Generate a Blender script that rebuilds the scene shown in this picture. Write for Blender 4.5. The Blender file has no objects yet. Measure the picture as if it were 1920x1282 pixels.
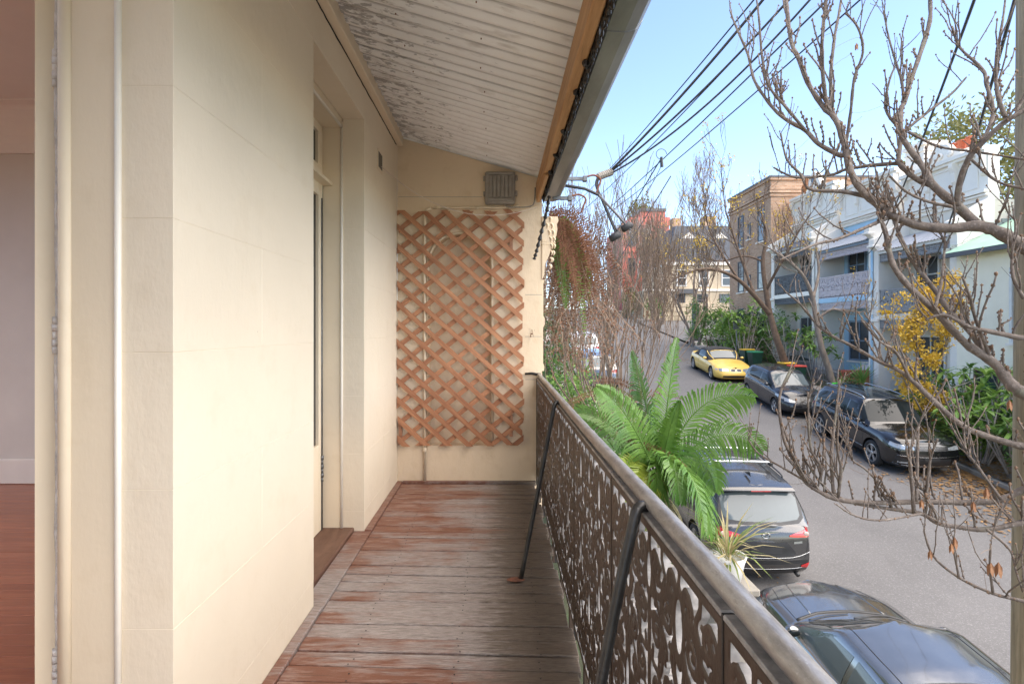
import bpy, bmesh, math, random
import numpy as np
from mathutils import Vector, Matrix
from mathutils.bvhtree import BVHTree
R = math.radians
SC = bpy.context.scene
COL = SC.collection
random.seed(7)

# ---------------------------------------------------------------- camera
F = 1040.0                                   # focal length in pixels of the 1920 px wide photograph
cam_d = bpy.data.cameras.new('camera'); cam = bpy.data.objects.new('camera', cam_d); COL.objects.link(cam)
cam_d.sensor_width = 36.0; cam_d.lens = F/1920*36
cam_d.shift_x = 25/1920; cam_d.shift_y = -23/1920
cam_d.clip_start = 0.05; cam_d.clip_end = 3000
CH = 1.4
cam.location = (0, 0, CH); cam.rotation_euler = (R(90), 0, 0)
SC.camera = cam

# ---------------------------------------------------------------- sky and sun (bright thin overcast)
SUN_EL, SUN_AZ = 54.0, 116.0                 # azimuth: compass from +Y clockwise
w = bpy.data.worlds.new('World'); SC.world = w; w.use_nodes = True
nt = w.node_tree; nt.nodes.clear()
sky = nt.nodes.new('ShaderNodeTexSky'); sky.sky_type = 'NISHITA'; sky.sun_disc = False
sky.sun_elevation = R(SUN_EL); sky.sun_rotation = R(SUN_AZ)
sky.altitude = 0; sky.air_density = 0.7; sky.dust_density = 0.4; sky.ozone_density = 1.1
bg = nt.nodes.new('ShaderNodeBackground'); bg.inputs['Strength'].default_value = 0.13
wo = nt.nodes.new('ShaderNodeOutputWorld')
nt.links.new(sky.outputs[0], bg.inputs['Color']); nt.links.new(bg.outputs[0], wo.inputs['Surface'])
sl = bpy.data.lights.new('sun', 'SUN'); sl.energy = 2.6; sl.angle = R(90); sl.color = (1, .90, .76)
so = bpy.data.objects.new('sun', sl); COL.objects.link(so)
az, el = R(SUN_AZ), R(SUN_EL)
sd = Vector((math.sin(az)*math.cos(el), math.cos(az)*math.cos(el), math.sin(el)))
so.rotation_euler = (-sd).to_track_quat('-Z', 'Y').to_euler(); so.location = sd*60
vs = SC.view_settings; vs.view_transform = 'Standard'; vs.look = 'None'; vs.exposure = 1.96; vs.gamma = 1.0
vs.use_curve_mapping = False
vs.use_white_balance = True; vs.white_balance_temperature = 6700; vs.white_balance_tint = 10   # camera balanced for a cool overcast sky
SC.cycles.max_bounces = 10; SC.cycles.diffuse_bounces = 6

# ---------------------------------------------------------------- helpers
def tag(o, label=None, cat=None, group=None, kind=None):
    if label: o['label'] = label
    if cat: o['category'] = cat
    if group: o['group'] = group
    if kind: o['kind'] = kind
    return o
def thing(name, label, cat, loc=(0, 0, 0), rot=(0, 0, 0), group=None):
    o = bpy.data.objects.new(name, None); COL.objects.link(o)
    o.location = loc; o.rotation_euler = rot; o.empty_display_size = .1
    return tag(o, label, cat, group)
def world_loc(o):
    v = Vector((0, 0, 0))
    while o is not None:
        v += o.location; o = o.parent
    return v
class MB:
    """collects faces; build() links them as one mesh object"""
    def __init__(s): s.v = []; s.f = []; s.m = []; s.mi = 0
    def add(s, vs_, fs):
        n = len(s.v); s.v += [tuple(p) for p in vs_]
        s.f += [tuple(i+n for i in f) for f in fs]; s.m += [s.mi]*len(fs); return s
    def box(s, a, b, rot=None, about=None):
        x0, y0, z0 = a; x1, y1, z1 = b
        p = [(x0,y0,z0),(x1,y0,z0),(x1,y1,z0),(x0,y1,z0),(x0,y0,z1),(x1,y0,z1),(x1,y1,z1),(x0,y1,z1)]
        if rot is not None:
            c = Vector(about) if about else Vector(((x0+x1)/2, (y0+y1)/2, (z0+z1)/2))
            p = [c + rot @ (Vector(q)-c) for q in p]
        return s.add(p, [(0,3,2,1),(4,5,6,7),(0,1,5,4),(1,2,6,5),(2,3,7,6),(3,0,4,7)])
    def cbox(s, a, b, c=.003):
        """box with chamfered edges"""
        x0, y0, z0 = a; x1, y1, z1 = b
        P = []; F_ = []
        idx = {}
        for ix, x in enumerate((x0, x1)):
            for iy, y in enumerate((y0, y1)):
                for iz, z in enumerate((z0, z1)):
                    sx, sy, sz = (c if ix == 0 else -c), (c if iy == 0 else -c), (c if iz == 0 else -c)
                    idx[ix,iy,iz,0] = len(P); P.append((x, y+sy, z+sz))
                    idx[ix,iy,iz,1] = len(P); P.append((x+sx, y, z+sz))
                    idx[ix,iy,iz,2] = len(P); P.append((x+sx, y+sy, z))
        g = lambda i, j, k, a_: idx[i, j, k, a_]
        F_ += [(g(0,0,0,0),g(0,0,1,0),g(0,1,1,0),g(0,1,0,0)), (g(1,0,0,0),g(1,1,0,0),g(1,1,1,0),g(1,0,1,0)),
               (g(0,0,0,1),g(1,0,0,1),g(1,0,1,1),g(0,0,1,1)), (g(0,1,0,1),g(0,1,1,1),g(1,1,1,1),g(1,1,0,1)),
               (g(0,0,0,2),g(0,1,0,2),g(1,1,0,2),g(1,0,0,2)), (g(0,0,1,2),g(1,0,1,2),g(1,1,1,2),g(0,1,1,2))]
        for i in (0, 1):
            for j in (0, 1):
                F_ += [(g(i,j,0,0),g(i,j,1,0),g(i,j,1,1),g(i,j,0,1)), (g(i,0,j,0),g(i,1,j,0),g(i,1,j,2),g(i,0,j,2)),
                       (g(0,i,j,1),g(1,i,j,1),g(1,i,j,2),g(0,i,j,2))]
                for k in (0, 1): F_.append((g(i,j,k,0), g(i,j,k,1), g(i,j,k,2)))
        return s.add(P, F_)
    def tube(s, pts, rad, n=6, cap=True):
        pts = [Vector(p) for p in pts]
        if not hasattr(rad, '__len__'): rad = [rad]*len(pts)
        rings = []; ref = None
        for i, p in enumerate(pts):
            d = (pts[min(i+1, len(pts)-1)] - pts[max(i-1, 0)])
            if d.length < 1e-9: d = Vector((0, 0, 1))
            d.normalize()
            if ref is None:
                ref = d.orthogonal().normalized()
            else:
                ref = ref - d*ref.dot(d)
                ref = ref.normalized() if ref.length > 1e-6 else d.orthogonal().normalized()
            b = d.cross(ref)
            rings.append([p + (ref*math.cos(2*math.pi*k/n) + b*math.sin(2*math.pi*k/n))*rad[i] for k in range(n)])
        V = [q for r in rings for q in r]; Fc = []
        for i in range(len(pts)-1):
            for k in range(n):
                a, b_ = i*n+k, i*n+(k+1) % n
                Fc.append((a, b_, b_+n, a+n))
        if cap:
            Fc.append(tuple(range(n-1, -1, -1))); Fc.append(tuple((len(pts)-1)*n+k for k in range(n)))
        return s.add(V, Fc)
    def prism(s, poly, fn, d0, d1):
        """poly of 2-D points; fn(a, b, d) -> 3-D point; extruded from d0 to d1"""
        n = len(poly)
        V = [fn(a, b, d0) for a, b in poly] + [fn(a, b, d1) for a, b in poly]
        Fc = [tuple(range(n-1, -1, -1)), tuple(range(n, 2*n))]
        Fc += [(i, (i+1) % n, n+(i+1) % n, n+i) for i in range(n)]
        return s.add(V, Fc)
    def grid(s, P, closed_u=False):
        """P[i][j] points"""
        nu, nv = len(P), len(P[0])
        V = [q for r in P for q in r]; Fc = []
        for i in range(nu if closed_u else nu-1):
            for j in range(nv-1):
                i2 = (i+1) % nu
                Fc.append((i*nv+j, i2*nv+j, i2*nv+j+1, i*nv+j+1))
        return s.add(V, Fc)
    def lathe(s, prof, axis_fn, n=20):
        """prof list of (r, h); axis_fn(x, y, h)->point"""
        P = [[axis_fn(r*math.cos(2*math.pi*k/n), r*math.sin(2*math.pi*k/n), h) for r, h in prof] for k in range(n)]
        return s.grid(P, True)
    def blob(s, c, r, n=6, m=4, jit=0):
        c = Vector(c)
        rx, ry, rz = r if hasattr(r, '__len__') else (r, r, r)
        P = []
        for i in range(n):
            row = []
            for j in range(m+1):
                a, b = 2*math.pi*i/n, math.pi*j/m
                k = 1 + random.uniform(-jit, jit)
                row.append(c + Vector((rx*math.cos(a)*math.sin(b)*k, ry*math.sin(a)*math.sin(b)*k, rz*math.cos(b))))
            P.append(row)
        return s.grid(P, True)
    def build(s, name, mat, parent=None, smooth=False, local=False, fix=False, weld=False):
        me = bpy.data.meshes.new(name)
        vv = s.v
        if parent is not None and not local:
            o_ = world_loc(parent); vv = [(p[0]-o_.x, p[1]-o_.y, p[2]-o_.z) for p in vv]
        me.from_pydata(vv, [], s.f)
        for m_ in (mat if isinstance(mat, (list, tuple)) else [mat]): me.materials.append(m_)
        if isinstance(mat, (list, tuple)): me.polygons.foreach_set('material_index', s.m)
        if fix or weld:
            bm = bmesh.new(); bm.from_mesh(me)
            if weld: bmesh.ops.remove_doubles(bm, verts=bm.verts, dist=1e-5)
            bmesh.ops.recalc_face_normals(bm, faces=bm.faces); bm.to_mesh(me); bm.free()
        if smooth: me.polygons.foreach_set('use_smooth', [True]*len(me.polygons))
        me.update()
        o = bpy.data.objects.new(name, me); COL.objects.link(o)
        if parent is not None: o.parent = parent
        return o
def inst(name, me, parent=None, loc=(0, 0, 0), rot=(0, 0, 0), scale=(1, 1, 1)):
    o = bpy.data.objects.new(name, me); COL.objects.link(o)
    o.parent = parent; o.location = loc; o.rotation_euler = rot; o.scale = scale
    return o
def copy_tree(o, parent=None):
    c = o.copy(); COL.objects.link(c); c.parent = parent
    for ch in list(o.children): copy_tree(ch, c)
    return c
def at(px, py, Y):
    """the point at distance Y that the photograph shows at (px, py)"""
    return Vector(((px-935)/F*Y, Y, CH-(py-618)/F*Y))
def lerp(a, b, t): return a+(b-a)*t
def interp(x, xs, ys): return float(np.interp(x, xs, ys))
def spline(pts, n=6):
    """Catmull-Rom through points of any dimension"""
    P = [np.array(p, float) for p in pts]; out = []
    for i in range(len(P)-1):
        p0, p1, p2, p3 = P[max(i-1, 0)], P[i], P[i+1], P[min(i+2, len(P)-1)]
        for k in range(n):
            t = k/n
            out.append(.5*((2*p1)+(-p0+p2)*t+(2*p0-5*p1+4*p2-p3)*t*t+(-p0+3*p1-3*p2+p3)*t**3))
    out.append(P[-1]); return out

def marching(field, x0, y0, dx, dy, thick, fn, relief=0.0):
    """extrudes the region field>0 (array [ny][nx]) into a plate; fn(x, y, d) -> point"""
    ny, nx = field.shape
    mb = MB(); vid = {}
    def vert(key, x, y):
        if key not in vid:
            vid[key] = len(mb.v)//2
            mb.v.append(fn(x, y, -min(relief, .75*float(field[key[2], key[1]])) if key[0] == 'c' else 0)); mb.v.append(fn(x, y, thick))
        return vid[key]
    ins = field > 0
    for j in range(ny-1):
        for i in range(nx-1):
            c = ((i, j), (i+1, j), (i+1, j+1), (i, j+1))
            b = [ins[q[1], q[0]] for q in c]
            if not any(b): continue
            poly = []; cross = []
            for k in range(4):
                a, d = c[k], c[(k+1) % 4]
                if b[k]: poly.append(vert(('c',)+a, x0+a[0]*dx, y0+a[1]*dy))
                if b[k] != b[(k+1) % 4]:
                    fa, fd = field[a[1], a[0]], field[d[1], d[0]]
                    t = fa/(fa-fd); t = min(max(t, .03), .97)
                    lo, hi = min(a, d), max(a, d)
                    v = vert(('e', lo, hi), x0+(a[0]+(d[0]-a[0])*t)*dx, y0+(a[1]+(d[1]-a[1])*t)*dy)
                    poly.append(v); cross.append((v, b[k]))
            mb.f.append(tuple(2*q for q in reversed(poly))); mb.f.append(tuple(2*q+1 for q in poly))
            for k in range(len(cross)):
                if cross[k][1]:
                    p, q = cross[k][0], cross[(k+1) % len(cross)][0]
                    mb.f.append((2*p, 2*q, 2*q+1, 2*p+1))
    mb.m = [0]*len(mb.f)
    return mb
# ---------------------------------------------------------------- materials
class NT:
    def __init__(s, name):
        s.mat = bpy.data.materials.new(name); s.mat.use_nodes = True
        s.t = s.mat.node_tree; s.b = s.t.nodes['Principled BSDF']; s.out = s.t.nodes['Material Output']
        s.tc = s.t.nodes.new('ShaderNodeTexCoord')
    def n(s, ty, **kw):
        o = s.t.nodes.new(ty)
        for k, v in kw.items(): setattr(o, k, v)
        return o
    def link(s, a, b): s.t.links.new(a, b)
    def geo(s): return s.n('ShaderNodeNewGeometry').outputs['Position']
    def mapping(s, scale, src=None):
        m = s.n('ShaderNodeMapping'); m.inputs['Scale'].default_value = scale if hasattr(scale, '__len__') else (scale,)*3
        s.link(src if src is not None else s.tc.outputs['Object'], m.inputs['Vector']); return m.outputs[0]
    def noise(s, scale=5, detail=4, rough=.55, vec=None, dist=0):
        o = s.n('ShaderNodeTexNoise'); o.inputs['Scale'].default_value = scale; o.inputs['Detail'].default_value = detail
        o.inputs['Roughness'].default_value = rough; o.inputs['Distortion'].default_value = dist
        s.link(vec if vec is not None else s.tc.outputs['Object'], o.inputs['Vector']); return o.outputs['Fac']
    def ramp(s, fac, stops):
        o = s.n('ShaderNodeValToRGB'); e = o.color_ramp.elements
        while len(e) < len(stops): e.new(.5)
        for i, (p, c) in enumerate(stops):
            e[i].position = p; e[i].color = (c, c, c, 1) if not hasattr(c, '__len__') else (*c[:3], 1)
        s.link(fac, o.inputs[0]); return o.outputs[0]
    def mix(s, fac, a, b, mode='MIX'):
        o = s.n('ShaderNodeMix', data_type='RGBA', blend_type=mode)
        for sock, v in ((o.inputs[0], fac), (o.inputs[6], a), (o.inputs[7], b)):
            if hasattr(v, 'is_linked'): s.link(v, sock)
            elif hasattr(v, '__len__'): sock.default_value = (*v[:3], 1)
            else: sock.default_value = v
        return o.outputs[2]
    def math(s, op, a, b=0.0):
        o = s.n('ShaderNodeMath', operation=op)
        for i, v in enumerate((a, b)):
            if hasattr(v, 'is_linked'): s.link(v, o.inputs[i])
            else: o.inputs[i].default_value = v
        return o.outputs[0]
    def bump(s, h, strength=.2, dist=.01, prev=None):
        o = s.n('ShaderNodeBump'); o.inputs['Strength'].default_value = strength; o.inputs['Distance'].default_value = dist
        s.link(h, o.inputs['Height'])
        if prev is not None: s.link(prev, o.inputs['Normal'])
        return o.outputs[0]
    def set(s, **kw):
        for k, v in kw.items():
            i = s.b.inputs[k]
            if hasattr(v, 'is_linked'): s.link(v, i)
            elif hasattr(v, '__len__'): i.default_value = (*v[:3], 1) if len(v) == 3 and i.type == 'RGBA' else v
            else: i.default_value = v
        return s.mat
def sc(c, k): return tuple(min(1, x*k) for x in c)
_M = {}
def pm(name, col, rough=.6, metal=0.0, var=.15, vs_=3.0, bump=.15, bs=40.0, bd=.004, coat=0.0, spec=.5, stretch=None, col2=None, world=False):
    """painted / plain surface with colour drift and fine relief"""
    if name in _M: return _M[name]
    t = NT(name)
    src = t.geo() if world else t.tc.outputs['Object']
    vec = t.mapping(stretch, src) if stretch else src
    f = t.noise(vs_, 5, .6, vec)
    t.set(**{'Base Color': t.mix(t.ramp(f, [(.3, 0), (.7, 1)]), sc(col, 1-var), col2 if col2 else sc(col, 1+var))})
    t.set(Roughness=rough, Metallic=metal)
    t.b.inputs['Specular IOR Level'].default_value = spec
    if coat: t.set(**{'Coat Weight': coat, 'Coat Roughness': .03})
    if bump: t.set(Normal=t.bump(t.noise(bs, 4, .6, vec), bump, bd))
    _M[name] = t.mat; return t.mat
def leafmat(name, col, col2, rough=.5, trans=.35, vs_=2.5):
    if name in _M: return _M[name]
    t = NT(name)
    oi = t.n('ShaderNodeObjectInfo')
    f = t.noise(vs_, 3, .6, t.geo())
    f2 = t.noise(37, 2, .6, t.geo())
    c = t.mix(t.ramp(f, [(.32, 0), (.68, 1)]), col, col2)
    c = t.mix(t.ramp(f2, [(.3, 0), (.75, 1)]), sc(c if isinstance(c, tuple) else col, .7), c) if False else c
    c = t.mix(t.math('MULTIPLY', f2, .7), c, sc(col, .45))
    t.set(**{'Base Color': c, 'Roughness': rough})
    tr = t.n('ShaderNodeBsdfTranslucent'); t.link(c, tr.inputs[0])
    mx = t.n('ShaderNodeMixShader'); mx.inputs[0].default_value = trans
    t.link(t.b.outputs[0], mx.inputs[1]); t.link(tr.outputs[0], mx.inputs[2]); t.link(mx.outputs[0], t.out.inputs[0])
    _M[name] = t.mat; return t.mat

def plaster(name, col, brush=1.0, bstr=.55, stain=.16):
    t = NT(name); g = t.geo()
    big = t.noise(.9, 4, .55, g); mid = t.noise(7, 5, .6, g)
    fine = t.noise(70, 4, .6, t.mapping((1, 1, .35), g))
    lump = t.noise(18, 3, .5, g)
    c = t.mix(t.ramp(big, [(.3, 0), (.72, 1)]), sc(col, .93), sc(col, 1.05))
    c = t.mix(t.math('MULTIPLY', t.ramp(mid, [(.55, 0), (.8, 1)]), stain), c, (col[0]*.72, col[1]*.64, col[2]*.5))
    spk = t.n('ShaderNodeTexVoronoi'); spk.inputs['Scale'].default_value = 9; t.link(g, spk.inputs['Vector'])
    sp = t.ramp(spk.outputs['Distance'], [(.0, 1), (.035, 0)])
    c = t.mix(t.math('MULTIPLY', sp, t.ramp(mid, [(.52, 0), (.6, .8)])), c, (.2, .15, .1))
    n1 = t.bump(lump, bstr*.6, .006); n2 = t.bump(fine, bstr, .0022, n1)
    return t.set(**{'Base Color': c, 'Roughness': .55, 'Normal': n2})
CREAM = (.74, .64, .495)
m_plaster = plaster('cream_render', CREAM)
m_plaster_end = plaster('cream_render_stained', (.74, .595, .42), stain=.45, bstr=.8)
m_paint = plaster('cream_gloss_timber', (.74, .63, .47), bstr=.3, stain=.25)
m_trim_white = pm('white_trim_paint', (.8, .75, .66), .4, var=.06, bump=.2, bs=60)
m_caulk = pm('cracked_white_paint', (.74, .71, .68), .6, var=.2, vs_=30, bump=1, bs=50, bd=.01)
m_dark = pm('dark_gap', (.012, .011, .01), .8, var=.2, bump=0)
m_roomwall = pm('room_wall_paint', (.56, .52, .50), .7, var=.04, bump=.1, bs=30)
m_roomceil = pm('room_ceiling_paint', (.72, .66, .64), .7, var=.03, bump=.1, bs=30)
m_skirt = pm('room_white_gloss', (.68, .64, .62), .35, var=.04, bump=.1, bs=30)

def board_paint():
    """verandah boards: red oxide paint by the wall, worn to grey in the walkway, dark weathered timber at the open edge"""
    t = NT('weathered_verandah_boards'); g = t.geo()
    sep = t.n('ShaderNodeSeparateXYZ'); t.link(g, sep.inputs[0]); X, Y = sep.outputs[0], sep.outputs[1]
    oi = t.n('ShaderNodeObjectInfo'); rnd = oi.outputs['Random']
    cmb = t.n('ShaderNodeCombineXYZ'); t.link(t.math('MULTIPLY', rnd, 9.0), cmb.inputs[0]); t.link(t.math('MULTIPLY', rnd, 5.0), cmb.inputs[2])
    va = t.n('ShaderNodeVectorMath', operation='ADD'); t.link(g, va.inputs[0]); t.link(cmb.outputs[0], va.inputs[1]); g0 = g; g = va.outputs[0]
    gr = t.noise(3.2, 6, .65, t.mapping((1.6, 26, 26), g), .25)
    gr2 = t.noise(6, 7, .75, t.mapping((3.2, 85, 85), g))
    pat = t.noise(2.3, 6, .7, t.mapping((1, 2.2, 1), g0), .4)
    pat2 = t.noise(6, 6, .72, t.mapping((1.1, 6, 1), g), .3)
    # wear rises away from the wall, strongest in the middle of the walkway near the far door
    wx = t.n('ShaderNodeMapRange'); t.link(X, wx.inputs[0])
    for i, v in ((1, -.93), (2, -.02), (3, .02), (4, .50)): wx.inputs[i].default_value = v
    dy = t.math('ABSOLUTE', t.math('SUBTRACT', Y, 2.98))
    wy = t.n('ShaderNodeMapRange'); t.link(dy, wy.inputs[0])
    for i, v in ((1, .25), (2, .75), (3, .42), (4, 0.0)): wy.inputs[i].default_value = v
    wear = t.math('ADD', t.math('ADD', wx.outputs[0], wy.outputs[0]), t.math('MULTIPLY', t.math('SUBTRACT', pat, .5), 1.5))
    wear = t.math('ADD', wear, t.math('MULTIPLY', t.math('SUBTRACT', gr, .5), .9))
    wear = t.math('ADD', wear, t.math('MULTIPLY', t.math('SUBTRACT', rnd, .5), .35))
    wm = t.ramp(wear, [(.22, 0), (.42, .6), (.62, 1)])
    red = t.mix(gr2, (.12, .042, .025), (.24, .105, .066))
    red = t.mix(t.math('MULTIPLY', t.ramp(pat2, [(.5, 0), (.68, 1)]), .6), red, (.40, .30, .26))
    grey = t.mix(t.ramp(gr2, [(.36, 0), (.62, 1)]), (.115, .09, .078), (.44, .385, .36))
    c = t.mix(wm, red, grey)
    ex = t.n('ShaderNodeMapRange'); t.link(X, ex.inputs[0])
    for i, v in ((1, -.3), (2, .16), (3, -.1), (4, 1.05)): ex.inputs[i].default_value = v
    exf = t.math('ADD', ex.outputs[0], t.math('MULTIPLY', t.math('SUBTRACT', pat2, .5), 1.7))
    exf = t.math('ADD', exf, t.math('MULTIPLY', t.math('SUBTRACT', gr, .5), .9))
    old = t.mix(t.ramp(gr2, [(.33, 0), (.7, 1)]), (.028, .021, .015), (.25, .195, .15))
    c = t.mix(t.math('MULTIPLY', t.ramp(exf, [(.35, 0), (.75, 1)]), .93), c, old)
    crk = t.ramp(t.noise(5, 4, .6, t.mapping((.9, 40, 40), g), .3), [(.33, 1), (.39, 0)])
    c = t.mix(t.math('MULTIPLY', crk, .75), c, (.03, .02, .015))
    n1 = t.bump(gr2, .5, .004); n2 = t.bump(crk, -.6, .004, n1)
    return t.set(**{'Base Color': c, 'Roughness': t.ramp(wm, [(0, .42), (1, .62)]), 'Normal': n2})
m_boards = board_paint()
def wood(name, c1, c2, stretch, rough=.55, knots=False):
    t = NT(name); g = t.tc.outputs['Object']
    oi = t.n('ShaderNodeObjectInfo')
    add = t.n('ShaderNodeVectorMath', operation='ADD'); t.link(g, add.inputs[0])
    cmb = t.n('ShaderNodeCombineXYZ'); mul = t.math('MULTIPLY', oi.outputs['Random'], 37.0)
    for i in range(3): t.link(mul, cmb.inputs[i])
    t.link(cmb.outputs[0], add.inputs[1])
    v = t.mapping(stretch, add.outputs[0])
    a = t.noise(2.2, 6, .62, v, .5); b = t.noise(7, 5, .6, v)
    c = t.mix(t.ramp(a, [(.3, 0), (.7, 1)]), c1, c2)
    c = t.mix(t.math('MULTIPLY', oi.outputs['Random'], .45), c, sc(c1, .8))
    c = t.mix(t.math('MULTIPLY', t.ramp(b, [(.58, 0), (.75, 1)]), .55), c, sc(c1, .4))
    return t.set(**{'Base Color': c, 'Roughness': rough, 'Normal': t.bump(b, .35, .003)})
m_slat = wood('lattice_treated_pine', (.27, .115, .058), (.50, .26, .15), (7, 7, 7))
m_beam = wood('raw_timber_beam', (.34, .17, .065), (.55, .32, .15), (16, .9, 16))
m_roomfloor = wood('jarrah_floor', (.24, .070, .034), (.40, .14, .07), (1.2, 14, 14), .3)
m_sill = wood('brown_door_sill', (.09, .04, .025), (.17, .09, .06), (10, 2, 10), .5)
def iron_roof():
    t = NT('flaking_painted_iron'); g = t.geo()
    a = t.noise(1.6, 5, .6, g); b = t.noise(26, 5, .68, t.mapping((.35, 1.6, 1), g)); d = t.noise(4, 4, .6, t.mapping((.7, 3, 1), g))
    sep = t.n('ShaderNodeSeparateXYZ'); t.link(g, sep.inputs[0])
    c = t.mix(t.ramp(a, [(.3, 0), (.7, 1)]), (.76, .76, .745), (.86, .86, .845))
    mr = t.n('ShaderNodeMapRange'); t.link(sep.outputs[0], mr.inputs[0])
    for i, v in ((1, -.9), (2, -.1), (3, .12), (4, -.05)): mr.inputs[i].default_value = v
    fl = t.ramp(t.math('ADD', b, mr.outputs[0]), [(.60, 0), (.66, 1)])
    c = t.mix(t.math('MULTIPLY', fl, .75), c, (.27, .26, .25))
    c = t.mix(t.math('MULTIPLY', t.ramp(d, [(.58, 0), (.75, 1)]), .5), c, (.30, .24, .18))
    # groove shading painted in as broken dark lines, with pale lines between
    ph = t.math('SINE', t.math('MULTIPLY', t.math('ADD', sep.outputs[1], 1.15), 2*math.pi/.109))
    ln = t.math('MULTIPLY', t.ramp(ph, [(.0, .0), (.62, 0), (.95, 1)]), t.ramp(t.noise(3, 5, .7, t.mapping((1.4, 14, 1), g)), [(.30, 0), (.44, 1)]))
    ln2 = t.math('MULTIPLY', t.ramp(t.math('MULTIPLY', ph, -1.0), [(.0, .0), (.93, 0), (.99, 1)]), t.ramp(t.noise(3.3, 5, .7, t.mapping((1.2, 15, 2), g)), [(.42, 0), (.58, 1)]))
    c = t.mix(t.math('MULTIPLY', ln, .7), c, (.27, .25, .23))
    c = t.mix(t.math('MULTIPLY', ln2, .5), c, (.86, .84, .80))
    return t.set(**{'Base Color': c, 'Roughness': .5, 'Normal': t.bump(b, .5, .003)})
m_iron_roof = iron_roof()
m_zinc = pm('dull_zinc_gutter', (.30, .31, .32), .42, .55, .25, 5, .15, 60, stretch=(1, .35, 1))
m_zinc_lip = pm('pale_zinc_gutter_lip', (.55, .56, .57), .4, .4, .15, 6, .1, 60)
def rail_paint():
    t = NT('worn_silver_rail'); g = t.geo()
    a = t.noise(30, 5, .7, t.mapping((1, .3, 1), g)); b = t.noise(110, 4, .7, g)
    c = t.mix(t.ramp(a, [(.35, 0), (.62, 1)]), (.19, .18, .175), (.36, .35, .34))
    c = t.mix(t.math('MULTIPLY', t.ramp(b, [(.60, 0), (.70, 1)]), .4), c, (.62, .61, .60))
    c = t.mix(t.math('MULTIPLY', t.ramp(a, [(.62, 0), (.72, 1)]), .8), c, (.10, .075, .06))
    return t.set(**{'Base Color': c, 'Roughness': .34, 'Metallic': .45, 'Normal': t.bump(a, .35, .005, t.bump(b, .2, .002))})
m_rail = rail_paint()
m_iron = pm('brown_painted_cast_iron', (.046, .029, .020), .42, .0, .28, 9, .35, 60, .004)
m_iron_edge = pm('pale_flange_and_lit_edge', (.26, .25, .245), .5, .0, .4, 30, .3, 60)  # sky light on hole edges painted in as pale colour; flange shares it
m_black = pm('black_painted_iron', (.022, .021, .02), .4, .1, .4, 15, .4, 70)
m_rust = pm('rusty_foot_plate', (.19, .075, .045), .75, .0, .35, 40, .5, 90)
m_cable = pm('black_cable', (.03, .031, .034), .55, 0, .3, 20, 0)
m_cablegrey = pm('weathered_grey_cable', (.13, .13, .14), .6, 0, .25, 20, 0)
m_galv = pm('galvanised_bracket', (.15, .155, .16), .5, .6, .3, 25, .3, 80)
m_fixture = pm('aged_grey_plastic', (.27, .245, .21), .55, 0, .2, 12, .2, 60)
m_pipe = pm('cream_painted_pipe', (.72, .6, .44), .4, 0, .12, 10, .2, 40)
def asphalt():
    t = NT('worn_asphalt'); g = t.geo()
    a = t.noise(.35, 5, .6, g); b = t.noise(34, 4, .85, g); d = t.noise(2.2, 5, .65, t.mapping((1, .3, 1), g))
    v = t.n('ShaderNodeTexVoronoi'); v.inputs['Scale'].default_value = 75; t.link(g, v.inputs['Vector'])
    c = t.mix(t.ramp(a, [(.3, 0), (.7, 1)]), (.092, .088, .086), (.128, .122, .119))
    c = t.mix(t.math('MULTIPLY', t.ramp(b, [(.52, 0), (.66, 1)]), .6), c, (.26, .25, .245))
    c = t.mix(t.math('MULTIPLY', t.ramp(v.outputs['Distance'], [(.2, 1), (.42, 0)]), .35), c, (.05, .048, .047))
    c = t.mix(t.math('MULTIPLY', t.ramp(d, [(.55, 0), (.75, 1)]), .3), c, (.07, .067, .065))
    return t.set(**{'Base Color': c, 'Roughness': .8, 'Normal': t.bump(b, .35, .008)})
m_asphalt = asphalt()
m_concrete = pm('footpath_concrete', (.30, .275, .25), .85, 0, .22, 1.2, .3, 50, world=True)
m_kerb = pm('sandstone_kerb', (.27, .245, .21), .85, 0, .3, 2.5, .4, 30, world=True)
m_soil = pm('garden_soil', (.075, .055, .035), .95, 0, .4, 2.0, .6, 20, .02, world=True, col2=(.05, .075, .028))
m_hill = pm('hill_cover', (.07, .075, .045), .95, 0, .4, .2, .4, 2, .1, world=True)
m_litter = leafmat('fallen_leaves', (.34, .17, .06), (.46, .28, .11), .8, .1, 9)
# ================================================================ the house and its verandah
WX = -.934                                  # outer face of the front wall
house = thing('terrace_house', 'cream rendered house front with scored block joints and two doorways', 'house', (WX, 3.0, 0))
REV = .15
def wall_core(name, y0, y1, z0, z1):
    return MB().box((WX-.288, y0, z0), (WX-.004-REV, y1, z1)).build(name, m_plaster, house)
# scored blocks: each a piece of its own, with a shallow joint round it
JZ = [-.02, .14, .54, .94, 1.335, 1.72, 2.10, 2.49, 2.86, 3.22, 3.6, 4.0, 4.4]
def blocks(y0, y1, cuts_even, cuts_odd, zlo=-.02, zhi=4.4):
    for i in range(len(JZ)-1):
        if JZ[i] < zlo-.01 or JZ[i+1] > zhi+.01: continue
        ys = [y0] + [c for c in (cuts_even if i % 2 == 0 else cuts_odd) if y0 < c < y1] + [y1]
        for a, b in zip(ys[:-1], ys[1:]):
            j = random.uniform(-.0006, .0006)
            MB().cbox((WX-REV, a, JZ[i]), (WX+j, b, JZ[i+1]), .0011).build('wall_block', m_plaster, house)
blocks(1.594, 2.80, [2.19], [])
blocks(3.853, 5.112, [], [4.5])
blocks(-2.2, .55, [-.4, -1.3], [.0, -.9])
blocks(.55, 1.594, [], [], 2.80); blocks(2.80, 3.853, [], [], 2.80)
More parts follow.
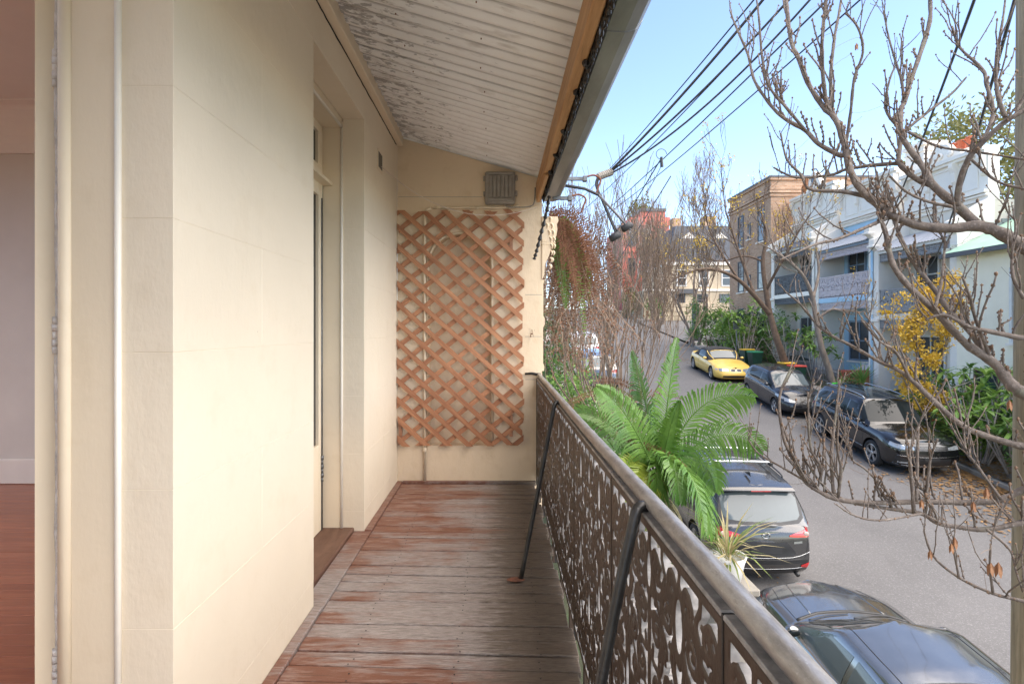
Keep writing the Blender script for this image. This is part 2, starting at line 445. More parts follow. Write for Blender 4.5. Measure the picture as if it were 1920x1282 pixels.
for a, b, z0, z1 in ((1.66, 2.735, 0, 4.4), (3.918, 5.112, 0, 4.4), (-2.2, .485, 0, 4.4), (.485, 1.66, 2.93, 4.4), (2.735, 3.918, 2.93, 4.4)):
    wall_core('wall_backing', a, b, z0, z1)
MB().box((WX-.288, -2.2, -4.4), (WX, 5.112, -.18)).build('lower_wall', m_plaster, house)
# rear body of the house (hidden from here, but it shades the verandah)
MB().box((-6.3, -2.2, -4.4), (-6.0, .6, 4.4)).box((-6.3, 3.6, -4.4), (-6.0, 5.3, 4.4)).box((-6.3, .6, -4.4), (-6.0, 3.6, .5)).box((-6.3, .6, 2.9), (-6.0, 3.6, 4.4)).build('rear_wall', m_plaster, house)  # unseen rear opening added to let daylight into the room
MB().box((-6.0, -2.4, -4.4), (WX-.29, -2.2, 4.4)).build('side_wall', m_plaster, house)
MB().add([(WX+.25, 2.75, 4.4), (WX+.25, 5.4, 4.4), (-3.6, 5.4, 5.7), (-3.6, 2.75, 5.7), (-6.6, 2.75, 4.4), (-6.6, 5.4, 4.4)],
         [(0, 1, 2, 3), (3, 2, 5, 4), (1, 5, 2)]).build('main_roof', m_zinc, house)  # roof left off above the ceiling gap so daylight reaches the room

# ---- the room behind the open doorway
room = tag(MB().box((-6.0, -2.2, -.18), (-1.228, 5.06, -.03)).build('floor', m_soil), kind='structure')
y = -.2
while y < 5.05:
    wd = .086
    MB().cbox((-5.98, y, -.03), (-1.23, min(y+wd-.0018, 5.05), -.001+random.uniform(-.0006, .0006)), .0015).build('floor_board', m_roomfloor, room)
    y += wd
rw = tag(MB().box((-6.0, 5.06, -.03), (-1.224, 5.105, 3.42)).build('wall', m_roomwall), kind='structure')
MB().cbox((-5.99, 5.035, 0), (-1.23, 5.058, .225), .006).build('skirting_board', m_skirt, rw)
P = []
for k in range(9):
    a = math.pi/2*k/8
    P.append((5.058-.02-.19*(1-math.cos(a)), 3.02+.36*math.sin(a)))
mb = MB(); prof = [(5.058, 3.0), (5.03, 3.0), (5.03, 3.02)] + P[1:] + [(4.80, 3.385), (4.80, 3.40), (5.058, 3.40)]
mb.prism(prof, lambda a, b, d: (d, a, b), -5.99, -1.23).build('cornice', m_roomceil, rw, fix=True)
tag(MB().box((-6.0, 2.7, 3.40), (-1.224, 5.10, 3.46)).box((-2.0, -2.2, 3.401), (-1.224, 2.7, 3.461)).build('ceiling', m_roomceil), kind='structure')  # large gap in the ceiling, added out of view to brighten the room

# ---- door frames
def door_frame(y0, y1, leafless=False):
    fr = MB()
    for s, yy in ((1, y1), (-1, y0)):
        a, b = (yy-.006, yy+.06) if s > 0 else (yy-.06, yy+.006)
        fr.cbox((-1.226, a, .0), (-1.088, b, 2.86), .003)
    fr.cbox((-1.226, y0, 2.80), (-1.088, y1, 2.92), .003)
    f = fr.build('door_frame', m_paint, house)
    for s, yy in ((1, y1), (-1, y0)):
        z = yy-.006*s
        MB().tube([(-1.090, z, .0), (-1.0895, z-.001*s, 1.2), (-1.090, z, 2.84)], .0095, 10).build('bead', m_trim_white, f, True)
        MB().tube([(-1.243, z+.004*s, .0), (-1.242, z+.004*s, 1.4), (-1.243, z+.004*s, 2.80)], .019, 12).build('rounded_stop', m_paint, f, True)
    MB().tube([(-1.090, y0, 2.806), (-1.090, y1, 2.806)], .0095, 10).build('bead', m_trim_white, f, True)
    MB().cbox((-1.30, y0-.01, -.012), (-1.005, y1+.01, .028), .006).build('sill', m_sill, f)
    return f
door_frame(.55, 1.594); door_frame(2.80, 3.853)
# open leaf: folded back into the room, its hinge edge towards us
d = Vector((-.79, 1, 0)).normalized(); q = Vector((d.y, -d.x, 0))
c0 = Vector((-1.338, 1.600, 0))
leaf = MB()
th, ln = .050, .50
def leafbox(mb, u0, u1, v0, v1, z0, z1):
    p = [c0 + d*u + q*v for u, v in ((u0, v0), (u1, v0), (u1, v1), (u0, v1))]
    return mb.add([(a.x, a.y, z) for z in (z0, z1) for a in p], [(0,1,2,3)[::-1], (4,5,6,7), (0,1,5,4), (1,2,6,5), (2,3,7,6), (3,0,4,7)])
leafbox(leaf, 0, .10, 0, th, .035, 2.74); leafbox(leaf, ln-.1, ln, 0, th, .035, 2.74)
leafbox(leaf, .1, ln-.1, 0, th, .035, .75); leafbox(leaf, .1, ln-.1, 0, th, 2.6, 2.74)
od = leaf.build('open_door', m_paint, house, fix=True)
od['label'] = 'open door leaf folded back into the room'
leafbox(MB(), .1, ln-.1, .02, .026, .75, 2.6).build('pane', pm('door_glass', (.03, .035, .035), .05, 0, .1, 2, 0), od)
e = c0 + q*(th+.002)
MB().tube([(e.x, e.y-.002, z) for z in np.linspace(.04, 2.74, 40)], [random.uniform(.0045, .0085) for _ in range(40)], 6).build('paint_seam', m_caulk, od, True)
MB().tube([(e.x+.010, e.y+.012, .04), (e.x+.010, e.y+.012, 2.74)], .0055, 5).build('gap', m_dark, od)
for z in (.36, 1.33, 2.11):
    h = MB()
    for k in range(5): h.tube([(e.x, e.y-.008, z+k*.022), (e.x, e.y-.008, z+k*.022+.020)], .0085+.001*(k % 2), 8)
    h.build('hinge', m_caulk, od, True)
# closed far door with fanlight
fd = MB(); yf0, yf1 = 2.80, 3.853
fd.cbox((-1.262, yf1-.10, .03), (-1.216, yf1-.022, 2.40), .003).cbox((-1.262, yf0+.02, .03), (-1.216, yf0+.10, 2.40), .003)
fd.cbox((-1.262, 3.29, .03), (-1.216, 3.37, 2.40), .003)
fd.cbox((-1.262, yf0+.1, .03), (-1.217, yf1-.1, .62), .003).cbox((-1.262, yf0+.1, 2.31), (-1.217, yf1-.1, 2.40), .003)
cd = fd.build('closed_door', m_paint, house)
m_glassd = pm('dark_window_glass', (.022, .024, .025), .06, 0, .1, 2, 0)
MB().box((-1.246, yf0+.1, .62), (-1.238, 3.29, 2.31)).build('pane', m_glassd, cd)
MB().box((-1.246, 3.37, .62), (-1.238, yf1-.1, 2.31)).build('pane', m_glassd, cd)
MB().box((-1.245, yf1-.019, .03), (-1.218, yf1-.012, 2.41)).build('gap', m_dark, cd)
h = MB()
for k in range(6): h.tube([(-1.212, yf1-.05, .36+k*.03), (-1.212, yf1-.05, .36+k*.03+.027)], .010+.003*(k % 2), 8)
h.tube([(-1.213, yf1-.05, .03), (-1.213, yf1-.05, 2.3)], .0055, 6)
h.build('drop_bolt', m_galv, cd, True)
tr = MB(); tr.prism([(-1.226, 2.395), (-1.150, 2.395), (-1.150, 2.415), (-1.226, 2.45)], lambda a, b, dd: (a, dd, b), yf0, yf1-.007)
tb = tr.build('transom_bar', m_paint, house, fix=True)
fl = MB().cbox((-1.262, yf0+.02, 2.455), (-1.216, yf1-.022, 2.52), .003).cbox((-1.262, yf0+.02, 2.74), (-1.216, yf1-.022, 2.80), .003)
fl.cbox((-1.262, yf1-.11, 2.52), (-1.216, yf1-.022, 2.74), .003).cbox((-1.262, yf0+.02, 2.52), (-1.216, yf0+.11, 2.74), .003)
flo = fl.build('fanlight', m_paint, house)
MB().box((-1.246, yf0+.11, 2.52), (-1.238, yf1-.11, 2.74)).build('pane', m_glassd, flo)
# wall vent
v = MB().box((WX-.001, 4.27, 2.64), (WX+.006, 4.43, 2.80)); av = v.build('air_vent', m_paint, house)
for k in range(5): MB().box((WX+.004, 4.288+k*.028, 2.66), (WX+.0075, 4.303+k*.028, 2.78)).build('slot', m_dark, av)

# ---- verandah floor
vf = tag(MB().box((WX, -1.2, -.16), (.25, 5.11, -.034)).build('verandah_floor', m_black), kind='structure')
y = -1.0; sk = .036
while y < 5.0:
    wd = random.choice((.098, .104, .110, .118))
    y1_ = min(y+wd, 5.085)
    xr = .335+random.uniform(-.012, .012); xl = WX+.052
    zj = random.uniform(-.003, .0015)
    kk = sk*min(1, max(0, (5.0-y)/.6))
    mb = MB().cbox((xl, y, -.032), (xr, y1_-random.uniform(.005, .013), zj), .003)
    mb.v = [(p[0], p[1]-(p[0]-xl)*kk, p[2]+(.006*math.sin(p[1]*7+p[0]*3) if p[0] > .1 else 0)) for p in mb.v]
    mb.build('floor_board', m_boards, vf)
    y += wd
nb_ = MB()
for yy in np.arange(-.9, 5.0, .105):
    for x in (-.62, -.18, .18):
        for q_ in (.02, .075): nb_.blob((x+random.uniform(-.012, .012), yy+q_+random.uniform(-.008, .008)-(x+.88)*.036, .0015), (.0042, .0042, .0012), 6, 3)
nb_.build('nail_heads', m_black, vf)['kind'] = 'stuff'
MB().cbox((WX+.001, 1.60, -.03), (WX+.050, 2.80, .012), .004).build('edge_board', m_boards, vf)
MB().cbox((WX-.07, 2.80, -.03), (WX+.050, 3.853, .005), .004).build('edge_board', m_boards, vf)
MB().cbox((WX+.001, 3.853, -.03), (WX+.050, 5.10, .012), .004).build('edge_board', m_boards, vf)
MB().cbox((WX-.07, -1, -.03), (WX+.050, 1.60, .005), .004).build('edge_board', m_boards, vf)
MB().cbox((WX+.05, 5.075, -.03), (.34, 5.11, .014), .004).build('edge_board', m_boards, vf)
MB().box((.22, -1.2, -.30), (.30, 5.11, -.036)).build('edge_joist', m_boards, vf)

# ---- end (party) wall with an arched niche behind the lattice
EY = 5.112
wing = thing('wing_wall', 'cream end wall of the verandah with arched niche and moulded corbel', 'wall', (0, EY, 0))
nx0, nx1, nz0, nsp = -.640, -.074, .335, 1.99
rr = (nx1-nx0)/2; cx = (nx0+nx1)/2
def rz(x): return 3.175-.29*(x-WX)          # underside of the verandah roof
xe = .400
arch = [(cx-rr*math.cos(math.pi*k/20), nsp+rr*math.sin(math.pi*k/20)) for k in range(21)]
mb = MB()
def fr(x, z, y=EY): return (x, y, z)
mb.add([fr(WX, -4.4), fr(xe, -4.4), fr(xe, nz0), fr(WX, nz0)], [(0, 1, 2, 3)])
mb.add([fr(WX, nz0), fr(nx0, nz0), fr(nx0, nsp), fr(WX, nsp)], [(0, 1, 2, 3)])
mb.add([fr(nx1, nz0), fr(xe, nz0), fr(xe, nsp), fr(nx1, nsp)], [(0, 1, 2, 3)])
mb.add([fr(WX, nsp), fr(nx0, nsp), fr(nx0, rz(nx0)), fr(WX, rz(WX))], [(0, 1, 2, 3)])
mb.add([fr(nx1, nsp), fr(xe, nsp), fr(xe, rz(xe)), fr(nx1, rz(nx1))], [(0, 1, 2, 3)])
for (a, b), (c, d2) in zip(arch[:-1], arch[1:]): mb.add([fr(a, b), fr(c, d2), fr(c, rz(c)), fr(a, rz(a))], [(0, 1, 2, 3)])
nd = EY+.11
outl = [(nx0, nz0)] + arch + [(nx1, nz0)]
for (a, b), (c, d2) in zip(outl[:-1], outl[1:]): mb.add([fr(a, b), fr(c, d2), fr(c, d2, nd), fr(a, b, nd)], [(3, 2, 1, 0)])
mb.add([fr(nx0, nz0), fr(nx1, nz0), fr(nx1, nz0, nd), fr(nx0, nz0, nd)], [(0, 1, 2, 3)])
n = len(outl); mb.add([fr(a, b, nd) for a, b in outl], [tuple(range(n))])
mb.add([(xe, EY, -4.4), (xe, EY+.26, -4.4), (xe, EY+.26, rz(xe)), (xe, EY, rz(xe))], [(0, 1, 2, 3)])
mb.add([(WX, EY+.26, -4.4), (xe, EY+.26, -4.4), (xe, EY+.26, rz(xe)), (WX, EY+.26, rz(WX))], [(3, 2, 1, 0)])
mb.build('wall_face', m_plaster_end, wing, fix=True)
mo = MB(); path = [(nx0-.015, nz0)] + [(cx-(rr+.015)*math.cos(math.pi*k/24), nsp+(rr+.015)*math.sin(math.pi*k/24)) for k in range(25)] + [(nx1+.015, nz0)]
mo.tube([(a, EY-.002, b) for a, b in path], .014, 8).build('arch_moulding', m_plaster_end, wing, True)
for z in (.94, 1.335, 1.72): MB().box((.245, EY-.0006, z), (xe, EY+.002, z+.004)).build('joint', m_dark if False else m_fixture, wing)
MB().box((WX+.01, EY-.0006, 2.62), (-.15, EY+.002, 2.6235)).build('joint', m_fixture, wing)
# corbel
cp = [(.40, 2.44), (.545, 2.44), (.55, 2.40), (.535, 2.37), (.54, 2.32), (.53, 2.26), (.50, 2.22), (.515, 2.19), (.515, 2.17), (.485, 2.155), (.47, 2.10), (.45, 2.05), (.425, 2.0), (.418, 1.9), (.40, 1.86)]
cb = MB().prism(cp, lambda a, b, dd: (a, dd, b), EY-.012, EY+.27).build('corbel', m_plaster_end, wing, fix=True)
lv = MB()
for k in range(9):
    t_ = k/8; xx = .425+.08*math.sin(2.4*t_)*(1-.35*t_); zz = 2.41-.50*t_
    for s in (0, 1): lv.tube(spline([(xx+s*.05*(1-t_)-.012, EY-.013, zz+.03), (xx+s*.05*(1-t_)+.006, EY-.018, zz+.01), (xx+s*.05*(1-t_)-.004, EY-.014, zz-.018)], 4), [.004, .006, .008, .009, .009, .008, .007, .005, .003], 6)
lv.build('acanthus_leaf', m_plaster_end, cb, True)
MB().tube([(.395, EY-.006, 2.205), (.518, EY-.006, 2.205), (.525, EY-.006, 2.18), (.395, EY-.006, 2.18)], .007, 6).build('band', m_plaster_end, cb, True)
sb = MB()
sb.prism([(xe-.01, 1.02), (xe+.018, 1.02), (xe+.022, 1.06), (xe+.010, 1.09), (xe+.010, 1.42), (xe+.026, 1.45), (xe+.026, 1.50), (xe+.012, 1.53), (xe+.012, 1.82), (xe+.024, 1.86), (xe-.01, 1.86)], lambda a, b_, d_: (a, d_, b_), EY+.004, EY+.25)
sb.build('stucco_moulding', m_plaster_end, wing, fix=True)

# ---- lattice
lat = thing('lattice_screen', 'orange-brown diagonal timber lattice fixed over the arched niche', 'lattice', (-.35, 5.05, .344))
LX0, LX1, LZ0, LZ1 = -.922, .224, .344, 2.486
def clip_poly(poly, a, b, c):
    out = []
    for i in range(len(poly)):
        p, q_ = poly[i], poly[(i+1) % len(poly)]
        fp, fq = a*p[0]+b*p[1]-c, a*q_[0]+b*q_[1]-c
        if fp >= 0: out.append(p)
        if (fp >= 0) != (fq >= 0):
            t_ = fp/(fp-fq); out.append((p[0]+(q_[0]-p[0])*t_, p[1]+(q_[1]-p[1])*t_))
    return out
def slat(xc, zc, ang, w_, y0, y1):
    dx, dz = math.cos(ang), math.sin(ang); nx, nz = -dz, dx
    poly = [(xc+dx*s*4+nx*t_*w_/2, zc+dz*s*4+nz*t_*w_/2) for s, t_ in ((-1, -1), (1, -1), (1, 1), (-1, 1))]
    j = [random.uniform(-.008, .012) for _ in range(4)]
    for a, b, c in ((1, 0, LX0-j[0]), (-1, 0, -LX1-j[1]), (0, 1, LZ0-j[2]), (0, -1, -LZ1-j[3])):
        if poly: poly = clip_poly(poly, a, b, c)
    if len(poly) < 3: return
    xs = [p[0] for p in poly]
    if max(xs)-min(xs) < .05: return
    cxl = (min(xs)+max(xs))/2; czl = sum(p[1] for p in poly)/len(poly)
    mb = MB().prism([(p[0]-cxl, p[1]-czl) for p in poly], lambda a, b, dd: (a*math.cos(-ang)-b*math.sin(-ang), dd-5.03, a*math.sin(-ang)+b*math.cos(-ang)), y0, y1)
    # local x runs along the slat so that the grain follows it
    o = mb.build('slat', m_slat_len, lat, local=True, fix=True)
    o.rotation_euler = (0, -ang, 0); o.location = Vector((cxl, 5.03, czl))-Vector(lat.location)
m_slat_len = wood('lattice_slat_grain', (.27, .10, .045), (.56, .28, .145), (1.6, 22, 22), .65)
pv = .176
for k in range(-8, 26):
    slat(LX0, LZ0+.02+k*pv+random.uniform(-.006, .006), R(38.5)+random.uniform(-.006, .006), .042, 5.072, 5.084)
for k in range(-2, 26):
    slat(LX0, LZ0+.06+k*pv+random.uniform(-.006, .006), R(-42)+random.uniform(-.006, .006), .043, 5.058, 5.071)
nl = MB()
for _ in range(46):
    k = random.uniform(LX0+.03, LX1-.03); z = random.uniform(LZ0+.05, LZ1-.05)
MB().box((-.915, 5.085, .36), (-.885, 5.11, .56)).build('batten', m_slat, lat)
MB().box((.10, 5.085, .42), (.13, 5.11, .62)).build('batten', m_slat, lat); MB().box((.10, 5.085, 2.1), (.13, 5.11, 2.3)).build('batten', m_slat, lat)

# ---- pipes, box, clothes line
cp_ = thing('conduit_pipe', 'cream painted pipe running up the end wall behind the lattice', 'pipe', (-.678, 5.09, 0))
MB().tube([(-.678, 5.092, .0), (-.676, 5.092, 1.1), (-.679, 5.092, 2.2), (-.674, 5.092, 2.46), (-.66, 5.092, 2.50), (-.62, 5.092, 2.515)], .0135, 10).build('pipe', m_pipe, cp_, True)
for z in (.27, 1.2, 2.1): MB().tube([(-.678, 5.092, z), (-.678, 5.092, z+.05)], .0175, 10).build('coupling', m_pipe, cp_, True)
hp = thing('cable_conduit', 'cream conduit along the wall above the lattice', 'pipe', (-.1, 5.09, 2.5))
MB().tube([(-.60, 5.092, 2.515), (-.3, 5.094, 2.522), (.0, 5.092, 2.518), (.13, 5.09, 2.522), (.19, 5.088, 2.545)], .011, 8).build('pipe', m_pipe, hp, True)
for x in (-.57, -.22, .08): MB().tube([(x, 5.092, 2.519), (x+.035, 5.092, 2.519)], .015, 8).build('coupling', m_pipe, hp, True)
MB().tube(spline([(.05, 5.06, 2.545), (.07, 5.05, 2.525), (.15, 5.06, 2.515), (.30, 5.07, 2.53), (.33, 5.07, 2.60), (.335, 5.08, 2.70)], 6), .006, 6).build('cable', m_fixture, hp, True)
bxr = thing('junction_box', 'grey plastic louvred junction box high on the end wall', 'box', (.015, 5.11, 2.53))
MB().cbox((-.125, 5.03, 2.545), (.150, 5.11, 2.835), .012).build('housing', m_fixture, bxr)
for k in range(6): MB().cbox((-.085+k*.035, 5.018, 2.60), (-.056+k*.035, 5.034, 2.795), .003).build('louvre', m_fixture, bxr)
MB().cbox((-.105, 5.016, 2.565), (.130, 5.033, 2.590), .004).build('rim', m_fixture, bxr); MB().cbox((-.105, 5.016, 2.803), (.130, 5.033, 2.825), .004).build('rim', m_fixture, bxr)
for z in (2.62, 2.76):
    MB().cbox((-.140, 5.05, z), (-.124, 5.10, z+.04), .004).build('clip', m_fixture, bxr); MB().cbox((.149, 5.04, z), (.172, 5.09, z+.045), .006).build('clip', m_fixture, bxr)
cl = MB(); A = Vector((WX+.004, 4.38, 2.69)); B = Vector((.345, 4.98, 2.50)); pts = []
for k in range(25):
    t_ = k/24; p = A.lerp(B, t_); p.z -= .21*(1-(2*t_-1)**2)*(1+.25*(0.5-t_)); pts.append(p)
tag(cl.tube(pts, .0028, 5).build('clothes_line', pm('pale_string', (.55, .45, .38), .8, 0, .2, 20, 0)), 'thin sagging string from the wall vent to the beam end', 'string')

# ---- verandah roof
vr = thing('verandah_roof', 'white flaking corrugated iron verandah roof seen from below', 'roof', (0, 2.2, 2.9))
pit = .109; amp = .023; per = 7; NS = 16
ylo = -1.15; s_i = 0
while ylo < 5.10:
    yhi = min(ylo+pit*per+.02, 5.36)
    nY = int((yhi-ylo)/pit*NS)
    lift = .0035 if s_i % 2 else 0.0
    P = []
    for i in range(nY+1):
        yy = ylo+(yhi-ylo)*i/nY
        o_ = .042*(1-abs(math.sin(math.pi*((yy+1.15)/pit-.25)))**.55)+lift
        P.append([(x, yy, rz(x)+o_+random.uniform(-.0006, .0006)) for x in (WX-.0, -.7, -.45, -.2, .05, .3, .50)])
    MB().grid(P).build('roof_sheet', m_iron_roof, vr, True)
    ylo += pit*per; s_i += 1
nails = MB()
for yy in np.arange(-1, 5.1, pit*3):
    for x in (-.55, -.1):
        nails.blob((x+random.uniform(-.01, .01), yy, rz(x)-.001), (.004, .004, .006), 5, 3)
nails.build('nail_tips', m_rust, vr)['kind'] = 'stuff'
MB().cbox((WX, -1.15, 3.085), (WX+.058, 5.10, 3.185), .005).build('wall_plate', m_paint, vr)
MB().tube([(WX+.002, yy, 3.082+random.uniform(-.004, .003)) for yy in np.arange(-1, 5.1, .05)], .004, 4).build('cracked_seam', m_dark, vr)
bmx0, bmx1 = .340, .392
MB().cbox((bmx0, -1.15, 2.585), (bmx1, 5.06, 2.735), .006).build('beam', m_beam, vr)
MB().cbox((bmx0+.004, 4.2, 2.56), (bmx1-.012, 5.06, 2.586), .006).build('beam_packer', m_beam, vr)
bt = MB()
for yy in (1.9, 2.45, 2.75, 3.3, 3.75, 4.15, 4.6, 4.9):
    bt.blob((bmx1-.012, yy, 2.578), (.012, .022, .016), 6, 4, .3); bt.blob((bmx1-.002, yy+.015, 2.57), (.010, .012, .018), 6, 4, .3)
bt.build('bolt_heads', m_black, vr)
# cast fringe: small hanging leaves under the outer edge of the beam
fg = MB(); yy = -1.1
while yy < 5.04:
    l_ = random.uniform(.030, .05)
    fg.blob((bmx1+.010+random.uniform(-.004, .004), yy, 2.595-random.uniform(0, .012)), (.007, l_*.55, .030), 6, 4, .35)
    fg.blob((bmx1+.014, yy+.012, 2.57-random.uniform(0, .02)), (.006, .012, .018), 5, 4, .3)
    yy += l_*.9
fg.box((bmx1+.001, -1.15, 2.60), (bmx1+.014, 5.05, 2.66))
fg.build('iron_fringe', m_black, vr)
pts = spline([(.455, 4.98, 2.60), (.43, 4.99, 2.45), (.385, 5.0, 2.28), (.345, 5.0, 2.12), (.318, 5.0, 2.03)], 8)
MB().tube(pts, [.014+.007*math.sin(i*2.1) for i in range(len(pts))], 6).build('fringe_end_drop', m_black, vr)
# gutter (quad profile) in lengths
gp = [(.415, 2.76), (.428, 2.655), (.445, 2.632), (.52, 2.628), (.565, 2.640), (.592, 2.675), (.602, 2.725), (.602, 2.77)]
gs = [(-1.2, 2.30), (2.30, 4.10), (4.10, 5.33)]
for i, (a, b) in enumerate(gs):
    k = .003*(i % 2)
    pr = [(x+k*.5, z-k) for x, z in gp]; pr2 = [(x*.985+.0077, z+.004) for x, z in reversed(pr)]
    mb = MB().prism(pr+pr2, lambda u, v_, dd: (u, dd, v_), a-.012, b).build('gutter_length', m_zinc, vr, fix=True)
    MB().box((.598+k*.5, a, 2.755), (.616, b, 2.782)).build('gutter_lip', m_zinc_lip, vr)
    MB().prism([(x*1.0+k*.5+(.002 if x > .5 else -.001), z-.0025-k) for x, z in gp[:8]]+[(gp[7][0]+.0, gp[7][1]), (gp[0][0], gp[0][1])][:0], lambda u, v_, dd: (u, dd, v_), b-.03, b-.012) if False else None
MB().box((.398, -1.15, 2.67), (.414, 5.06, 2.76)).build('fascia', m_zinc_lip, vr)

# ---- balustrade
bal = thing('balustrade', 'brown cast iron balcony balustrade with worn silver grey handrail', 'railing', (.36, 2.2, 0))
def iron_field(nx, ny, W, H, thick):
    xs = np.linspace(0, W, nx); ys = np.linspace(0, H, ny); XX, YY = np.meshgrid(xs, ys)
    Fm = np.full(XX.shape, -1.0)
    hx = np.minimum(XX, W-XX)               # mirrored halves
    def stroke(pts, r0, r1=None):
        nonlocal Fm
        n_ = len(pts)
        for i in range(n_-1):
            (ax, ay), (bx, by) = pts[i], pts[i+1]
            dx, dy = bx-ax, by-ay; L2 = dx*dx+dy*dy+1e-12
            t_ = np.clip(((hx-ax)*dx+(YY-ay)*dy)/L2, 0, 1)
            dist = np.hypot(hx-ax-t_*dx, YY-ay-t_*dy)
            ra = r0+(r1-r0)*i/max(1, n_-1) if r1 is not None else r0
            Fm = np.maximum(Fm, ra-dist)
    def spiral(cx_, cy_, r0, turns, a0, sgn, w0, w1, r1=.012):
        n_ = 26; pts = []
        for k in range(n_+1):
            t_ = k/n_; r = r0*(1-t_)+r1*t_; a = a0+sgn*2*math.pi*turns*t_
            pts.append((cx_+r*math.cos(a), cy_+r*math.sin(a)))
        stroke(pts, w0, w1)
    def ell(cx_, cy_, rx, ry, w_):
        stroke([(cx_+rx*math.cos(2*math.pi*k/28), cy_+ry*math.sin(2*math.pi*k/28)) for k in range(29)], w_)
    half = W/2
    stroke([(0, 0), (0, H)], .022); stroke([(0, 0), (half, 0)], .024); stroke([(0, H), (half, H)], .040)
    stroke([(half, 0), (half, .2)], .012); stroke([(half, .60), (half, H)], .014)
    # central oval, drops and scrolls
    ell(half, .40, .055, .105, .014); ell(half, .74, .040, .085, .013)
    for cx_, cy_, r0, tn, a0, sg, w0 in ((.30, .60, .085, 1.6, R(20), 1, .016), (.13, .70, .095, 1.7, R(-80), 1, .017), (.12, .44, .090, 1.6, R(60), -1, .017),
                                         (.28, .28, .095, 1.7, R(10), -1, .017), (.11, .16, .085, 1.6, R(100), 1, .016), (.34, .13, .060, 1.4, R(180), 1, .014),
                                         (.27, .81, .060, 1.4, R(200), -1, .014), (.10, .85, .045, 1.2, R(0), 1, .013), (.25, .45, .045, 1.2, R(90), 1, .013)):
        spiral(cx_, cy_, r0, tn, a0, sg, w0, w0*.75)
    for pts in ([(.03, .30), (.10, .30), (.19, .36), (.22, .46), (.18, .58), (.08, .60), (.02, .57)],
                [(half, .24), (.36, .20), (.28, .18), (.20, .22), (.18, .30)], [(half, .58), (.38, .50), (.33, .43), (.36, .34), (half, .27)],
                [(.02, .80), (.10, .77), (.2, .80), (.3, .72), (half, .66)], [(.2, .02), (.20, .08), (.24, .14), (.2, .2)], [(.02, .24), (.1, .27), (.17, .26)]):
        stroke([tuple(p) for p in spline(pts, 6)], .0135)
    # cast leaves thicken the junctions
    rs = random.Random(4)
    for _ in range(30):
        cx_, cy_, a, l_ = rs.uniform(.04, half), rs.uniform(.05, H-.05), rs.uniform(0, 6.28), rs.uniform(.02, .045)
        stroke([(cx_-l_*math.cos(a), cy_-l_*math.sin(a)), (cx_, cy_), (cx_+l_*math.cos(a), cy_+l_*math.sin(a))], .014, .005)
    Fm = Fm+.0025*np.sin(XX*97+YY*31)*np.sin(YY*83-XX*41)
    return Fm
PW, PH = .850, .925
f1 = iron_field(100, 110, .85, .925, .014)
f2 = np.concatenate([f1, f1[::-1][1:]], 0); fld = np.concatenate([f2, f2[:, 1:]], 1)*.5+.0020
NYf, NXf = fld.shape
gx, gy = np.meshgrid(np.linspace(0, PW-.006, NXf), np.linspace(0, PH, NYf))
for cx_, cy_, rx_, ry_ in [(PW*k/4, .80, .020, .052) for k in (1, 3)] + [(PW/2, .82, .015, .04), (PW/4, .44, .017, .05), (PW*3/4, .44, .017, .05), (PW/2, .30, .02, .06)]:
    e_ = (np.hypot((gx-cx_)/rx_, (gy-cy_)/ry_)-1)*min(rx_, ry_)
    fld = np.minimum(np.maximum(fld, .013-e_), e_)
fld = np.maximum(fld, .020-np.minimum(np.minimum(gx, PW-.006-gx), np.minimum(gy, PH-gy)))
pm_ = marching(fld, 0, 0, (PW-.006)/(NXf-1), PH/(NYf-1), .014, lambda x, yv, dd: (dd, x, yv), .002)
pm_.m = [1 if len(f_) == 4 and len({i_ % 2 for i_ in f_}) == 2 else 0 for f_ in pm_.f]
pobj = pm_.build('cast_panel', [m_iron, m_iron_edge], None)
pme = pobj.data
pme.polygons.foreach_set('use_smooth', [True]*len(pme.polygons)); pme.set_sharp_from_angle(angle=R(48))
pobj.parent = bal; pobj.location = Vector((.350, .86-PW+.003, .025))-Vector(bal.location)
for k in range(1, 6): inst('cast_panel', pme, bal, Vector((.350+random.uniform(-.002, .002), .86+PW*(k-1)+.003, .025))-Vector(bal.location))
for k in range(7):
    yy = .86-PW+PW*k
    MB().box((.346, yy-.003, -.03), (.366, yy+.003, .96)).build('joint_bar', m_black, bal)
    MB().cbox((.345, yy+.004-(.0 if k < 6 else PW), .953), (.371, yy+PW-.006 if k < 6 else yy-.004, .963), .002).build('top_flange', m_iron_edge, bal) if k < 6 else None
for k in range(6):
    for q_ in (.2, .65):
        MB().cbox((.345, .86-PW+PW*k+q_*PW-.009, -.10), (.368, .86-PW+PW*k+q_*PW+.009, .04), .003).build('foot', m_iron, bal)
rp = [(.3675+.003*math.sin(yy*1.7), yy, .984+.0015*math.sin(yy*2.3)) for yy in np.linspace(-.6, 5.1, 60)]
MB().tube(rp, [.0195+.0006*math.sin(i*3.3) for i in range(60)], 16).build('handrail', m_rail, bal, True)
MB().tube([(.24, 5.085, .995), (.30, 5.083, 1.0), (.35, 5.083, .99), (.38, 5.07, .985)], [.010, .012, .014, .02], 8).build('rail_end_strap', m_black, bal, True)
for yt, xo in ((3.25, .0), (1.336, -.012)):
    pts = spline([(.357, yt, .975), (.335, yt-.005, .972), (.318, yt-.018, .930), (.27+xo, yt-.055, .70), (.125+xo*2, yt-.15, .012)], 8)
    MB().tube(pts, .0135, 10).build('brace', m_black, bal, True)
    MB().blob((.095+xo*2, yt-.155, .008), (.052, .028, .007), 12, 4, .06).build('foot_plate', m_rust, bal)
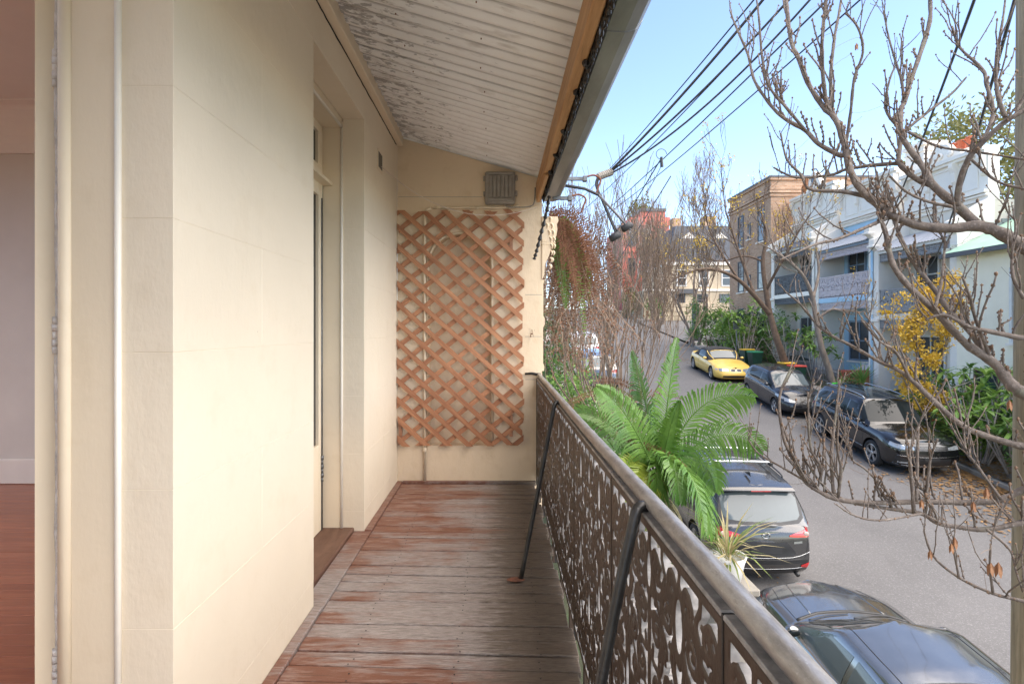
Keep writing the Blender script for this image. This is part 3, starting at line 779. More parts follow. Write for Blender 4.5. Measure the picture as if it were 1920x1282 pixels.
# ================================================================ street and ground
def gz(Y):
    """height of the road's crown line: the street climbs away from the house"""
    if Y < -40: return -3.0+.115*(-40-9.5)
    if Y < 66: return -3.0+.115*(Y-9.5)
    z = -3.0+.115*(66-9.5)
    return z+.115*(1-math.exp(-(Y-66)/14.0))*14.0*.8
def xo(Y): return .035*(min(max(Y, -30), 140)-10)
def hill(x, y):
    z = gz(y)-.45
    if x > 30: z += (x-30)*.05*min(1, max(0, (y)/40))
    if y > 110: z += (min(y, 500)-110)*.03
    return z
xs_ = [-300, -160, -90, -50, -30, -18, -10, -4, 0, 2, 4, 8, 12, 14, 16, 20, 26, 34, 46, 60, 90, 140, 220, 340]
ys_ = [-120, -80, -50, -30, -20] + list(range(-12, 70, 4)) + [72, 78, 84, 92, 100, 112, 130, 160, 210, 280, 380, 520]
tag(MB().grid([[(x, y, hill(x, y)-(.35 if -8 < x < 3 else 0)) for x in xs_] for y in ys_]).build('ground', m_hill, smooth=True), kind='structure')
YS = [-30+2*i for i in range(48)] + [70, 75, 80, 86, 93, 100, 110, 122]
def strip(name, x0, x1, dz0, dz1, mat, ys=YS, nx=2, follow=True, thick=0, parent=None):
    P = [[(lerp(x0, x1, i/(nx-1))+(xo(y) if follow else 0), y, gz(y)+lerp(dz0, dz1, i/(nx-1))) for i in range(nx)] for y in ys]
    mb = MB().grid(P)
    if thick:
        mb.grid([[q[-1], (q[-1][0], q[-1][1], q[-1][2]-thick)] for q in P]); mb.grid([[(q[0][0], q[0][1], q[0][2]-thick), q[0]] for q in P])
    o = mb.build(name, mat, parent, smooth=False)
    if parent is None: tag(o, kind='structure')
    return o
KL, KR = 3.55, 12.45
# road with a slight camber
nx = 9
P = [[(lerp(KL, KR, i/(nx-1))+xo(y), y, gz(y)+.02-.10*((i-(nx-1)/2)/((nx-1)/2))**2) for i in range(nx)] for y in YS]
tag(MB().grid(P).build('road', m_asphalt, smooth=True), kind='structure')
# side street opening to the right
SS0, SS1 = 40.0, 55.0
P = [[(x, y, gz(y)+.03+.02*(x-13)*(.3)) for x in np.linspace(KR+xo(47)-.2, 60, 12)] for y in np.linspace(SS0, SS1, 9)]
tag(MB().grid(P).build('side_street', m_asphalt, smooth=True), kind='structure')
strip('footpath', 2.15, KL-.16, .07, .05, m_concrete)
kl = strip('kerb', KL-.15, KL-.012, -.03, -.03, m_kerb, [-4+2*i for i in range(20)], thick=.15)
def kerb_run(x0, x1, ya, yb):
    y = ya
    while y < yb:
        l_ = min(1.05, yb-y)
        mb = MB().cbox((x0, y+.006, -.16), (x1, y+l_-.006, .055+random.uniform(-.004, .006)), .014)
        mb.v = [(p[0]+xo(p[1]), p[1], p[2]+gz(p[1])) for p in mb.v]
        mb.build('kerb_stone', m_kerb, kl); y += l_
kerb_run(KL-.16, KL, -3, 34); kerb_run(KR, KR+.16, 8, 39.4)
strip('kerb_far', KL-.16, KL, .05, .05, m_kerb, [34+3*i for i in range(25)], thick=.2); strip('kerb_far', KR, KR+.16, .05, .05, m_kerb, [55+3*i for i in range(20)], thick=.2)
strip('footpath_opposite', KR+.16, 14.35, .055, .10, m_concrete, [2+2*i for i in range(20)])
strip('footpath_beyond', KR+.16, 14.6, .055, .10, m_concrete, [55+3*i for i in range(20)])
strip('garden_ground', .42, 2.15, -.10, .02, m_soil, [-8+2*i for i in range(40)], follow=False)
strip('garden_ground_opposite', 14.35, 17.6, .10, .35, m_soil, [2+2*i for i in range(20)], nx=3, follow=False)
# fallen leaves in the gutters (nobody could count them)
def leaf_litter(name, n_, xr, yr, sz, lab, hump=0):
    mb = MB()
    for _ in range(n_):
        x, y = xr[0]+(xr[1]-xr[0])*random.random()**1.6 if xr[1] > xr[0] else xr[0]-(xr[0]-xr[1])*random.random()**2.2, random.uniform(*yr)
        s = sz*random.uniform(.5, 1.2); a = random.uniform(0, 6.28); X = x+xo(y)
        u = (X-KL-xo(y))/(KR-KL)*2-1
        z = gz(y)+.03-.10*u*u if abs(u) < 1 else gz(y)+.075
        z += hump*random.random()
        ca, sa = math.cos(a)*s, math.sin(a)*s; t1, t2 = random.uniform(-.5, .5)*s, random.uniform(-.5, .5)*s
        mb.add([(X-ca, y-sa, z+abs(t1)), (X+sa*.45, y-ca*.45, z+.012), (X+ca, y+sa, z+abs(t2)), (X-sa*.45, y+ca*.45, z+.02)], [(0, 1, 2, 3)])
    return tag(mb.build(name, m_litter), lab, 'leaves', kind='stuff')
leaf_litter('leaf_litter', 5200, (KR, KR-2.6), (8, 33), .055, 'orange fallen leaves gathered along the far gutter')
leaf_litter('leaf_litter', 2600, (KR+.1, KR+1.7), (9.5, 16.5), .065, 'drift of orange leaves on the opposite footpath', .05)
leaf_litter('leaf_litter', 3000, (KR, KR-1.7), (8.5, 15.0), .06, 'thick scatter of orange leaves on the road by the black SUV')
leaf_litter('leaf_litter', 700, (KL, KL+1.6), (8, 24), .04, 'brown leaves lying along the near gutter')
# ================================================================ cars
def car_paint(name, col, metal=.3, rough=.28):
    if name in _M: return _M[name]
    t = NT(name); f = t.noise(4, 4, .6); f2 = t.noise(900, 1, .5)
    c = t.mix(t.ramp(f, [(.3, 0), (.7, 1)]), sc(col, .92), sc(col, 1.08))
    t.set(**{'Base Color': c, 'Metallic': metal, 'Roughness': t.ramp(f, [(.3, rough*.8), (.75, rough*1.25)]), 'Coat Weight': .6, 'Coat Roughness': .035})
    _M[name] = t.mat; return t.mat
m_cglass = pm('car_glass', (.014, .018, .019), .04, 0, .15, 1.5, 0, spec=.22)
m_cglass_l = pm('car_glass_pale', (.085, .105, .11), .05, 0, .1, 1.5, 0, spec=.6)
m_ctrim = pm('black_car_trim', (.016, .016, .017), .45, 0, .2, 20, .1, 90)
m_chrome = pm('chrome_trim', (.42, .425, .43), .22, .95, .05, 3, 0)
m_alloy = pm('alloy_wheel', (.46, .455, .45), .33, .8, .12, 9, 0)
m_tyre = pm('tyre_rubber', (.022, .021, .021), .85, 0, .3, 12, .2, 80)
m_lens = pm('headlight_lens', (.34, .36, .37), .10, .35, .35, 22, .25, 30, coat=1.0)
m_red = pm('red_lamp_lens', (.42, .008, .010), .12, 0, .25, 18, .15, 40, coat=1.0)
m_orange = pm('clear_lamp_lens', (.55, .42, .36), .15, 0, .2, 18, 0, coat=1.0)
m_plate = pm('blank_number_plate', (.028, .028, .029), .4, 0, .1, 5, 0)

class Car:
    def __init__(s, name, label, L, W, z0, rw, axr, axf, belt, crown, nose, tail, cab, roofz, ysec, paint, cabpaint=None, group=None, ends=(.80, .82), endr=(.55, .6), cw=.94, wroof=.70, arch=True, wheel_style=5):
        s.root = thing(name, label, 'car', group=group); s.L, s.W = L, W; s.paint = paint
        xR, xF = -L/2, L/2
        bx, bz = zip(*belt); kx, kz = zip(*crown)
        nh, nx_ = zip(*nose); th, tx = zip(*tail); yh, yw = zip(*ysec)
        def sec(sv):
            out = []
            xm = lerp(xR, xF, sv)
            def pwf(x):
                f = 1.0
                dF, dR = xF-x, x-xR
                if dF < endr[0]: f = 1-(1-ends[0])*((1-dF/endr[0])**2.2)
                if dR < endr[1]: f = min(f, 1-(1-ends[1])*((1-dR/endr[1])**2.2))
                return f
            hs = [0, .04, .12, .24, .38, .52, .66, .78, .88, .95, 1.0]
            pts = []
            for h in hs:
                x = lerp(xR+interp(h, th, tx), xF-interp(h, nh, nx_), sv)
                zb = interp(x, bx, bz); z = z0+h*(zb-z0)
                pts.append((x, W/2*interp(h, yh, yw)*pwf(xm), z))
            bot = [(pts[0][0], 0, z0), (pts[0][0], pts[0][1]*.6, z0)]
            xe_, ye_, ze_ = pts[-1]
            top = []
            for k in range(1, 7):
                y_ = ye_*(1-k/6); zc = interp(xe_, kx, kz)
                top.append((xe_, y_, ze_+(zc-ze_)*(1-(1-k/6)**2.4)))
            return bot+pts+top
        n = 46
        sv_ = [0, .004, .012] + [.025+.95*i/(n-1) for i in range(n)] + [.988, .996, 1]
        halves = [sec(q) for q in sv_]
        rings = [[p for p in h] + [(p[0], -p[1], p[2]) for p in reversed(h[1:-1])] for h in halves]
        mb = MB(); m_ = len(rings[0])
        mb.grid([[r[k % m_] for k in range(m_+1)] for r in rings])
        def cap(h, sg, bulge):
            cols = 9
            P = []
            for p in h:
                row = []
                for c in range(cols):
                    u = 1-2*c/(cols-1)
                    row.append((p[0]+sg*bulge*(1-u*u)*(1 if p[1] > .01 else 0), p[1]*u, p[2]))
                P.append(row)
            mb.grid(P if sg < 0 else [r[::-1] for r in P])
        cap(halves[0], -1, .07); cap(halves[-1], 1, .09)
        body = mb.build('body', [paint], s.root, True, True, weld=True)
        # cabin
        rb, rr_, rf, wbx = cab; cabpaint = cabpaint or paint
        rx, rz_ = zip(*roofz)
        tt = [0, .15, .3, .45, .6, .75, .86, .94, 1.0]
        yt = lambda t_: interp(t_, (0, .3, .6, .85, .94, 1), (cw, cw-.035, cw-.10, wroof+.075, wroof+.035, wroof-.04))
        def csec(sv):
            pts = []
            for t_ in tt:
                te = t_*.96+.04*math.sin(t_*math.pi/2)
                x = lerp(lerp(rb, rr_, te), lerp(wbx, rf, te), sv)
                e_ = min(sv, 1-sv)
                pw = 1-.10*max(0, 1-e_/.10)**2
                zb = interp(x, bx, bz)-.02; zr = interp(x, rx, rz_)
                pts.append((x, W/2*yt(t_)*pw, zb+(zr-zb)*(t_-.035*max(0, (t_-.86)/.14)**2)))
            xe_, ye_, ze_ = pts[-1]
            top = [(xe_, ye_*(1-k/5), ze_+.045*(1-(1-k/5)**2.2)) for k in range(1, 6)]
            return pts+top
        cs = [csec(i/24) for i in range(25)]
        mc = MB()
        for sgn in (1, -1):
            P = [[(p[0], p[1]*sgn, p[2]) for p in h] for h in cs]
            mc.grid(P if sgn < 0 else [r[::-1] for r in P])
        for h, sg in ((cs[0], -1), (cs[-1], 1)):
            P = [[(p[0]+sg*.10*(1-(1-2*c/10)**2)*(1 if p[1] > .01 else 0), p[1]*(1-2*c/10), p[2]) for c in range(11)] for p in h]
            mc.grid(P if sg < 0 else [r[::-1] for r in P])
        cabin = mc.build('cabin', [cabpaint], s.root, True, True, weld=True)
        for o in (cabin,): o.data.set_sharp_from_angle(angle=R(50))
        # wheel arches cut into the body
        s.rw = rw
        if arch:
            cut = MB()
            for ax in (axr, axf):
                for sd_ in (1, -1):
                    cut.lathe([(0, .0), (rw*1.13, .0), (rw*1.13, .6), (0, .6)], lambda a, b, h, ax=ax, sd_=sd_: (ax+a, sd_*(W/2-.24+h), rw+.015+b), 26)
            co = cut.build('cutter', [m_ctrim], s.root, False, True, weld=True)
            md = body.modifiers.new('b', 'BOOLEAN'); md.operation = 'DIFFERENCE'; md.object = co; md.solver = 'EXACT'
            try: md.material_mode = 'TRANSFER'
            except Exception: pass
            dg = bpy.context.evaluated_depsgraph_get()
            me = bpy.data.meshes.new_from_object(body.evaluated_get(dg)); body.modifiers.clear(); body.data = me
            bpy.data.objects.remove(co)
        body.data.set_sharp_from_angle(angle=R(38))
        s.body, s.cabin = body, cabin
        V, Fc = [], []
        for o in (body, cabin):
            k = len(V); V += [v_.co.copy() for v_ in o.data.vertices]; Fc += [[i+k for i in p.vertices] for p in o.data.polygons]
        s.bvh = BVHTree.FromPolygons(V, Fc)
        s.axr, s.axf = axr, axf
        s.wheels(axr, axf, rw, W, wheel_style)
    def hit(s, o, d, off):
        h = s.bvh.ray_cast(Vector(o), Vector(d).normalized())
        if h[0] is None: return None
        n_ = h[1]
        if n_.dot(Vector(d)) > 0: n_ = -n_
        return h[0]+n_*off
    def patch(s, name, mat, view, cols, off=.005, nc=4, nr=5, parent=None, thick=.0):
        """view 'front'|'rear'|'left'|'right'|'top'; cols (a, lo, hi) laid on the shell"""
        C_ = []
        for i in range(len(cols)-1):
            for k in range(nc): C_.append([lerp(cols[i][j], cols[i+1][j], k/nc) for j in range(3)])
        C_.append(list(cols[-1])); P = []
        for a, lo, hi in C_:
            row = []
            for r in range(nr+1):
                b = lerp(lo, hi, r/nr)
                o, d_ = {'front': ((4, a, b), (-1, 0, 0)), 'rear': ((-4, a, b), (1, 0, 0)), 'left': ((a, 3, b), (0, -1, 0)),
                         'right': ((a, -3, b), (0, 1, 0)), 'top': ((a, b, 4), (0, 0, -1))}[view]
                row.append(s.hit(o, d_, off))
            P.append(row)
        for i, row in enumerate(P):
            for j in range(len(row)):
                if row[j] is None:
                    src = [q for q in (row[j-1] if j else None, P[i-1][j] if i else None) if q is not None]
                    row[j] = src[0].copy() if src else Vector((0, 0, .6))
        mb = MB().grid(P)
        return mb.build(name, mat, parent or s.root, True, True, fix=False)
    def line(s, name, mat, view, pts, r=.004, n=6, parent=None, off=.0):
        out = []
        for i in range(len(pts)-1):
            for k in range(n):
                out.append([lerp(pts[i][j], pts[i+1][j], k/n) for j in range(2)])
        out.append(list(pts[-1])); Q = []
        for a, b in out:
            o, d_ = {'front': ((4, a, b), (-1, 0, 0)), 'rear': ((-4, a, b), (1, 0, 0)), 'left': ((a, 3, b), (0, -1, 0)),
                     'right': ((a, -3, b), (0, 1, 0)), 'top': ((a, b, 4), (0, 0, -1))}[view]
            h = s.hit(o, d_, off)
            if h is not None: Q.append(h)
        if len(Q) > 1: return MB().tube(Q, r, 5).build(name, mat, parent or s.root, True, True)
    def wheels(s, axr, axf, rw, W, style):
        tw = .205
        ty = MB(); ri = rw*.70
        prof = [(ri-.01, -tw/2+.02), (ri+.01, -tw/2), (rw-.04, -tw/2-.004), (rw-.012, -tw/2+.014), (rw, -tw/2+.04), (rw, tw/2-.04), (rw-.012, tw/2-.014), (rw-.04, tw/2+.004), (ri+.01, tw/2), (ri-.01, tw/2-.02), (ri-.012, 0), (ri-.01, -tw/2+.02)]
        ty.lathe(prof, lambda a, b, h: (a, h, b), 30)
        to = ty.build('wheel', m_tyre, s.root, True, True); tme = to.data
        rm = MB()
        rm.lathe([(ri, tw/2-.012), (ri-.016, tw/2-.008), (ri-.022, tw/2-.03), (ri-.03, tw/2-.09)], lambda a, b, h: (a, h, b), 30)
        nsp = style
        for k in range(nsp):
            for dlt in ((-.13, .13) if nsp <= 5 else (0,)):
                a0 = 2*math.pi*k/nsp+dlt*.35; a1 = 2*math.pi*k/nsp+dlt
                p0 = Vector((math.cos(a0)*.035, tw/2-.022, math.sin(a0)*.035)); p1 = Vector((math.cos(a1)*(ri-.012), tw/2-.018, math.sin(a1)*(ri-.012)))
                t_ = Vector((-math.sin(a1), 0, math.cos(a1)))
                w0, w1 = (.016, .020) if nsp <= 5 else (.018, .026)
                rm.add([p0-t_*w0, p0+t_*w0, p1+t_*w1, p1-t_*w1] + [q_+Vector((0, -.03, 0)) for q_ in (p0-t_*w0, p0+t_*w0, p1+t_*w1, p1-t_*w1)],
                       [(0, 1, 2, 3), (0, 4, 5, 1), (1, 5, 6, 2), (3, 2, 6, 7), (0, 3, 7, 4)])
        rm.lathe([(.001, tw/2-.012), (.03, tw/2-.012), (.055, tw/2-.022), (.06, tw/2-.05)], lambda a, b, h: (a, h, b), 14)
        rmo = rm.build('rim', m_alloy, to, False, True); rme = rmo.data
        dk = MB().lathe([(.001, tw/2-.075), (ri-.015, tw/2-.075)], lambda a, b, h: (a, h, b), 20).build('brake_disc', m_ctrim, to, False, True); dme = dk.data
        first = True
        for ax in (axr, axf):
            for sd_ in (1, -1):
                if first: o = to; first = False
                else:
                    o = inst('wheel', tme, s.root); inst('rim', rme, o); inst('brake_disc', dme, o)
                o.location = (ax, sd_*(W/2-tw/2-.012), rw); o.rotation_euler = (0, random.uniform(0, 6), 0 if sd_ > 0 else math.pi)
    def mirror(s, x, z, mat):
        for sd_ in (1, -1):
            p = s.hit((x, sd_*3, z), (0, -sd_, 0), 0)
            if p is None: continue
            mb = MB().blob((p.x-.0, p.y+sd_*.10, z+.035), (.075, .095, .062), 12, 8)
            mb.tube([(p.x, p.y-.01*sd_, z-.01), (p.x, p.y+.07*sd_, z+.01)], .02, 6)
            o = mb.build('mirror', mat, s.root, True, True)
            MB().blob((p.x-.055, p.y+sd_*.10, z+.035), (.026, .075, .046), 10, 6).build('mirror_glass', m_cglass, o, True, True)
    def place(s, X, Y, yaw, toward):
        """toward=+1: nose up the street, -1: nose towards us"""
        pitch = math.atan(.115)
        fw = Vector((math.sin(yaw), math.cos(yaw), 0))*toward
        fw.z = .115*toward; fw.normalize()
        lf = Vector((0, 0, 1)).cross(fw).normalized(); up = fw.cross(lf)
        Mx = Matrix((fw, lf, up)).transposed()
        u = (X-KL-xo(Y))/(KR-KL)*2-1
        s.root.rotation_euler = Mx.to_euler(); s.root.location = (X, Y, gz(Y)+.02-.10*u*u)
YSEC = ((0, .88), (.06, .935), (.2, .972), (.4, .99), (.6, 1.0), (.8, .975), (.93, .945), (1, .90))
p_grey = car_paint('dark_grey_metallic', (.075, .073, .072), .6, .18)
p_black = car_paint('black_gloss_paint', (.006, .006, .007), .0, .12)
p_black2 = car_paint('faded_black_paint', (.010, .011, .014), .0, .22)
p_yellow = car_paint('yellow_paint', (.80, .52, .10), .0, .35)
p_silver = car_paint('gunmetal_silver', (.22, .215, .21), .8, .12)
p_white = car_paint('white_paint', (.72, .72, .71), 0, .35)
p_mid = car_paint('mid_grey_paint', (.20, .21, .22), .4, .3)
m_soft = pm('soft_top_fabric', (.03, .028, .028), .9, 0, .2, 20, .3, 200)
def door_lines(c, xs, zb, zt):
    for v_ in ('left', 'right'):
        for x in xs: c.line('door_gap', m_ctrim, v_, [(x, zb), (x+.01, (zb+zt)/2), (x, zt)], .0045)
        c.line('sill_gap', m_ctrim, v_, [(xs[0], zb), (xs[-1], zb)], .0045)
def handles(c, xs, z, mat):
    for sd_, v_ in ((1, 'left'), (-1, 'right')):
        for x in xs:
            p = c.hit((x, sd_*3, z), (0, -sd_, 0), .012)
            if p is not None: MB().blob((p.x, p.y, p.z), (.095, .016, .014), 10, 5).build('door_handle', mat, c.root, True, True)

# ---- dark grey SUV seen from behind
def suv(name, label, paint, rear=True, group=None, silver_rails=True):
    c = Car(name, label, 4.55, 1.84, .24, .355, -1.36, 1.34,
            [(-2.3, 1.02), (-1.9, 1.09), (-1.0, 1.075), (.4, 1.04), (1.05, 1.03), (1.6, 1.0), (2.1, .945), (2.28, .90)],
            [(-2.3, 1.10), (-1.0, 1.15), (.9, 1.10), (1.2, 1.10), (1.7, 1.075), (2.1, 1.02), (2.28, .965)],
            [(0, .14), (.15, .03), (.35, .0), (.6, .015), (.8, .035), (.93, .07), (1, .13)], [(0, .12), (.15, .03), (.34, .0), (.42, .035), (.7, .055), (.9, .10), (1, .15)],
            (-2.10, -1.70, .34, 1.05), [(-2.1, 1.60), (-1.6, 1.635), (-.8, 1.665), (-.2, 1.665), (.4, 1.635), (1, 1.60)], YSEC, paint, group=group)
    for v_ in ('left', 'right'):
        c.patch('side_window', m_cglass, v_, [(-.02, 1.09, 1.52), (.45, 1.085, 1.48), (.62, 1.08, 1.38), (.82, 1.075, 1.20)], .004)
        c.patch('side_window', m_cglass, v_, [(-1.02, 1.105, 1.52), (-.1, 1.095, 1.53)], .004)
        c.patch('side_window', m_cglass, v_, [(-1.66, 1.20, 1.36), (-1.45, 1.14, 1.48), (-1.1, 1.11, 1.515)], .004)
        c.line('window_trim', m_chrome, v_, [(-1.7, 1.11), (-1.0, 1.09), (.0, 1.075), (.85, 1.062)], .007)
        c.patch('sill_cladding', m_ctrim, v_, [(-.95, .27, .40), (.93, .27, .40)], .006)
    c.patch('windscreen', m_cglass, 'front', [(-.76, 1.12, 1.40), (-.68, 1.125, 1.53), (-.4, 1.135, 1.60), (0, 1.14, 1.61), (.4, 1.135, 1.60), (.68, 1.125, 1.53), (.76, 1.12, 1.40)], .004, 4, 8)
    door_lines(c, (-.98, -.05, .92), .45, 1.05); handles(c, (-.80, .15), .93, paint)
    c.mirror(.72, 1.08, paint)
    c.patch('bonnet_gap', m_ctrim, 'front', [(-.7, .885, .892), (0, .90, .907), (.7, .885, .892)], .003)
    return c
cx = suv('parked_suv', 'dark grey SUV parked nose uphill, its tailgate towards us behind the palm', p_grey)
cx.patch('rear_window', m_cglass_l, 'rear', [(-.66, 1.20, 1.44), (-.60, 1.145, 1.50), (-.3, 1.125, 1.545), (0, 1.12, 1.55), (.3, 1.125, 1.545), (.60, 1.145, 1.50), (.66, 1.20, 1.44)], .005, 4, 8)
cx.patch('window_surround', m_ctrim, 'rear', [(-.72, 1.16, 1.50), (-.62, 1.09, 1.565), (0, 1.075, 1.60), (.62, 1.09, 1.565), (.72, 1.16, 1.50)], .002, 6, 8)
sp_ = MB(); P = []
for yy in np.linspace(-.62, .62, 15):
    b = .06*(yy/.62)**2
    P.append([(-1.62+b*.3, yy, 1.655-.03*(yy/.62)**2), (-1.85+b, yy, 1.645-.03*(yy/.62)**2), (-1.98+b, yy, 1.625-.03*(yy/.62)**2), (-1.97+b, yy, 1.60-.03*(yy/.62)**2), (-1.80+b, yy, 1.585-.03*(yy/.62)**2)])
sp = sp_.grid(P).build('spoiler', p_grey, cx.root, True, True)
MB().box((-1.987, -.17, 1.605), (-1.975, .17, 1.618)).build('brake_light', m_red, sp, local=True)
for sg in (1, -1):
    tl = cx.patch('tail_light', m_red, 'rear', [(sg*.83, .92, 1.045), (sg*.78, .895, 1.035), (sg*.66, .895, 1.00), (sg*.50, .905, .965), (sg*.40, .915, .94)], .008, 3, 5)
    p = cx.hit((-4, sg*.70, .945), (1, 0, 0), .013)
    MB().blob(tuple(p), (.012, .048, .042), 12, 6).build('lamp_ring', m_orange, tl, True, True)
    cx.patch('tail_light_side', m_red, 'left' if sg > 0 else 'right', [(-2.12, .91, 1.04), (-1.95, .95, 1.06), (-1.82, 1.0, 1.06)], .006, 3, 4)
    cx.patch('reflector', m_red, 'rear', [(sg*.80, .40, .50), (sg*.70, .39, .47), (sg*.60, .40, .44)], .008)
    lt = cx.patch('badge', m_chrome, 'rear', [(sg*.47, .80, .835), (sg*.62, .805, .84)], .007)
cx.patch('plate_recess', m_ctrim, 'rear', [(-.50, .62, .66), (-.36, .60, .83), (.36, .60, .83), (.50, .62, .66)], .006)
cx.patch('number_plate', m_plate, 'rear', [(-.26, .645, .755), (.26, .645, .755)], .014)
cx.line('chrome_strip', m_chrome, 'rear', [(-.78, .655), (-.6, .60), (-.45, .575), (0, .57), (.45, .575), (.6, .60), (.78, .655)], .005)
cx.line('chrome_strip', m_chrome, 'rear', [(-.78, .405), (-.5, .375), (0, .37), (.5, .375), (.78, .405)], .005)
cx.patch('bumper_cladding', m_ctrim, 'rear', [(-.8, .27, .36), (0, .26, .355), (.8, .27, .36)], .006)
cx.patch('bumper_step', m_ctrim, 'rear', [(-.72, .475, .52), (0, .47, .52), (.72, .475, .52)], .006)
cx.line('tailgate_gap', m_ctrim, 'rear', [(-.70, 1.05), (-.735, .9), (-.70, .62), (-.66, .545), (0, .535), (.66, .545), (.70, .62), (.735, .9), (.70, 1.05)], .0045)
# winged ring emblem on the tailgate
em = MB(); p0 = cx.hit((-4, 0, .945), (1, 0, 0), .012)
em.tube([(p0.x, .066*math.cos(2*math.pi*k/24), .945+.052*math.sin(2*math.pi*k/24)) for k in range(25)], .007, 6)
em.tube([(p0.x-.004, y_, z_) for y_, z_ in spline([(-.062, .965), (-.030, .962), (0, .925), (.030, .962), (.062, .965)], 6)], .006, 6)
em.build('emblem', m_chrome, cx.root, True, True)
MB().tube(spline([(-2.085, .06, 1.135), (-2.10, .12, 1.15), (-2.085, .30, 1.158), (-2.06, .46, 1.165)], 5), [.016]*6+[.008]*10, 6).build('rear_wiper', m_ctrim, cx.root, True, True)
MB().add([(-1.30, .02, 1.705), (-1.30, -.02, 1.705), (-1.55, 0, 1.705), (-1.50, 0, 1.78)], [(0, 1, 3), (1, 2, 3), (2, 0, 3)]).build('roof_aerial', m_ctrim, cx.root, local=True)
for sg in (1, -1): MB().tube(spline([(-1.45, sg*.60, 1.655), (-1.35, sg*.605, 1.705), (-.4, sg*.61, 1.73), (.2, sg*.595, 1.715), (.34, sg*.59, 1.66)], 6), .014, 8).build('roof_rail', m_ctrim, cx.root, True, True)
for x in (-.95, -.15):
    MB().tube([(x, yy, 1.775-.02*(yy/.62)**4) for yy in np.linspace(-.64, .64, 13)], .026, 8).build('cross_bar', m_chrome, cx.root, True, True)
    for sg in (1, -1): MB().cbox((x-.06, sg*.61-.035, 1.70), (x+.06, sg*.61+.035, 1.775), .012).build('bar_foot', m_ctrim, cx.root, local=True)
MB().tube([(-2.20, -.55, .27), (-2.30, -.55, .265)], .035, 10).build('exhaust_tip', m_ctrim, cx.root, True, True)
cx.place(4.62, 11.78, .03, 1)

# ---- black SUV, opposite kerb
tg = suv('parked_suv', 'glossy black SUV with chrome grille and silver roof rails, nearest on the opposite kerb', p_black)
for sg in (1, -1):
    tg.patch('headlight', m_lens, 'front', [(sg*.82, .77, .87), (sg*.70, .76, .865), (sg*.55, .75, .84), (sg*.42, .755, .82)], .008)
    tg.patch('headlight_side', m_lens, 'left' if sg > 0 else 'right', [(1.96, .80, .89), (2.10, .78, .87)], .006)
    tg.patch('fog_light', m_lens, 'front', [(sg*.76, .40, .44), (sg*.56, .395, .43)], .008)
    tg.patch('air_intake', m_ctrim, 'front', [(sg*.80, .36, .55), (sg*.54, .36, .48)], .005)
    MB().tube(spline([(-1.6, sg*.60, 1.65), (-1.5, sg*.605, 1.70), (-.4, sg*.61, 1.735), (.2, sg*.595, 1.715), (.38, sg*.59, 1.655)], 6), .016, 8).build('roof_rail', m_chrome, tg.root, True, True)
tg.patch('grille', m_ctrim, 'front', [(-.42, .73, .825), (0, .72, .84), (.42, .73, .825)], .007)
for z in (.75, .78, .81): tg.line('grille_bar', m_chrome, 'front', [(-.42, z), (0, z+.006), (.42, z)], .004, off=.006)
p0 = tg.hit((4, 0, .78), (-1, 0, 0), .018)
em = MB().tube([(p0.x, .058*math.cos(2*math.pi*k/24), .78+.058*math.sin(2*math.pi*k/24)) for k in range(25)], .006, 6)
em.tube([(p0.x, y_, z_) for y_, z_ in ((-.042, .81), (-.02, .74), (0, .78), (.02, .74), (.042, .81))], .0055, 6)
em.build('emblem', m_chrome, tg.root, True, True)
tg.patch('lower_grille', m_ctrim, 'front', [(-.5, .35, .53), (0, .35, .545), (.5, .35, .53)], .006)
tg.line('chrome_strip', m_chrome, 'front', [(-.80, .345), (-.4, .315), (0, .31), (.4, .315), (.80, .345)], .005)
tg.line('chrome_strip', m_chrome, 'front', [(-.78, .60), (-.5, .575), (0, .57), (.5, .575), (.78, .60)], .0035)
tg.patch('number_plate', m_plate, 'front', [(-.19, .46, .56), (.19, .46, .56)], .02)
for sg, v_ in ((1, 'left'), (-1, 'right')):
    tg.line('body_strip', m_chrome, v_, [(-.95, .42), (.93, .42)], .008)
    tg.patch('tail_light', m_red, v_, [(-2.05, .92, 1.05), (-1.85, .97, 1.05)], .006)
    tg.line('shoulder_crease', m_ctrim, v_, [(-2.0, .90), (-.9, .885), (.9, .87), (1.6, .85)], .003)
tg.patch('sunroof', m_cglass, 'top', [(-.9, -.42, .42), (.2, -.42, .42)], .003)
tg.place(11.28, 16.70, .045, -1)

# ---- small black hatchback
hb = Car('parked_hatchback', 'small dull black hatchback parked between the yellow convertible and black SUV', 3.92, 1.70, .20, .295, -1.22, 1.27,
         [(-2.0, .95), (-1.6, 1.01), (-.8, .985), (.3, .935), (1.0, .90), (1.5, .86), (1.85, .77), (1.97, .71)],
         [(-2.0, 1.0), (.9, 1.02), (1.1, .985), (1.5, .94), (1.8, .86), (1.97, .77)],
         [(0, .14), (.2, .02), (.4, .0), (.65, .05), (1, .22)], [(0, .10), (.2, .0), (.45, .02), (.7, .06), (1, .15)],
         (-1.82, -1.38, .22, 1.08), [(-1.8, 1.38), (-1.2, 1.425), (-.5, 1.45), (.2, 1.43), (1, 1.38)], YSEC, p_black2, ends=(.72, .78))
for v_ in ('left', 'right'):
    hb.patch('side_window', m_cglass, v_, [(-.10, .98, 1.33), (.30, .965, 1.29), (.55, .955, 1.17), (.82, .945, 1.03)], .004)
    hb.patch('side_window', m_cglass, v_, [(-1.18, 1.07, 1.27), (-.95, 1.01, 1.33), (-.18, .99, 1.335)], .004)
    hb.patch('tail_light', m_red, v_, [(-1.86, .80, .98), (-1.68, .88, 1.01)], .006)
    hb.patch('headlight_side', m_lens, v_, [(1.32, .74, .80), (1.5, .70, .79), (1.70, .66, .735)], .007)
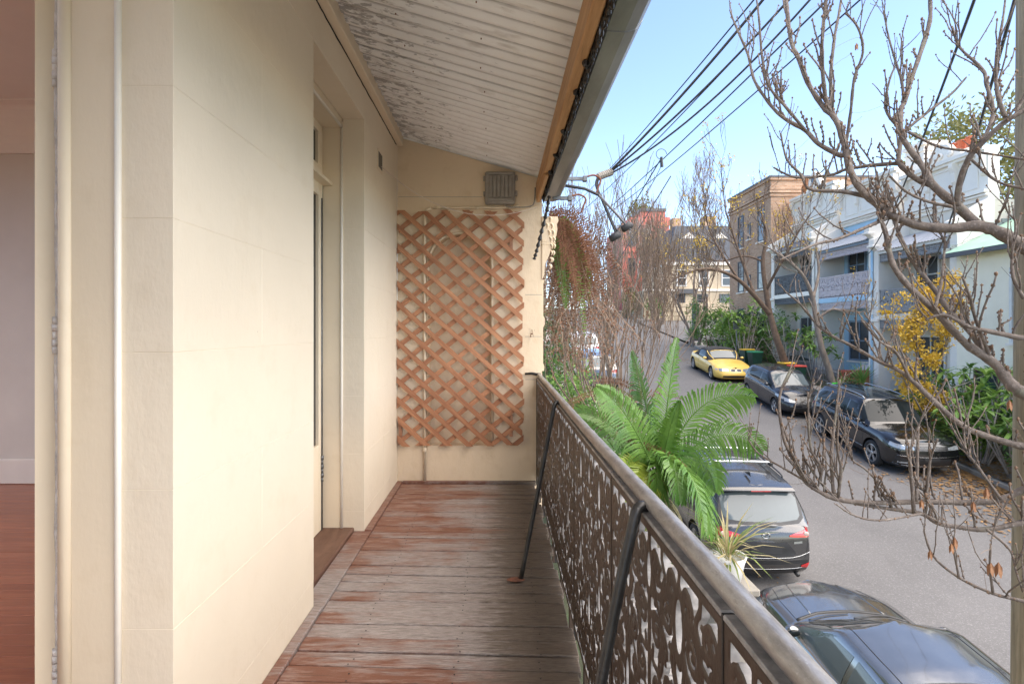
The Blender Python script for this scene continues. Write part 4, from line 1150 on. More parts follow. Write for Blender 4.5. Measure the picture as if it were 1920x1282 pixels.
hb.patch('windscreen', m_cglass_l, 'front', [(-.60, 1.00, 1.32), (-.3, 1.015, 1.365), (0, 1.02, 1.375), (.3, 1.015, 1.365), (.60, 1.00, 1.32)], .004, 4, 8)
for sg in (1, -1): hb.patch('headlight', m_lens, 'front', [(sg*.70, .60, .735), (sg*.62, .59, .715), (sg*.46, .58, .65), (sg*.38, .58, .615)], .008)
hb.patch('grille', m_ctrim, 'front', [(-.46, .30, .42), (0, .28, .44), (.46, .30, .42)], .006); hb.patch('upper_grille', m_ctrim, 'front', [(-.28, .50, .54), (0, .495, .55), (.28, .50, .54)], .006)
hb.patch('number_plate', m_plate, 'front', [(-.18, .40, .48), (.18, .40, .48)], .015)
p0 = hb.hit((4, 0, .585), (-1, 0, 0), .014)
em = MB().tube([(p0.x, .055*math.cos(2*math.pi*k/20), .585+.043*math.sin(2*math.pi*k/20)) for k in range(21)], .006, 6)
em.tube([(p0.x+.003, y_, z_) for y_, z_ in ((-.05, .60), (-.024, .598), (0, .566), (.024, .598), (.05, .60))], .005, 6); em.build('emblem', m_chrome, hb.root, True, True)
door_lines(hb, (-1.0, -.14, .90), .36, .95); handles(hb, (-.85, .05), .86, p_black2); hb.mirror(.68, .97, p_black2)
hb.place(11.15, 21.95, .04, -1)

# ---- yellow convertible
yc = Car('parked_convertible', 'yellow convertible with black fabric soft top parked on the opposite kerb', 4.49, 1.76, .19, .315, -1.42, 1.31,
         [(-2.3, .86), (-1.7, .90), (-.6, .895), (.3, .865), (1.0, .83), (1.7, .75), (2.1, .66), (2.28, .58)],
         [(-2.3, .90), (-1.5, .96), (.7, .93), (1.0, .905), (1.6, .84), (2.05, .745), (2.28, .64)],
         [(0, .14), (.2, .02), (.42, .0), (.7, .04), (1, .17)], [(0, .10), (.25, .0), (.5, .02), (1, .14)],
         (-1.50, -.62, .13, .86), [(-1.5, 1.20), (-.8, 1.30), (-.3, 1.345), (.2, 1.335), (1, 1.28)], YSEC, p_yellow, m_soft, ends=(.74, .78), wheel_style=9)
for sg, v_ in ((1, 'left'), (-1, 'right')):
    yc.patch('side_window', m_cglass, v_, [(-.62, .92, 1.18), (-.30, .91, 1.22), (.12, .895, 1.20), (.40, .885, 1.06), (.60, .88, .95)], .004)
    yc.line('windscreen_pillar', p_yellow, v_, [(.80, .89), (.50, 1.07), (.20, 1.235)], .022, off=.004)
    yc.patch('indicator_side', m_orange, v_, [(1.82, .585, .655), (1.98, .57, .64)], .006)
    yc.patch('headlight', m_lens, 'front', [(sg*.72, .555, .665), (sg*.60, .55, .668), (sg*.46, .55, .665), (sg*.33, .555, .65)], .009)
    yc.patch('kidney_surround', m_chrome, 'front', [(sg*.25, .565, .635), (sg*.20, .545, .65), (sg*.07, .54, .655), (sg*.025, .555, .645)], .010)
    yc.patch('kidney_grille', m_ctrim, 'front', [(sg*.235, .57, .63), (sg*.19, .555, .642), (sg*.08, .55, .646), (sg*.04, .56, .64)], .014)
    yc.line('rub_strip', p_yellow, v_, [(-.95, .50), (.95, .49)], .010)
yc.line('windscreen_frame', p_yellow, 'front', [(-.56, 1.22), (-.3, 1.265), (0, 1.275), (.3, 1.265), (.56, 1.22)], .022, off=.004)
yc.patch('windscreen', m_cglass_l, 'front', [(-.60, .955, 1.20), (-.3, .965, 1.255), (0, .97, 1.265), (.3, .965, 1.255), (.60, .955, 1.20)], .006, 4, 8)
yc.patch('lower_grille', m_ctrim, 'front', [(-.60, .28, .36), (0, .265, .38), (.60, .28, .36)], .006)
p0 = yc.hit((4, 0, .70), (-1, 0, 0), .006)
if p0: MB().blob(tuple(p0), (.01, .038, .034), 12, 5).build('emblem', m_cglass, yc.root, True, True)
door_lines(yc, (-.55, .85), .30, .86); handles(yc, (-.38,), .76, p_yellow); yc.mirror(.55, .90, p_yellow)
yc.place(11.20, 28.25, .035, -1)

# ---- near sedan, seen from above
sd2 = Car('parked_sedan', 'gunmetal sedan right below the balcony, sky mirrored in its roof', 4.62, 1.80, .20, .33, -1.36, 1.36,
          [(-2.33, .93), (-1.9, .97), (-1.0, .955), (.2, .925), (1.0, .90), (1.6, .84), (2.1, .74), (2.35, .66)],
          [(-2.33, .98), (-1.7, 1.02), (.8, 1.0), (1.15, .965), (1.7, .915), (2.1, .83), (2.35, .73)],
          [(0, .14), (.2, .02), (.42, .0), (.7, .05), (1, .2)], [(0, .10), (.25, .0), (.5, .02), (1, .14)],
          (-1.85, -1.0, .25, 1.12), [(-1.8, 1.30), (-1.0, 1.375), (-.4, 1.41), (.2, 1.40), (1, 1.36)], YSEC, p_silver, ends=(.80, .80), endr=(.7, .6), wroof=.70)
for v_ in ('left', 'right'):
    sd2.patch('side_window', m_cglass_l, v_, [(-.10, .965, 1.30), (.30, .955, 1.265), (.60, .945, 1.13), (.86, .935, 1.0)], .004)
    sd2.patch('side_window', m_cglass_l, v_, [(-1.28, 1.02, 1.14), (-.95, .98, 1.28), (-.18, .97, 1.305)], .004)
    sd2.line('window_trim', m_chrome, v_, [(-1.4, .985), (-.5, .955), (.3, .938), (.95, .925)], .006)
    sd2.patch('headlight', m_lens, v_, [(1.72, .70, .745), (1.95, .63, .70), (2.1, .60, .66)], .007)
sd2.patch('windscreen', m_cglass, 'front', [(-.66, 1.005, 1.28), (-.3, 1.02, 1.335), (0, 1.025, 1.345), (.3, 1.02, 1.335), (.66, 1.005, 1.28)], .004, 4, 8)
sd2.patch('rear_window', m_cglass, 'rear', [(-.6, 1.03, 1.26), (0, 1.04, 1.32), (.6, 1.03, 1.26)], .004, 5, 8)
for sg in (1, -1):
    sd2.line('roof_ditch', m_ctrim, 'top', [(-1.0, sg*.53), (-.3, sg*.555), (.28, sg*.545)], .006)
    sd2.line('bonnet_crease', p_silver, 'top', [(1.2, sg*.48), (1.7, sg*.44), (2.1, sg*.36)], .009)
    sd2.line('bonnet_gap', m_ctrim, 'top', [(1.10, sg*.70), (1.6, sg*.69), (2.0, sg*.60)], .005)
sd2.line('roof_seam', m_ctrim, 'top', [(-.62, -.54), (-.62, 0), (-.62, .54)], .005)
sd2.line('cowl_gap', m_ctrim, 'top', [(1.10, -.70), (1.20, -.4), (1.235, 0), (1.20, .4), (1.10, .70)], .020)
for y_ in (-.25, .32): sd2.line('wiper', m_ctrim, 'top', [(1.16, y_-.3), (1.12, y_), (1.04, y_+.26)], .008, off=.012)
door_lines(sd2, (-.98, -.12, .95), .36, .92); handles(sd2, (-.85, .05), .82, p_silver); sd2.mirror(.78, .955, p_silver)
sd2.place(4.56, 6.22, .03, 1)

# ---- cars further up the street
def far_car(name, label, paint, X, Y, toward, tail=True):
    c = Car(name, label, 4.4, 1.78, .22, .33, -1.32, 1.32,
            [(-2.3, 1.0), (-1.7, 1.04), (.3, .99), (1.05, .96), (1.7, .87), (2.25, .72)], [(-2.3, 1.04), (1, 1.05), (1.6, .98), (2.25, .80)],
            [(0, .14), (.3, 0), (.7, .04), (1, .2)], [(0, .1), (.3, 0), (.6, .03), (1, .14)],
            (-2.05, -1.6, .3, 1.08), [(-2, 1.5), (-1, 1.56), (0, 1.56), (1, 1.5)], YSEC, paint, arch=False)
    for v_ in ('left', 'right'): c.patch('side_window', m_cglass, v_, [(-1.4, 1.12, 1.38), (-.9, 1.07, 1.44), (.2, 1.05, 1.42), (.75, 1.03, 1.12)], .004)
    c.patch('windscreen', m_cglass, 'front', [(-.62, 1.09, 1.42), (0, 1.11, 1.49), (.62, 1.09, 1.42)], .004)
    c.patch('rear_window', m_cglass_l, 'rear', [(-.62, 1.10, 1.40), (0, 1.09, 1.48), (.62, 1.10, 1.40)], .005)
    for sg in (1, -1):
        c.patch('tail_light', m_red, 'rear', [(sg*.78, .82, 1.02), (sg*.62, .85, .98), (sg*.45, .87, .94)], .007)
        c.patch('headlight', m_lens, 'front', [(sg*.70, .62, .74), (sg*.45, .62, .70)], .007)
    c.patch('number_plate', m_plate, 'rear', [(-.25, .62, .74), (.25, .62, .74)], .012)
    c.place(X, Y, .035, toward); return c
far_car('parked_wagon', 'dark wagon with red tail lights half hidden by shrubs on the near kerb', p_silver, 4.55, 26.6, 1)
far_car('parked_car', 'white car ahead of the dark wagon up the near kerb', p_white, 5.0, 33.5, 1)
far_car('parked_car', 'dark car farthest up the hill beside the red building', p_black2, 12.9, 76.0, -1)
far_car('parked_car', 'grey car second farthest up the hill by the red building', p_mid, 12.7, 70.2, -1)
far_car('parked_car', 'white car third from the hilltop near the corner shop', p_white, 12.4, 64.4, -1)
# ================================================================ buildings across the street
def paint(name, col, rough=.6, var=.08): return pm(name, col, rough, 0, var, .8, .25, 30, .006, world=True)
w_white = paint('white_facade_paint', (.86, .80, .71)); w_blue = paint('pale_blue_facade', (.36, .55, .70)); w_cream = paint('pale_cream_facade', (.83, .76, .60))
w_grey = paint('warm_grey_facade', (.66, .60, .51)); w_pier = paint('pier_white', (.76, .71, .635)); w_dgrey = paint('dark_grey_iron_paint', (.085, .088, .095))
m_lace_w = pm('white_iron_lace', (.62, .60, .60), .5, 0, .1, 6, 0); m_lace_g = pm('grey_iron_lace', (.22, .22, .23), .5, 0, .15, 6, 0)
m_lace_p = pm('mauve_iron_lace', (.46, .40, .42), .5, 0, .15, 6, 0)
m_awning = pm('grey_striped_verandah_iron', (.36, .37, .39), .5, .1, .2, 3, .3, 9, .01, stretch=(1, 6, 1)); m_greenroof = pm('pale_green_roof', (.34, .52, .38), .5, 0, .12, 2, .2, 30)
m_wframe = pm('window_frame_white', (.62, .61, .58), .45, 0, .06, 4, 0); m_bluefr = pm('steel_blue_frame', (.17, .23, .31), .5, 0, .1, 4, 0)
m_pane = pm('house_window_glass', (.045, .05, .055), .06, 0, .3, 1.2, 0, spec=.8)
m_terra = pm('terracotta', (.50, .13, .06), .7, 0, .2, 8, .3, 30); m_redbrick = pm('red_brick_paint', (.34, .09, .065), .8, 0, .2, 6, .4, 30)
m_slate = pm('slate_roof', (.105, .11, .125), .55, 0, .25, 2, .4, 8, .02)
m_stone = pm('sandstone', (.50, .41, .29), .85, 0, .22, 1.2, .5, 7, .03, world=True)
m_red = m_red
m_redwall = pm('faded_red_render', (.60, .175, .13), .75, 0, .14, .35, .3, 12, .01, world=True)
def brick_mat():
    t = NT('brown_brickwork'); g = t.geo()
    sep = t.n('ShaderNodeSeparateXYZ'); t.link(g, sep.inputs[0])
    cmb = t.n('ShaderNodeCombineXYZ'); t.link(t.math('ADD', sep.outputs[0], sep.outputs[1]), cmb.inputs[0]); t.link(sep.outputs[2], cmb.inputs[1])
    b = t.n('ShaderNodeTexBrick'); t.link(cmb.outputs[0], b.inputs['Vector'])
    b.inputs['Scale'].default_value = 1; b.inputs['Brick Width'].default_value = .24; b.inputs['Row Height'].default_value = .086; b.inputs['Mortar Size'].default_value = .010
    b.inputs['Color1'].default_value = (.40, .21, .115, 1); b.inputs['Color2'].default_value = (.54, .33, .20, 1); b.inputs['Mortar'].default_value = (.46, .39, .31, 1)
    n_ = t.noise(.8, 5, .6, g)
    c = t.mix(t.math('MULTIPLY', t.ramp(n_, [(.4, 0), (.75, 1)]), .4), b.outputs['Color'], (.20, .11, .07))
    return t.set(**{'Base Color': c, 'Roughness': .85, 'Normal': t.bump(b.outputs['Fac'], -.4, .01)})
m_brick = brick_mat()
# one small iron lace panel and one frieze bay, shared by all balconies
lf = iron_field(44, 46, .85, .925, .02)+.004
lace_me = marching(lf, 0, 0, .85/43, .925/45, .02, lambda x, yv, dd: (dd, x, yv)).build('lace_seed', m_lace_w); 
LACE = {}
def lace_mesh(mat):
    if mat.name not in LACE:
        me = lace_me.data.copy(); me.materials.clear(); me.materials.append(mat); LACE[mat.name] = me
    return LACE[mat.name]
def lace_row(parent, mat, x, y0, y1, z0, h, n, name):
    o_ = world_loc(parent); wd = (y1-y0)/n
    for k in range(n): inst(name, lace_mesh(mat), parent, Vector((x, y0+k*wd, z0))-o_, (0, 0, 0), (1.5, wd/.85, h/.925))
def opening(parent, x, y0, y1, z0, z1, frame, glass=None, bars=(1, 1), proud=.05, name='window', sill=True):
    """window or door in a wall whose face is at x (looking to -X)"""
    f = MB(); fw = .07
    f.box((x-proud, y0-.02, z0-.02), (x+.05, y0+fw, z1+.02)).box((x-proud, y1-fw, z0-.02), (x+.05, y1+.02, z1+.02))
    f.box((x-proud+.003, y0+fw, z1-fw), (x+.05, y1-fw, z1+.017)).box((x-proud+.003, y0+fw, z0-.017), (x+.05, y1-fw, z0+fw))
    for k in range(1, bars[0]): yy = lerp(y0, y1, k/bars[0]); f.box((x-proud+.012, yy-.025, z0+fw), (x+.04, yy+.025, z1-fw))
    for k in range(1, bars[1]): zz = lerp(z0, z1, k/bars[1]); f.box((x-proud+.015, y0+fw, zz-.022), (x+.04, y1-fw, zz+.022))
    o = f.build(name, frame, parent)
    ny, nz = bars
    for i in range(ny):
        for j in range(nz):
            MB().box((x-.004, lerp(y0, y1, i/ny)+.03, lerp(z0, z1, j/nz)+.03), (x+.02, lerp(y0, y1, (i+1)/ny)-.03, lerp(z0, z1, (j+1)/nz)-.03)).build('pane', glass or m_pane, o)
    if sill: MB().box((x-.12, y0-.08, z0-.10), (x+.04, y1+.08, z0-.022)).build('sill', w_pier, o)
    return o
def corr_roof(parent, x0, z0, x1, z1, y0, y1, mat, name='verandah_roof', bull=.18, pitch=.15):
    P = []; n = int((y1-y0)/pitch*4)
    for i in range(n+1):
        yy = lerp(y0, y1, i/n); row = []
        for k in range(8):
            t_ = k/7; row.append((lerp(x0, x1, t_), yy, lerp(z0, z1, t_)+bull*math.sin(t_*math.pi)*.5+.022*math.sin(2*math.pi*yy/pitch)))
        P.append(row)
    return MB().grid(P).build(name, mat, parent, True)
XF, XW = 16.0, 17.25
def terrace(label, y0, y1, wall, pier, lace, ground, slab, eave, top, frame, roofmat, ornament, group=None, groundfl=None):
    ym = (y0+y1)/2; b = gz(ym)
    h = thing('terrace_house', label, 'house', (XW, ym, b), group='terrace houses across the street')
    g0 = b-.9; zs = b+slab; ze = b+eave; zt = b+top
    MB().box((XW, y0, g0), (XW+6, y1, zt-1.9)).build('wall', wall, h)
    MB().box((XW-.10, y0-.02, zt-1.9), (XW+.3, y1+.02, zt)).build('parapet', pier, h)
    cn = MB()
    for z, o_, t_ in ((zt-.02, .22, .14), (zt-.16, .14, .10), (zt-1.55, .16, .10), (zt-1.68, .10, .07)): cn.box((XW-.10-o_, y0-.03, z-t_), (XW-.097, y1+.03, z))
    cn.build('cornice', pier, h)
    for k in range(3):
        a, c_ = lerp(y0+.3, y1-.3, (k+.06)/3), lerp(y0+.3, y1-.3, (k+.94)/3)
        pn = MB()
        for q in ((a, zt-.42, c_, zt-.36), (a, zt-1.42, c_, zt-1.36)): pn.box((XW-.135, q[0], q[1]), (XW-.0985, q[2], q[3]))
        pn.box((XW-.135, a, zt-1.36), (XW-.0985, a+.06, zt-.42)).box((XW-.135, c_-.06, zt-1.36), (XW-.0985, c_, zt-.42))
        pn.build('parapet_panel', pier, h)
    for yy in (y0+.12, lerp(y0, y1, 1/3), lerp(y0, y1, 2/3), y1-.12):
        MB().prism([(0, zt-.26), (-.24, zt-.26), (-.25, zt-.42), (-.16, zt-.62), (-.13, zt-.95), (-.04, zt-1.05), (0, zt-1.05)], lambda a, c_, d_: (XW-.0975+a, d_, c_), yy-.09, yy+.09).build('bracket', pier, h, fix=True)
    # wing walls with moulded ends
    for yy in (y0, y1):
        wd = .16
        MB().prism([(XF-.05, g0), (XF-.05, ze+.15), (XF-.25, ze+.30), (XF-.25, ze+.62), (XF+.1, ze+.80), (XW-.1, zt-1.85), (XW, zt-1.85), (XW, g0)], lambda a, c_, d_: (a, d_, c_), yy-wd, yy+wd).build('wing_wall', pier, h, fix=True)
        MB().cbox((XF-.32, yy-wd-.05, ze+.28), (XF-.02, yy+wd+.05, ze+.38), .02).build('capital', pier, h)
        MB().cbox((XF-.13, yy-wd-.04, zs-.3), (XF-.04, yy+wd+.04, zs-.16), .02).build('moulding', pier, h)
    i0, i1 = y0+.16, y1-.16
    MB().box((XF-.02, i0, zs-.22), (XW, i1, zs)).build('balcony_slab', pier if pier is not w_pier else wall, h)
    lace_row(h, lace, XF, i0, i1, zs, .98, 5, 'balcony_panel')
    MB().box((XF-.02, i0, zs+.98), (XF+.05, i1, zs+1.04)).build('balcony_rail', lace, h)
    lace_row(h, lace, XF+.01, i0, i1, ze-.36, .36, 7, 'frieze'); lace_row(h, lace, XF+.01, i0, i1, zs-.58, .35, 7, 'frieze')
    MB().box((XF-.08, i0, ze-.02), (XF+.07, i1, ze+.12)).build('eave_beam', frame, h)
    corr_roof(h, XF-.18, ze+.10, XW+.0, ze+.78, i0, i1, roofmat)
    # upper and lower openings
    dw = (i1-i0)
    opening(h, XW, i0+dw*.10, i0+dw*.40, zs+.06, zs+2.35, frame, None, (2, 3), name='french_door', sill=False)
    opening(h, XW, i0+dw*.56, i0+dw*.90, zs+.06, zs+2.35, frame, None, (2, 3), name='french_door', sill=False)
    opening(h, XW, i0+dw*.10, i0+dw*.34, b+ground, b+ground+2.5, frame, None, (1, 2), name='front_door', sill=False)
    opening(h, XW, i0+dw*.48, i0+dw*.88, b+ground+.5, b+ground+2.4, frame, None, (2, 2))
    MB().box((XF-.1, i0, b-.6), (XW, i1, b+ground-.02)).build('porch', m_concrete, h)
    if ornament: ornament(h, y0, y1, zt, b)
    return h
def iron_fence(parent_label, y0, y1, x, h, mat, zoff=.2):
    ym = (y0+y1)/2
    f = thing('iron_fence', parent_label, 'fence', (x, ym, gz(ym)))
    for k in range(int((y1-y0)/.12)):
        yy = y0+.06+k*.12; z = gz(yy)+zoff
        mb = MB().tube([(x, yy, z-.25), (x, yy, z+h), (x, yy, z+h+.07)], [.011, .011, .002], 5); mb.build('picket', mat, f)
    for q in (.12, h-.12): MB().tube([(x, y0, gz(y0)+zoff+q), (x, y1, gz(y1)+zoff+q)], .014, 5).build('bar', mat, f)
    return f
def orn_scroll(h, y0, y1, zt, b):
    ym = (y0+y1)/2
    P = [(-1.1, 0), (-1.1, .12), (-.7, .2), (-.5, .5), (-.38, .78), (-.2, .95), (0, 1.02), (.2, .95), (.38, .78), (.5, .5), (.7, .2), (1.1, .12), (1.1, 0)]
    o = MB().prism([(ym+a, zt-.01+c_) for a, c_ in P], lambda a, c_, d_: (d_, a, c_), XW-.12, XW+.15).build('pediment', w_pier, h, fix=True)
    MB().tube([(XW-.13, ym+.24*math.cos(k*math.pi/10), zt+.58+.26*math.sin(k*math.pi/10)) for k in range(21)], .05, 8).build('oculus_ring', w_pier, o, True)
    MB().lathe([(.001, 0), (.2, 0)], lambda a, c_, hh: (XW-.128, ym+a, zt+.58+c_), 16).build('oculus', m_pane, o)
def orn_chimney(h, y0, y1, zt, b):
    yc_ = y0+.4
    c = MB().box((XW+1.0, yc_-.35, zt-2.5), (XW+1.9, yc_+.75, zt+.95)).box((XW+.92, yc_-.43, zt+.95), (XW+1.98, yc_+.83, zt+1.12)).box((XW+.96, yc_-.39, zt+.70), (XW+1.94, yc_+.79, zt+.78)).build('chimney', w_pier, h)
def orn_pots(h, y0, y1, zt, b):
    yc_ = y0+2.3
    ped = [(-1.0, 0), (-.9, .25), (-.55, .35), (-.35, .6), (0, .72), (.35, .6), (.55, .35), (.9, .25), (1.0, 0)]
    o = MB().prism([(y0+2.1+a, zt-.01+c_) for a, c_ in ped], lambda a, c_, d_: (d_, a, c_), XW-.1, XW+.12).build('pediment', w_pier, h, fix=True)
    for a in (-.5, 0, .5): MB().blob((XW-.13, y0+2.1+a, zt+.22), (.05, .16, .13), 8, 5, .2).build('stucco_leaf', w_pier, o, True)
    c = MB().box((XW+.9, yc_-.3, zt-2.5), (XW+1.6, yc_+1.1, zt+.42)).box((XW+.84, yc_-.36, zt+.42), (XW+1.66, yc_+1.16, zt+.55)).build('chimney', w_grey, h)
    for k in range(3):
        yy = yc_-.02+k*.42
        MB().lathe([(.001, 0), (.17, 0), (.15, .10), (.14, .42), (.19, .46), (.19, .52), (.12, .54), (.11, .2)], lambda a, c_, hh, yy=yy: (XW+1.25+a, yy+c_, zt+.55+hh), 12).build('chimney_pot', m_terra, c, True)
terrace('white terrace house with dark grey iron balcony beside the brown brick block', 28.1, 32.3, w_white, w_pier, w_dgrey, .35, 4.0, 6.3, 9.6, m_wframe, m_slate, orn_scroll)
hb_ = terrace('pale blue terrace house with lacy white balcony and red front steps', 23.75, 27.85, w_blue, w_pier, m_lace_p, .55, 4.05, 6.3, 9.5, m_bluefr, m_awning, orn_chimney)
terrace('warm grey terrace house with chimney pots and striped verandah roof', 19.45, 23.45, w_grey, w_pier, m_lace_g, .4, 3.65, 6.2, 9.5, m_wframe, m_awning, orn_pots)
lace_me.parent = hb_; lace_me.location = Vector((XF+.02, 23.95, gz(25.8)+.55))-Vector(hb_.location); lace_me.scale = (1, .6, .5); lace_me.name = 'stair_lattice'
MB().tube([(15.93, 23.68, gz(23.7)-.4), (15.93, 23.68, gz(23.7)+3.2), (16.05, 23.70, gz(23.7)+3.6), (15.93, 23.66, gz(23.7)+4.0), (15.93, 23.66, gz(23.7)+6.4)], .055, 8).build('downpipe', w_blue, hb_, True)
# red front steps of the blue house
st = thing('front_steps', 'red painted brick steps in front of the blue house', 'steps', (15.2, 24.5, gz(24.5)))
for k in range(5): MB().cbox((14.75+k*.26, 24.0, gz(24.5)-.1), (15.95, 25.0, gz(24.5)+.17*(k+1)), .012).build('step', m_redbrick, st)
wl_ = MB().box((14.72, 23.86, gz(24.4)-.1), (15.95, 23.995, gz(24.4)+.95)).build('side_wall', m_redbrick, st)
# cream house with the green roof
ch = thing('cream_house', 'pale cream house with green iron roof and tall window, nearest across the street', 'house', (XF, 16, gz(16)))
b = gz(16.5)
MB().box((XF-.1, 11.0, b-1.2), (XF+5, 19.25, b+6.15)).build('wall', w_cream, ch)
MB().prism([(XF-.55, b+6.12), (XF-.55, b+6.22), (XF+3.2, b+8.1), (XF+3.2, b+8.0)], lambda a, c_, d_: (a, d_, c_), 10.8, 19.3).build('roof', m_greenroof, ch, fix=True)
gu = MB().box((XF-.68, 10.8, b+6.05), (XF-.552, 19.32, b+6.2)).build('gutter', w_dgrey, ch)
for k in range(14): MB().box((XF-.55+k*.26, 19.30, b+6.2+k*.13), (XF-.25+k*.26, 19.36, b+6.42+k*.13)).build('flashing_step', m_zinc, ch)
opening(ch, XF-.1, 16.0, 17.2, b+3.2, b+5.5, m_wframe, None, (2, 2), .06); opening(ch, XF-.1, 13.2, 14.4, b+3.2, b+5.5, m_wframe, None, (2, 2), .06)
opening(ch, XF-.1, 17.6, 18.5, b+.1, b+2.3, m_sill, None, (1, 2), .05, 'front_door', False); opening(ch, XF-.1, 14.6, 15.9, b+.7, b+2.3, m_wframe, None, (2, 2), .06)
MB().cbox((XF-.22, 18.55, b+1.3), (XF-.10, 18.8, b+1.75), .01).build('letter_box', m_terra, ch)
rp_ = thing('rear_roof_room', 'white upper room with blue strip window behind the green roof', 'building', (XW+4, 16, b+6))
MB().box((XW+1.6, 12.0, b+5.5), (XW+6, 18.9, b+9.2)).build('wall', w_white, rp_); MB().box((XW+1.4, 11.8, b+9.2), (XW+6.2, 19.1, b+9.4)).build('roof', w_pier, rp_)
opening(rp_, XW+1.6, 15.2, 18.2, b+8.2, b+9.0, m_wframe, pm('blue_skylight', (.10, .38, .66), .2, 0, .1, 1, 0), (2, 1))
dish = thing('satellite_dish', 'grey satellite dish on a pole above the roofs', 'dish', (XW+1.8, 18.3, b+9.4))
P = [[(XW+1.6-.12*(1-r*r)+.05, 18.3+.42*r*math.cos(a), b+10.35+.42*r*math.sin(a)+.25*r*math.cos(a)*0) for r in (0, .33, .66, 1)] for a in np.linspace(0, 2*math.pi, 19)]
MB().grid(P).build('bowl', m_galv, dish, True); MB().tube([(XW+1.75, 18.3, b+9.4), (XW+1.75, 18.3, b+10.35), (XW+1.58, 18.3, b+10.35)], .025, 6).build('mast', m_galv, dish)
MB().tube([(XW+1.6, 18.3, b+10.0), (XW+1.2, 18.3, b+10.25)], .012, 5).build('arm', m_galv, dish)

# ---- brown brick block
bb = thing('brick_building', 'brown brick three storey block with stepped cornice and narrow windows', 'building', (17, 36, gz(36)))
b = gz(35.4); zt = 10.3
MB().box((XF, 32.6, b-1.5), (XF+12, 38.4, zt)).build('wall', m_brick, bb)
co = MB()
for z, o_ in ((zt, .10), (zt-.55, .07), (zt-.75, .12), (zt-.95, .06)): co.box((XF-o_, 32.6-o_, z-.12), (XF+12, 38.4+o_, z+.03))
co.build('cornice', m_brick, bb)
MB().box((XF-.14, 32.46, zt+.032), (XF+12, 38.54, zt+.13)).build('coping', m_slate, bb)
for y0 in (33.4, 36.2):
    for z0, z1 in ((b+.9, b+2.8), (b+3.9, b+5.9), (b+6.8, b+8.9)): opening(bb, XF, y0, y0+.85, z0, z1, w_dgrey, None, (1, 2), .03)
for z0 in (b+3.9, b+7.2): opening(bb, XF, 35.2, 35.6, z0, z0+1.0, w_dgrey, None, (1, 1), .03)

# ---- buildings beyond the side street; faces turned towards us
def face_opening(parent, y, x0, x1, z0, z1, frame, bars=(1, 2), name='window'):
    f = MB(); fw = .10
    f.box((x0-.02, y-.06, z0-.02), (x0+fw, y+.05, z1+.02)).box((x1-fw, y-.06, z0-.02), (x1+.02, y+.05, z1+.02)).box((x0+fw, y-.057, z1-fw), (x1-fw, y+.05, z1+.017)).box((x0+fw, y-.057, z0-.017), (x1-fw, y+.05, z0+fw))
    for k in range(1, bars[1]): zz = lerp(z0, z1, k/bars[1]); f.box((x0+fw, y-.045, zz-.04), (x1-fw, y+.04, zz+.04))
    o = f.build(name, frame, parent)
    for j in range(bars[1]): MB().box((x0+.04, y-.006, lerp(z0, z1, j/bars[1])+.03), (x1-.04, y+.02, lerp(z0, z1, (j+1)/bars[1])-.03)).build('pane', m_pane, o)
    return o
sb_ = thing('corner_building', 'sandstone corner building with grey slate mansard roof beyond the side street', 'building', (19, 58, gz(57)))
b = gz(57); Yc = 57.0; x0, x1 = 14.9, 25.5
MB().box((x0, Yc, b-3), (17.3, Yc+10, b+3.0)).box((17.3, Yc+.002, b-3), (x1, Yc+10, b+5.6)).build('wall', m_stone, sb_)
for k, z in enumerate(np.arange(b-.6, b+1.3, .46)):
    x = x0-.05
    while x < x1:
        l_ = random.uniform(.7, 1.2); MB().cbox((x, Yc-.09-random.uniform(0, .03), z), (min(x+l_-.03, x1), Yc-.002, z+.43), .03).build('stone', m_stone, sb_); x += l_
x0 = 17.3
MB().box((x0-.2, Yc-.25, b+5.55), (x1+.2, Yc+10, b+5.85)).build('cornice', w_pier, sb_)
MB().box((14.8, Yc-.14, b+2.9), (x1+.1, Yc-.003, b+3.1)).build('string_course', w_pier, sb_)
for k in range(4):
    xx = 14.9+.9+k*2.3
    if k: face_opening(sb_, Yc, xx+.2, xx+1.2, b+3.4, b+5.1, m_wframe)
    face_opening(sb_, Yc, xx, xx+1.05, b+(1.35 if k != 1 else .1), b+2.6, w_dgrey, (1, 2) if k != 1 else (1, 1), 'window' if k != 1 else 'door')
MB().prism([(x0, b+5.85), (x0+.9, b+9.6), (x1-.9, b+9.6), (x1, b+5.85)], lambda a, c_, d_: (a, d_, c_), Yc+.02, Yc+9).build('roof_ends', m_slate, sb_, fix=True)
mf = MB()
for r in range(9):
    z0 = b+5.86+r*.42; yy = Yc-.02+r*.10
    x = x0+.05+r*.1
    while x < x1-.1-r*.1:
        mf.box((x, yy-.05, z0), (min(x+.40, x1-.1-r*.1), yy+.08, z0+.45)); x += .42
mf.build('slates', m_slate, sb_)['kind'] = 'stuff'
for k in range(2):
    xx = x0+1.6+k*3.2
    dm = MB().box((xx, Yc+.05, b+6.3), (xx+1.3, Yc+2, b+8.3)).prism([(xx-.15, b+8.3), (xx+.65, b+8.95), (xx+1.45, b+8.3)], lambda a, c_, d_: (a, d_, c_), Yc-.02, Yc+2.2).build('dormer', w_pier, sb_, fix=True)
    face_opening(sb_, Yc+.05, xx+.2, xx+1.1, b+6.5, b+8.0, w_dgrey)
MB().box((x0+4.6, Yc+2, b+8), (x0+5.8, Yc+3.4, b+11.0)).build('chimney', m_brick, sb_); MB().box((x0+1.2, Yc+2, b+8), (x0+2.1, Yc+3, b+10.8)).build('chimney', m_brick, sb_)
MB().cbox((18.4, Yc-.32, b+2.62), (20.3, Yc-.16, b+3.12), .02).build('shop_sign', w_dgrey, sb_)
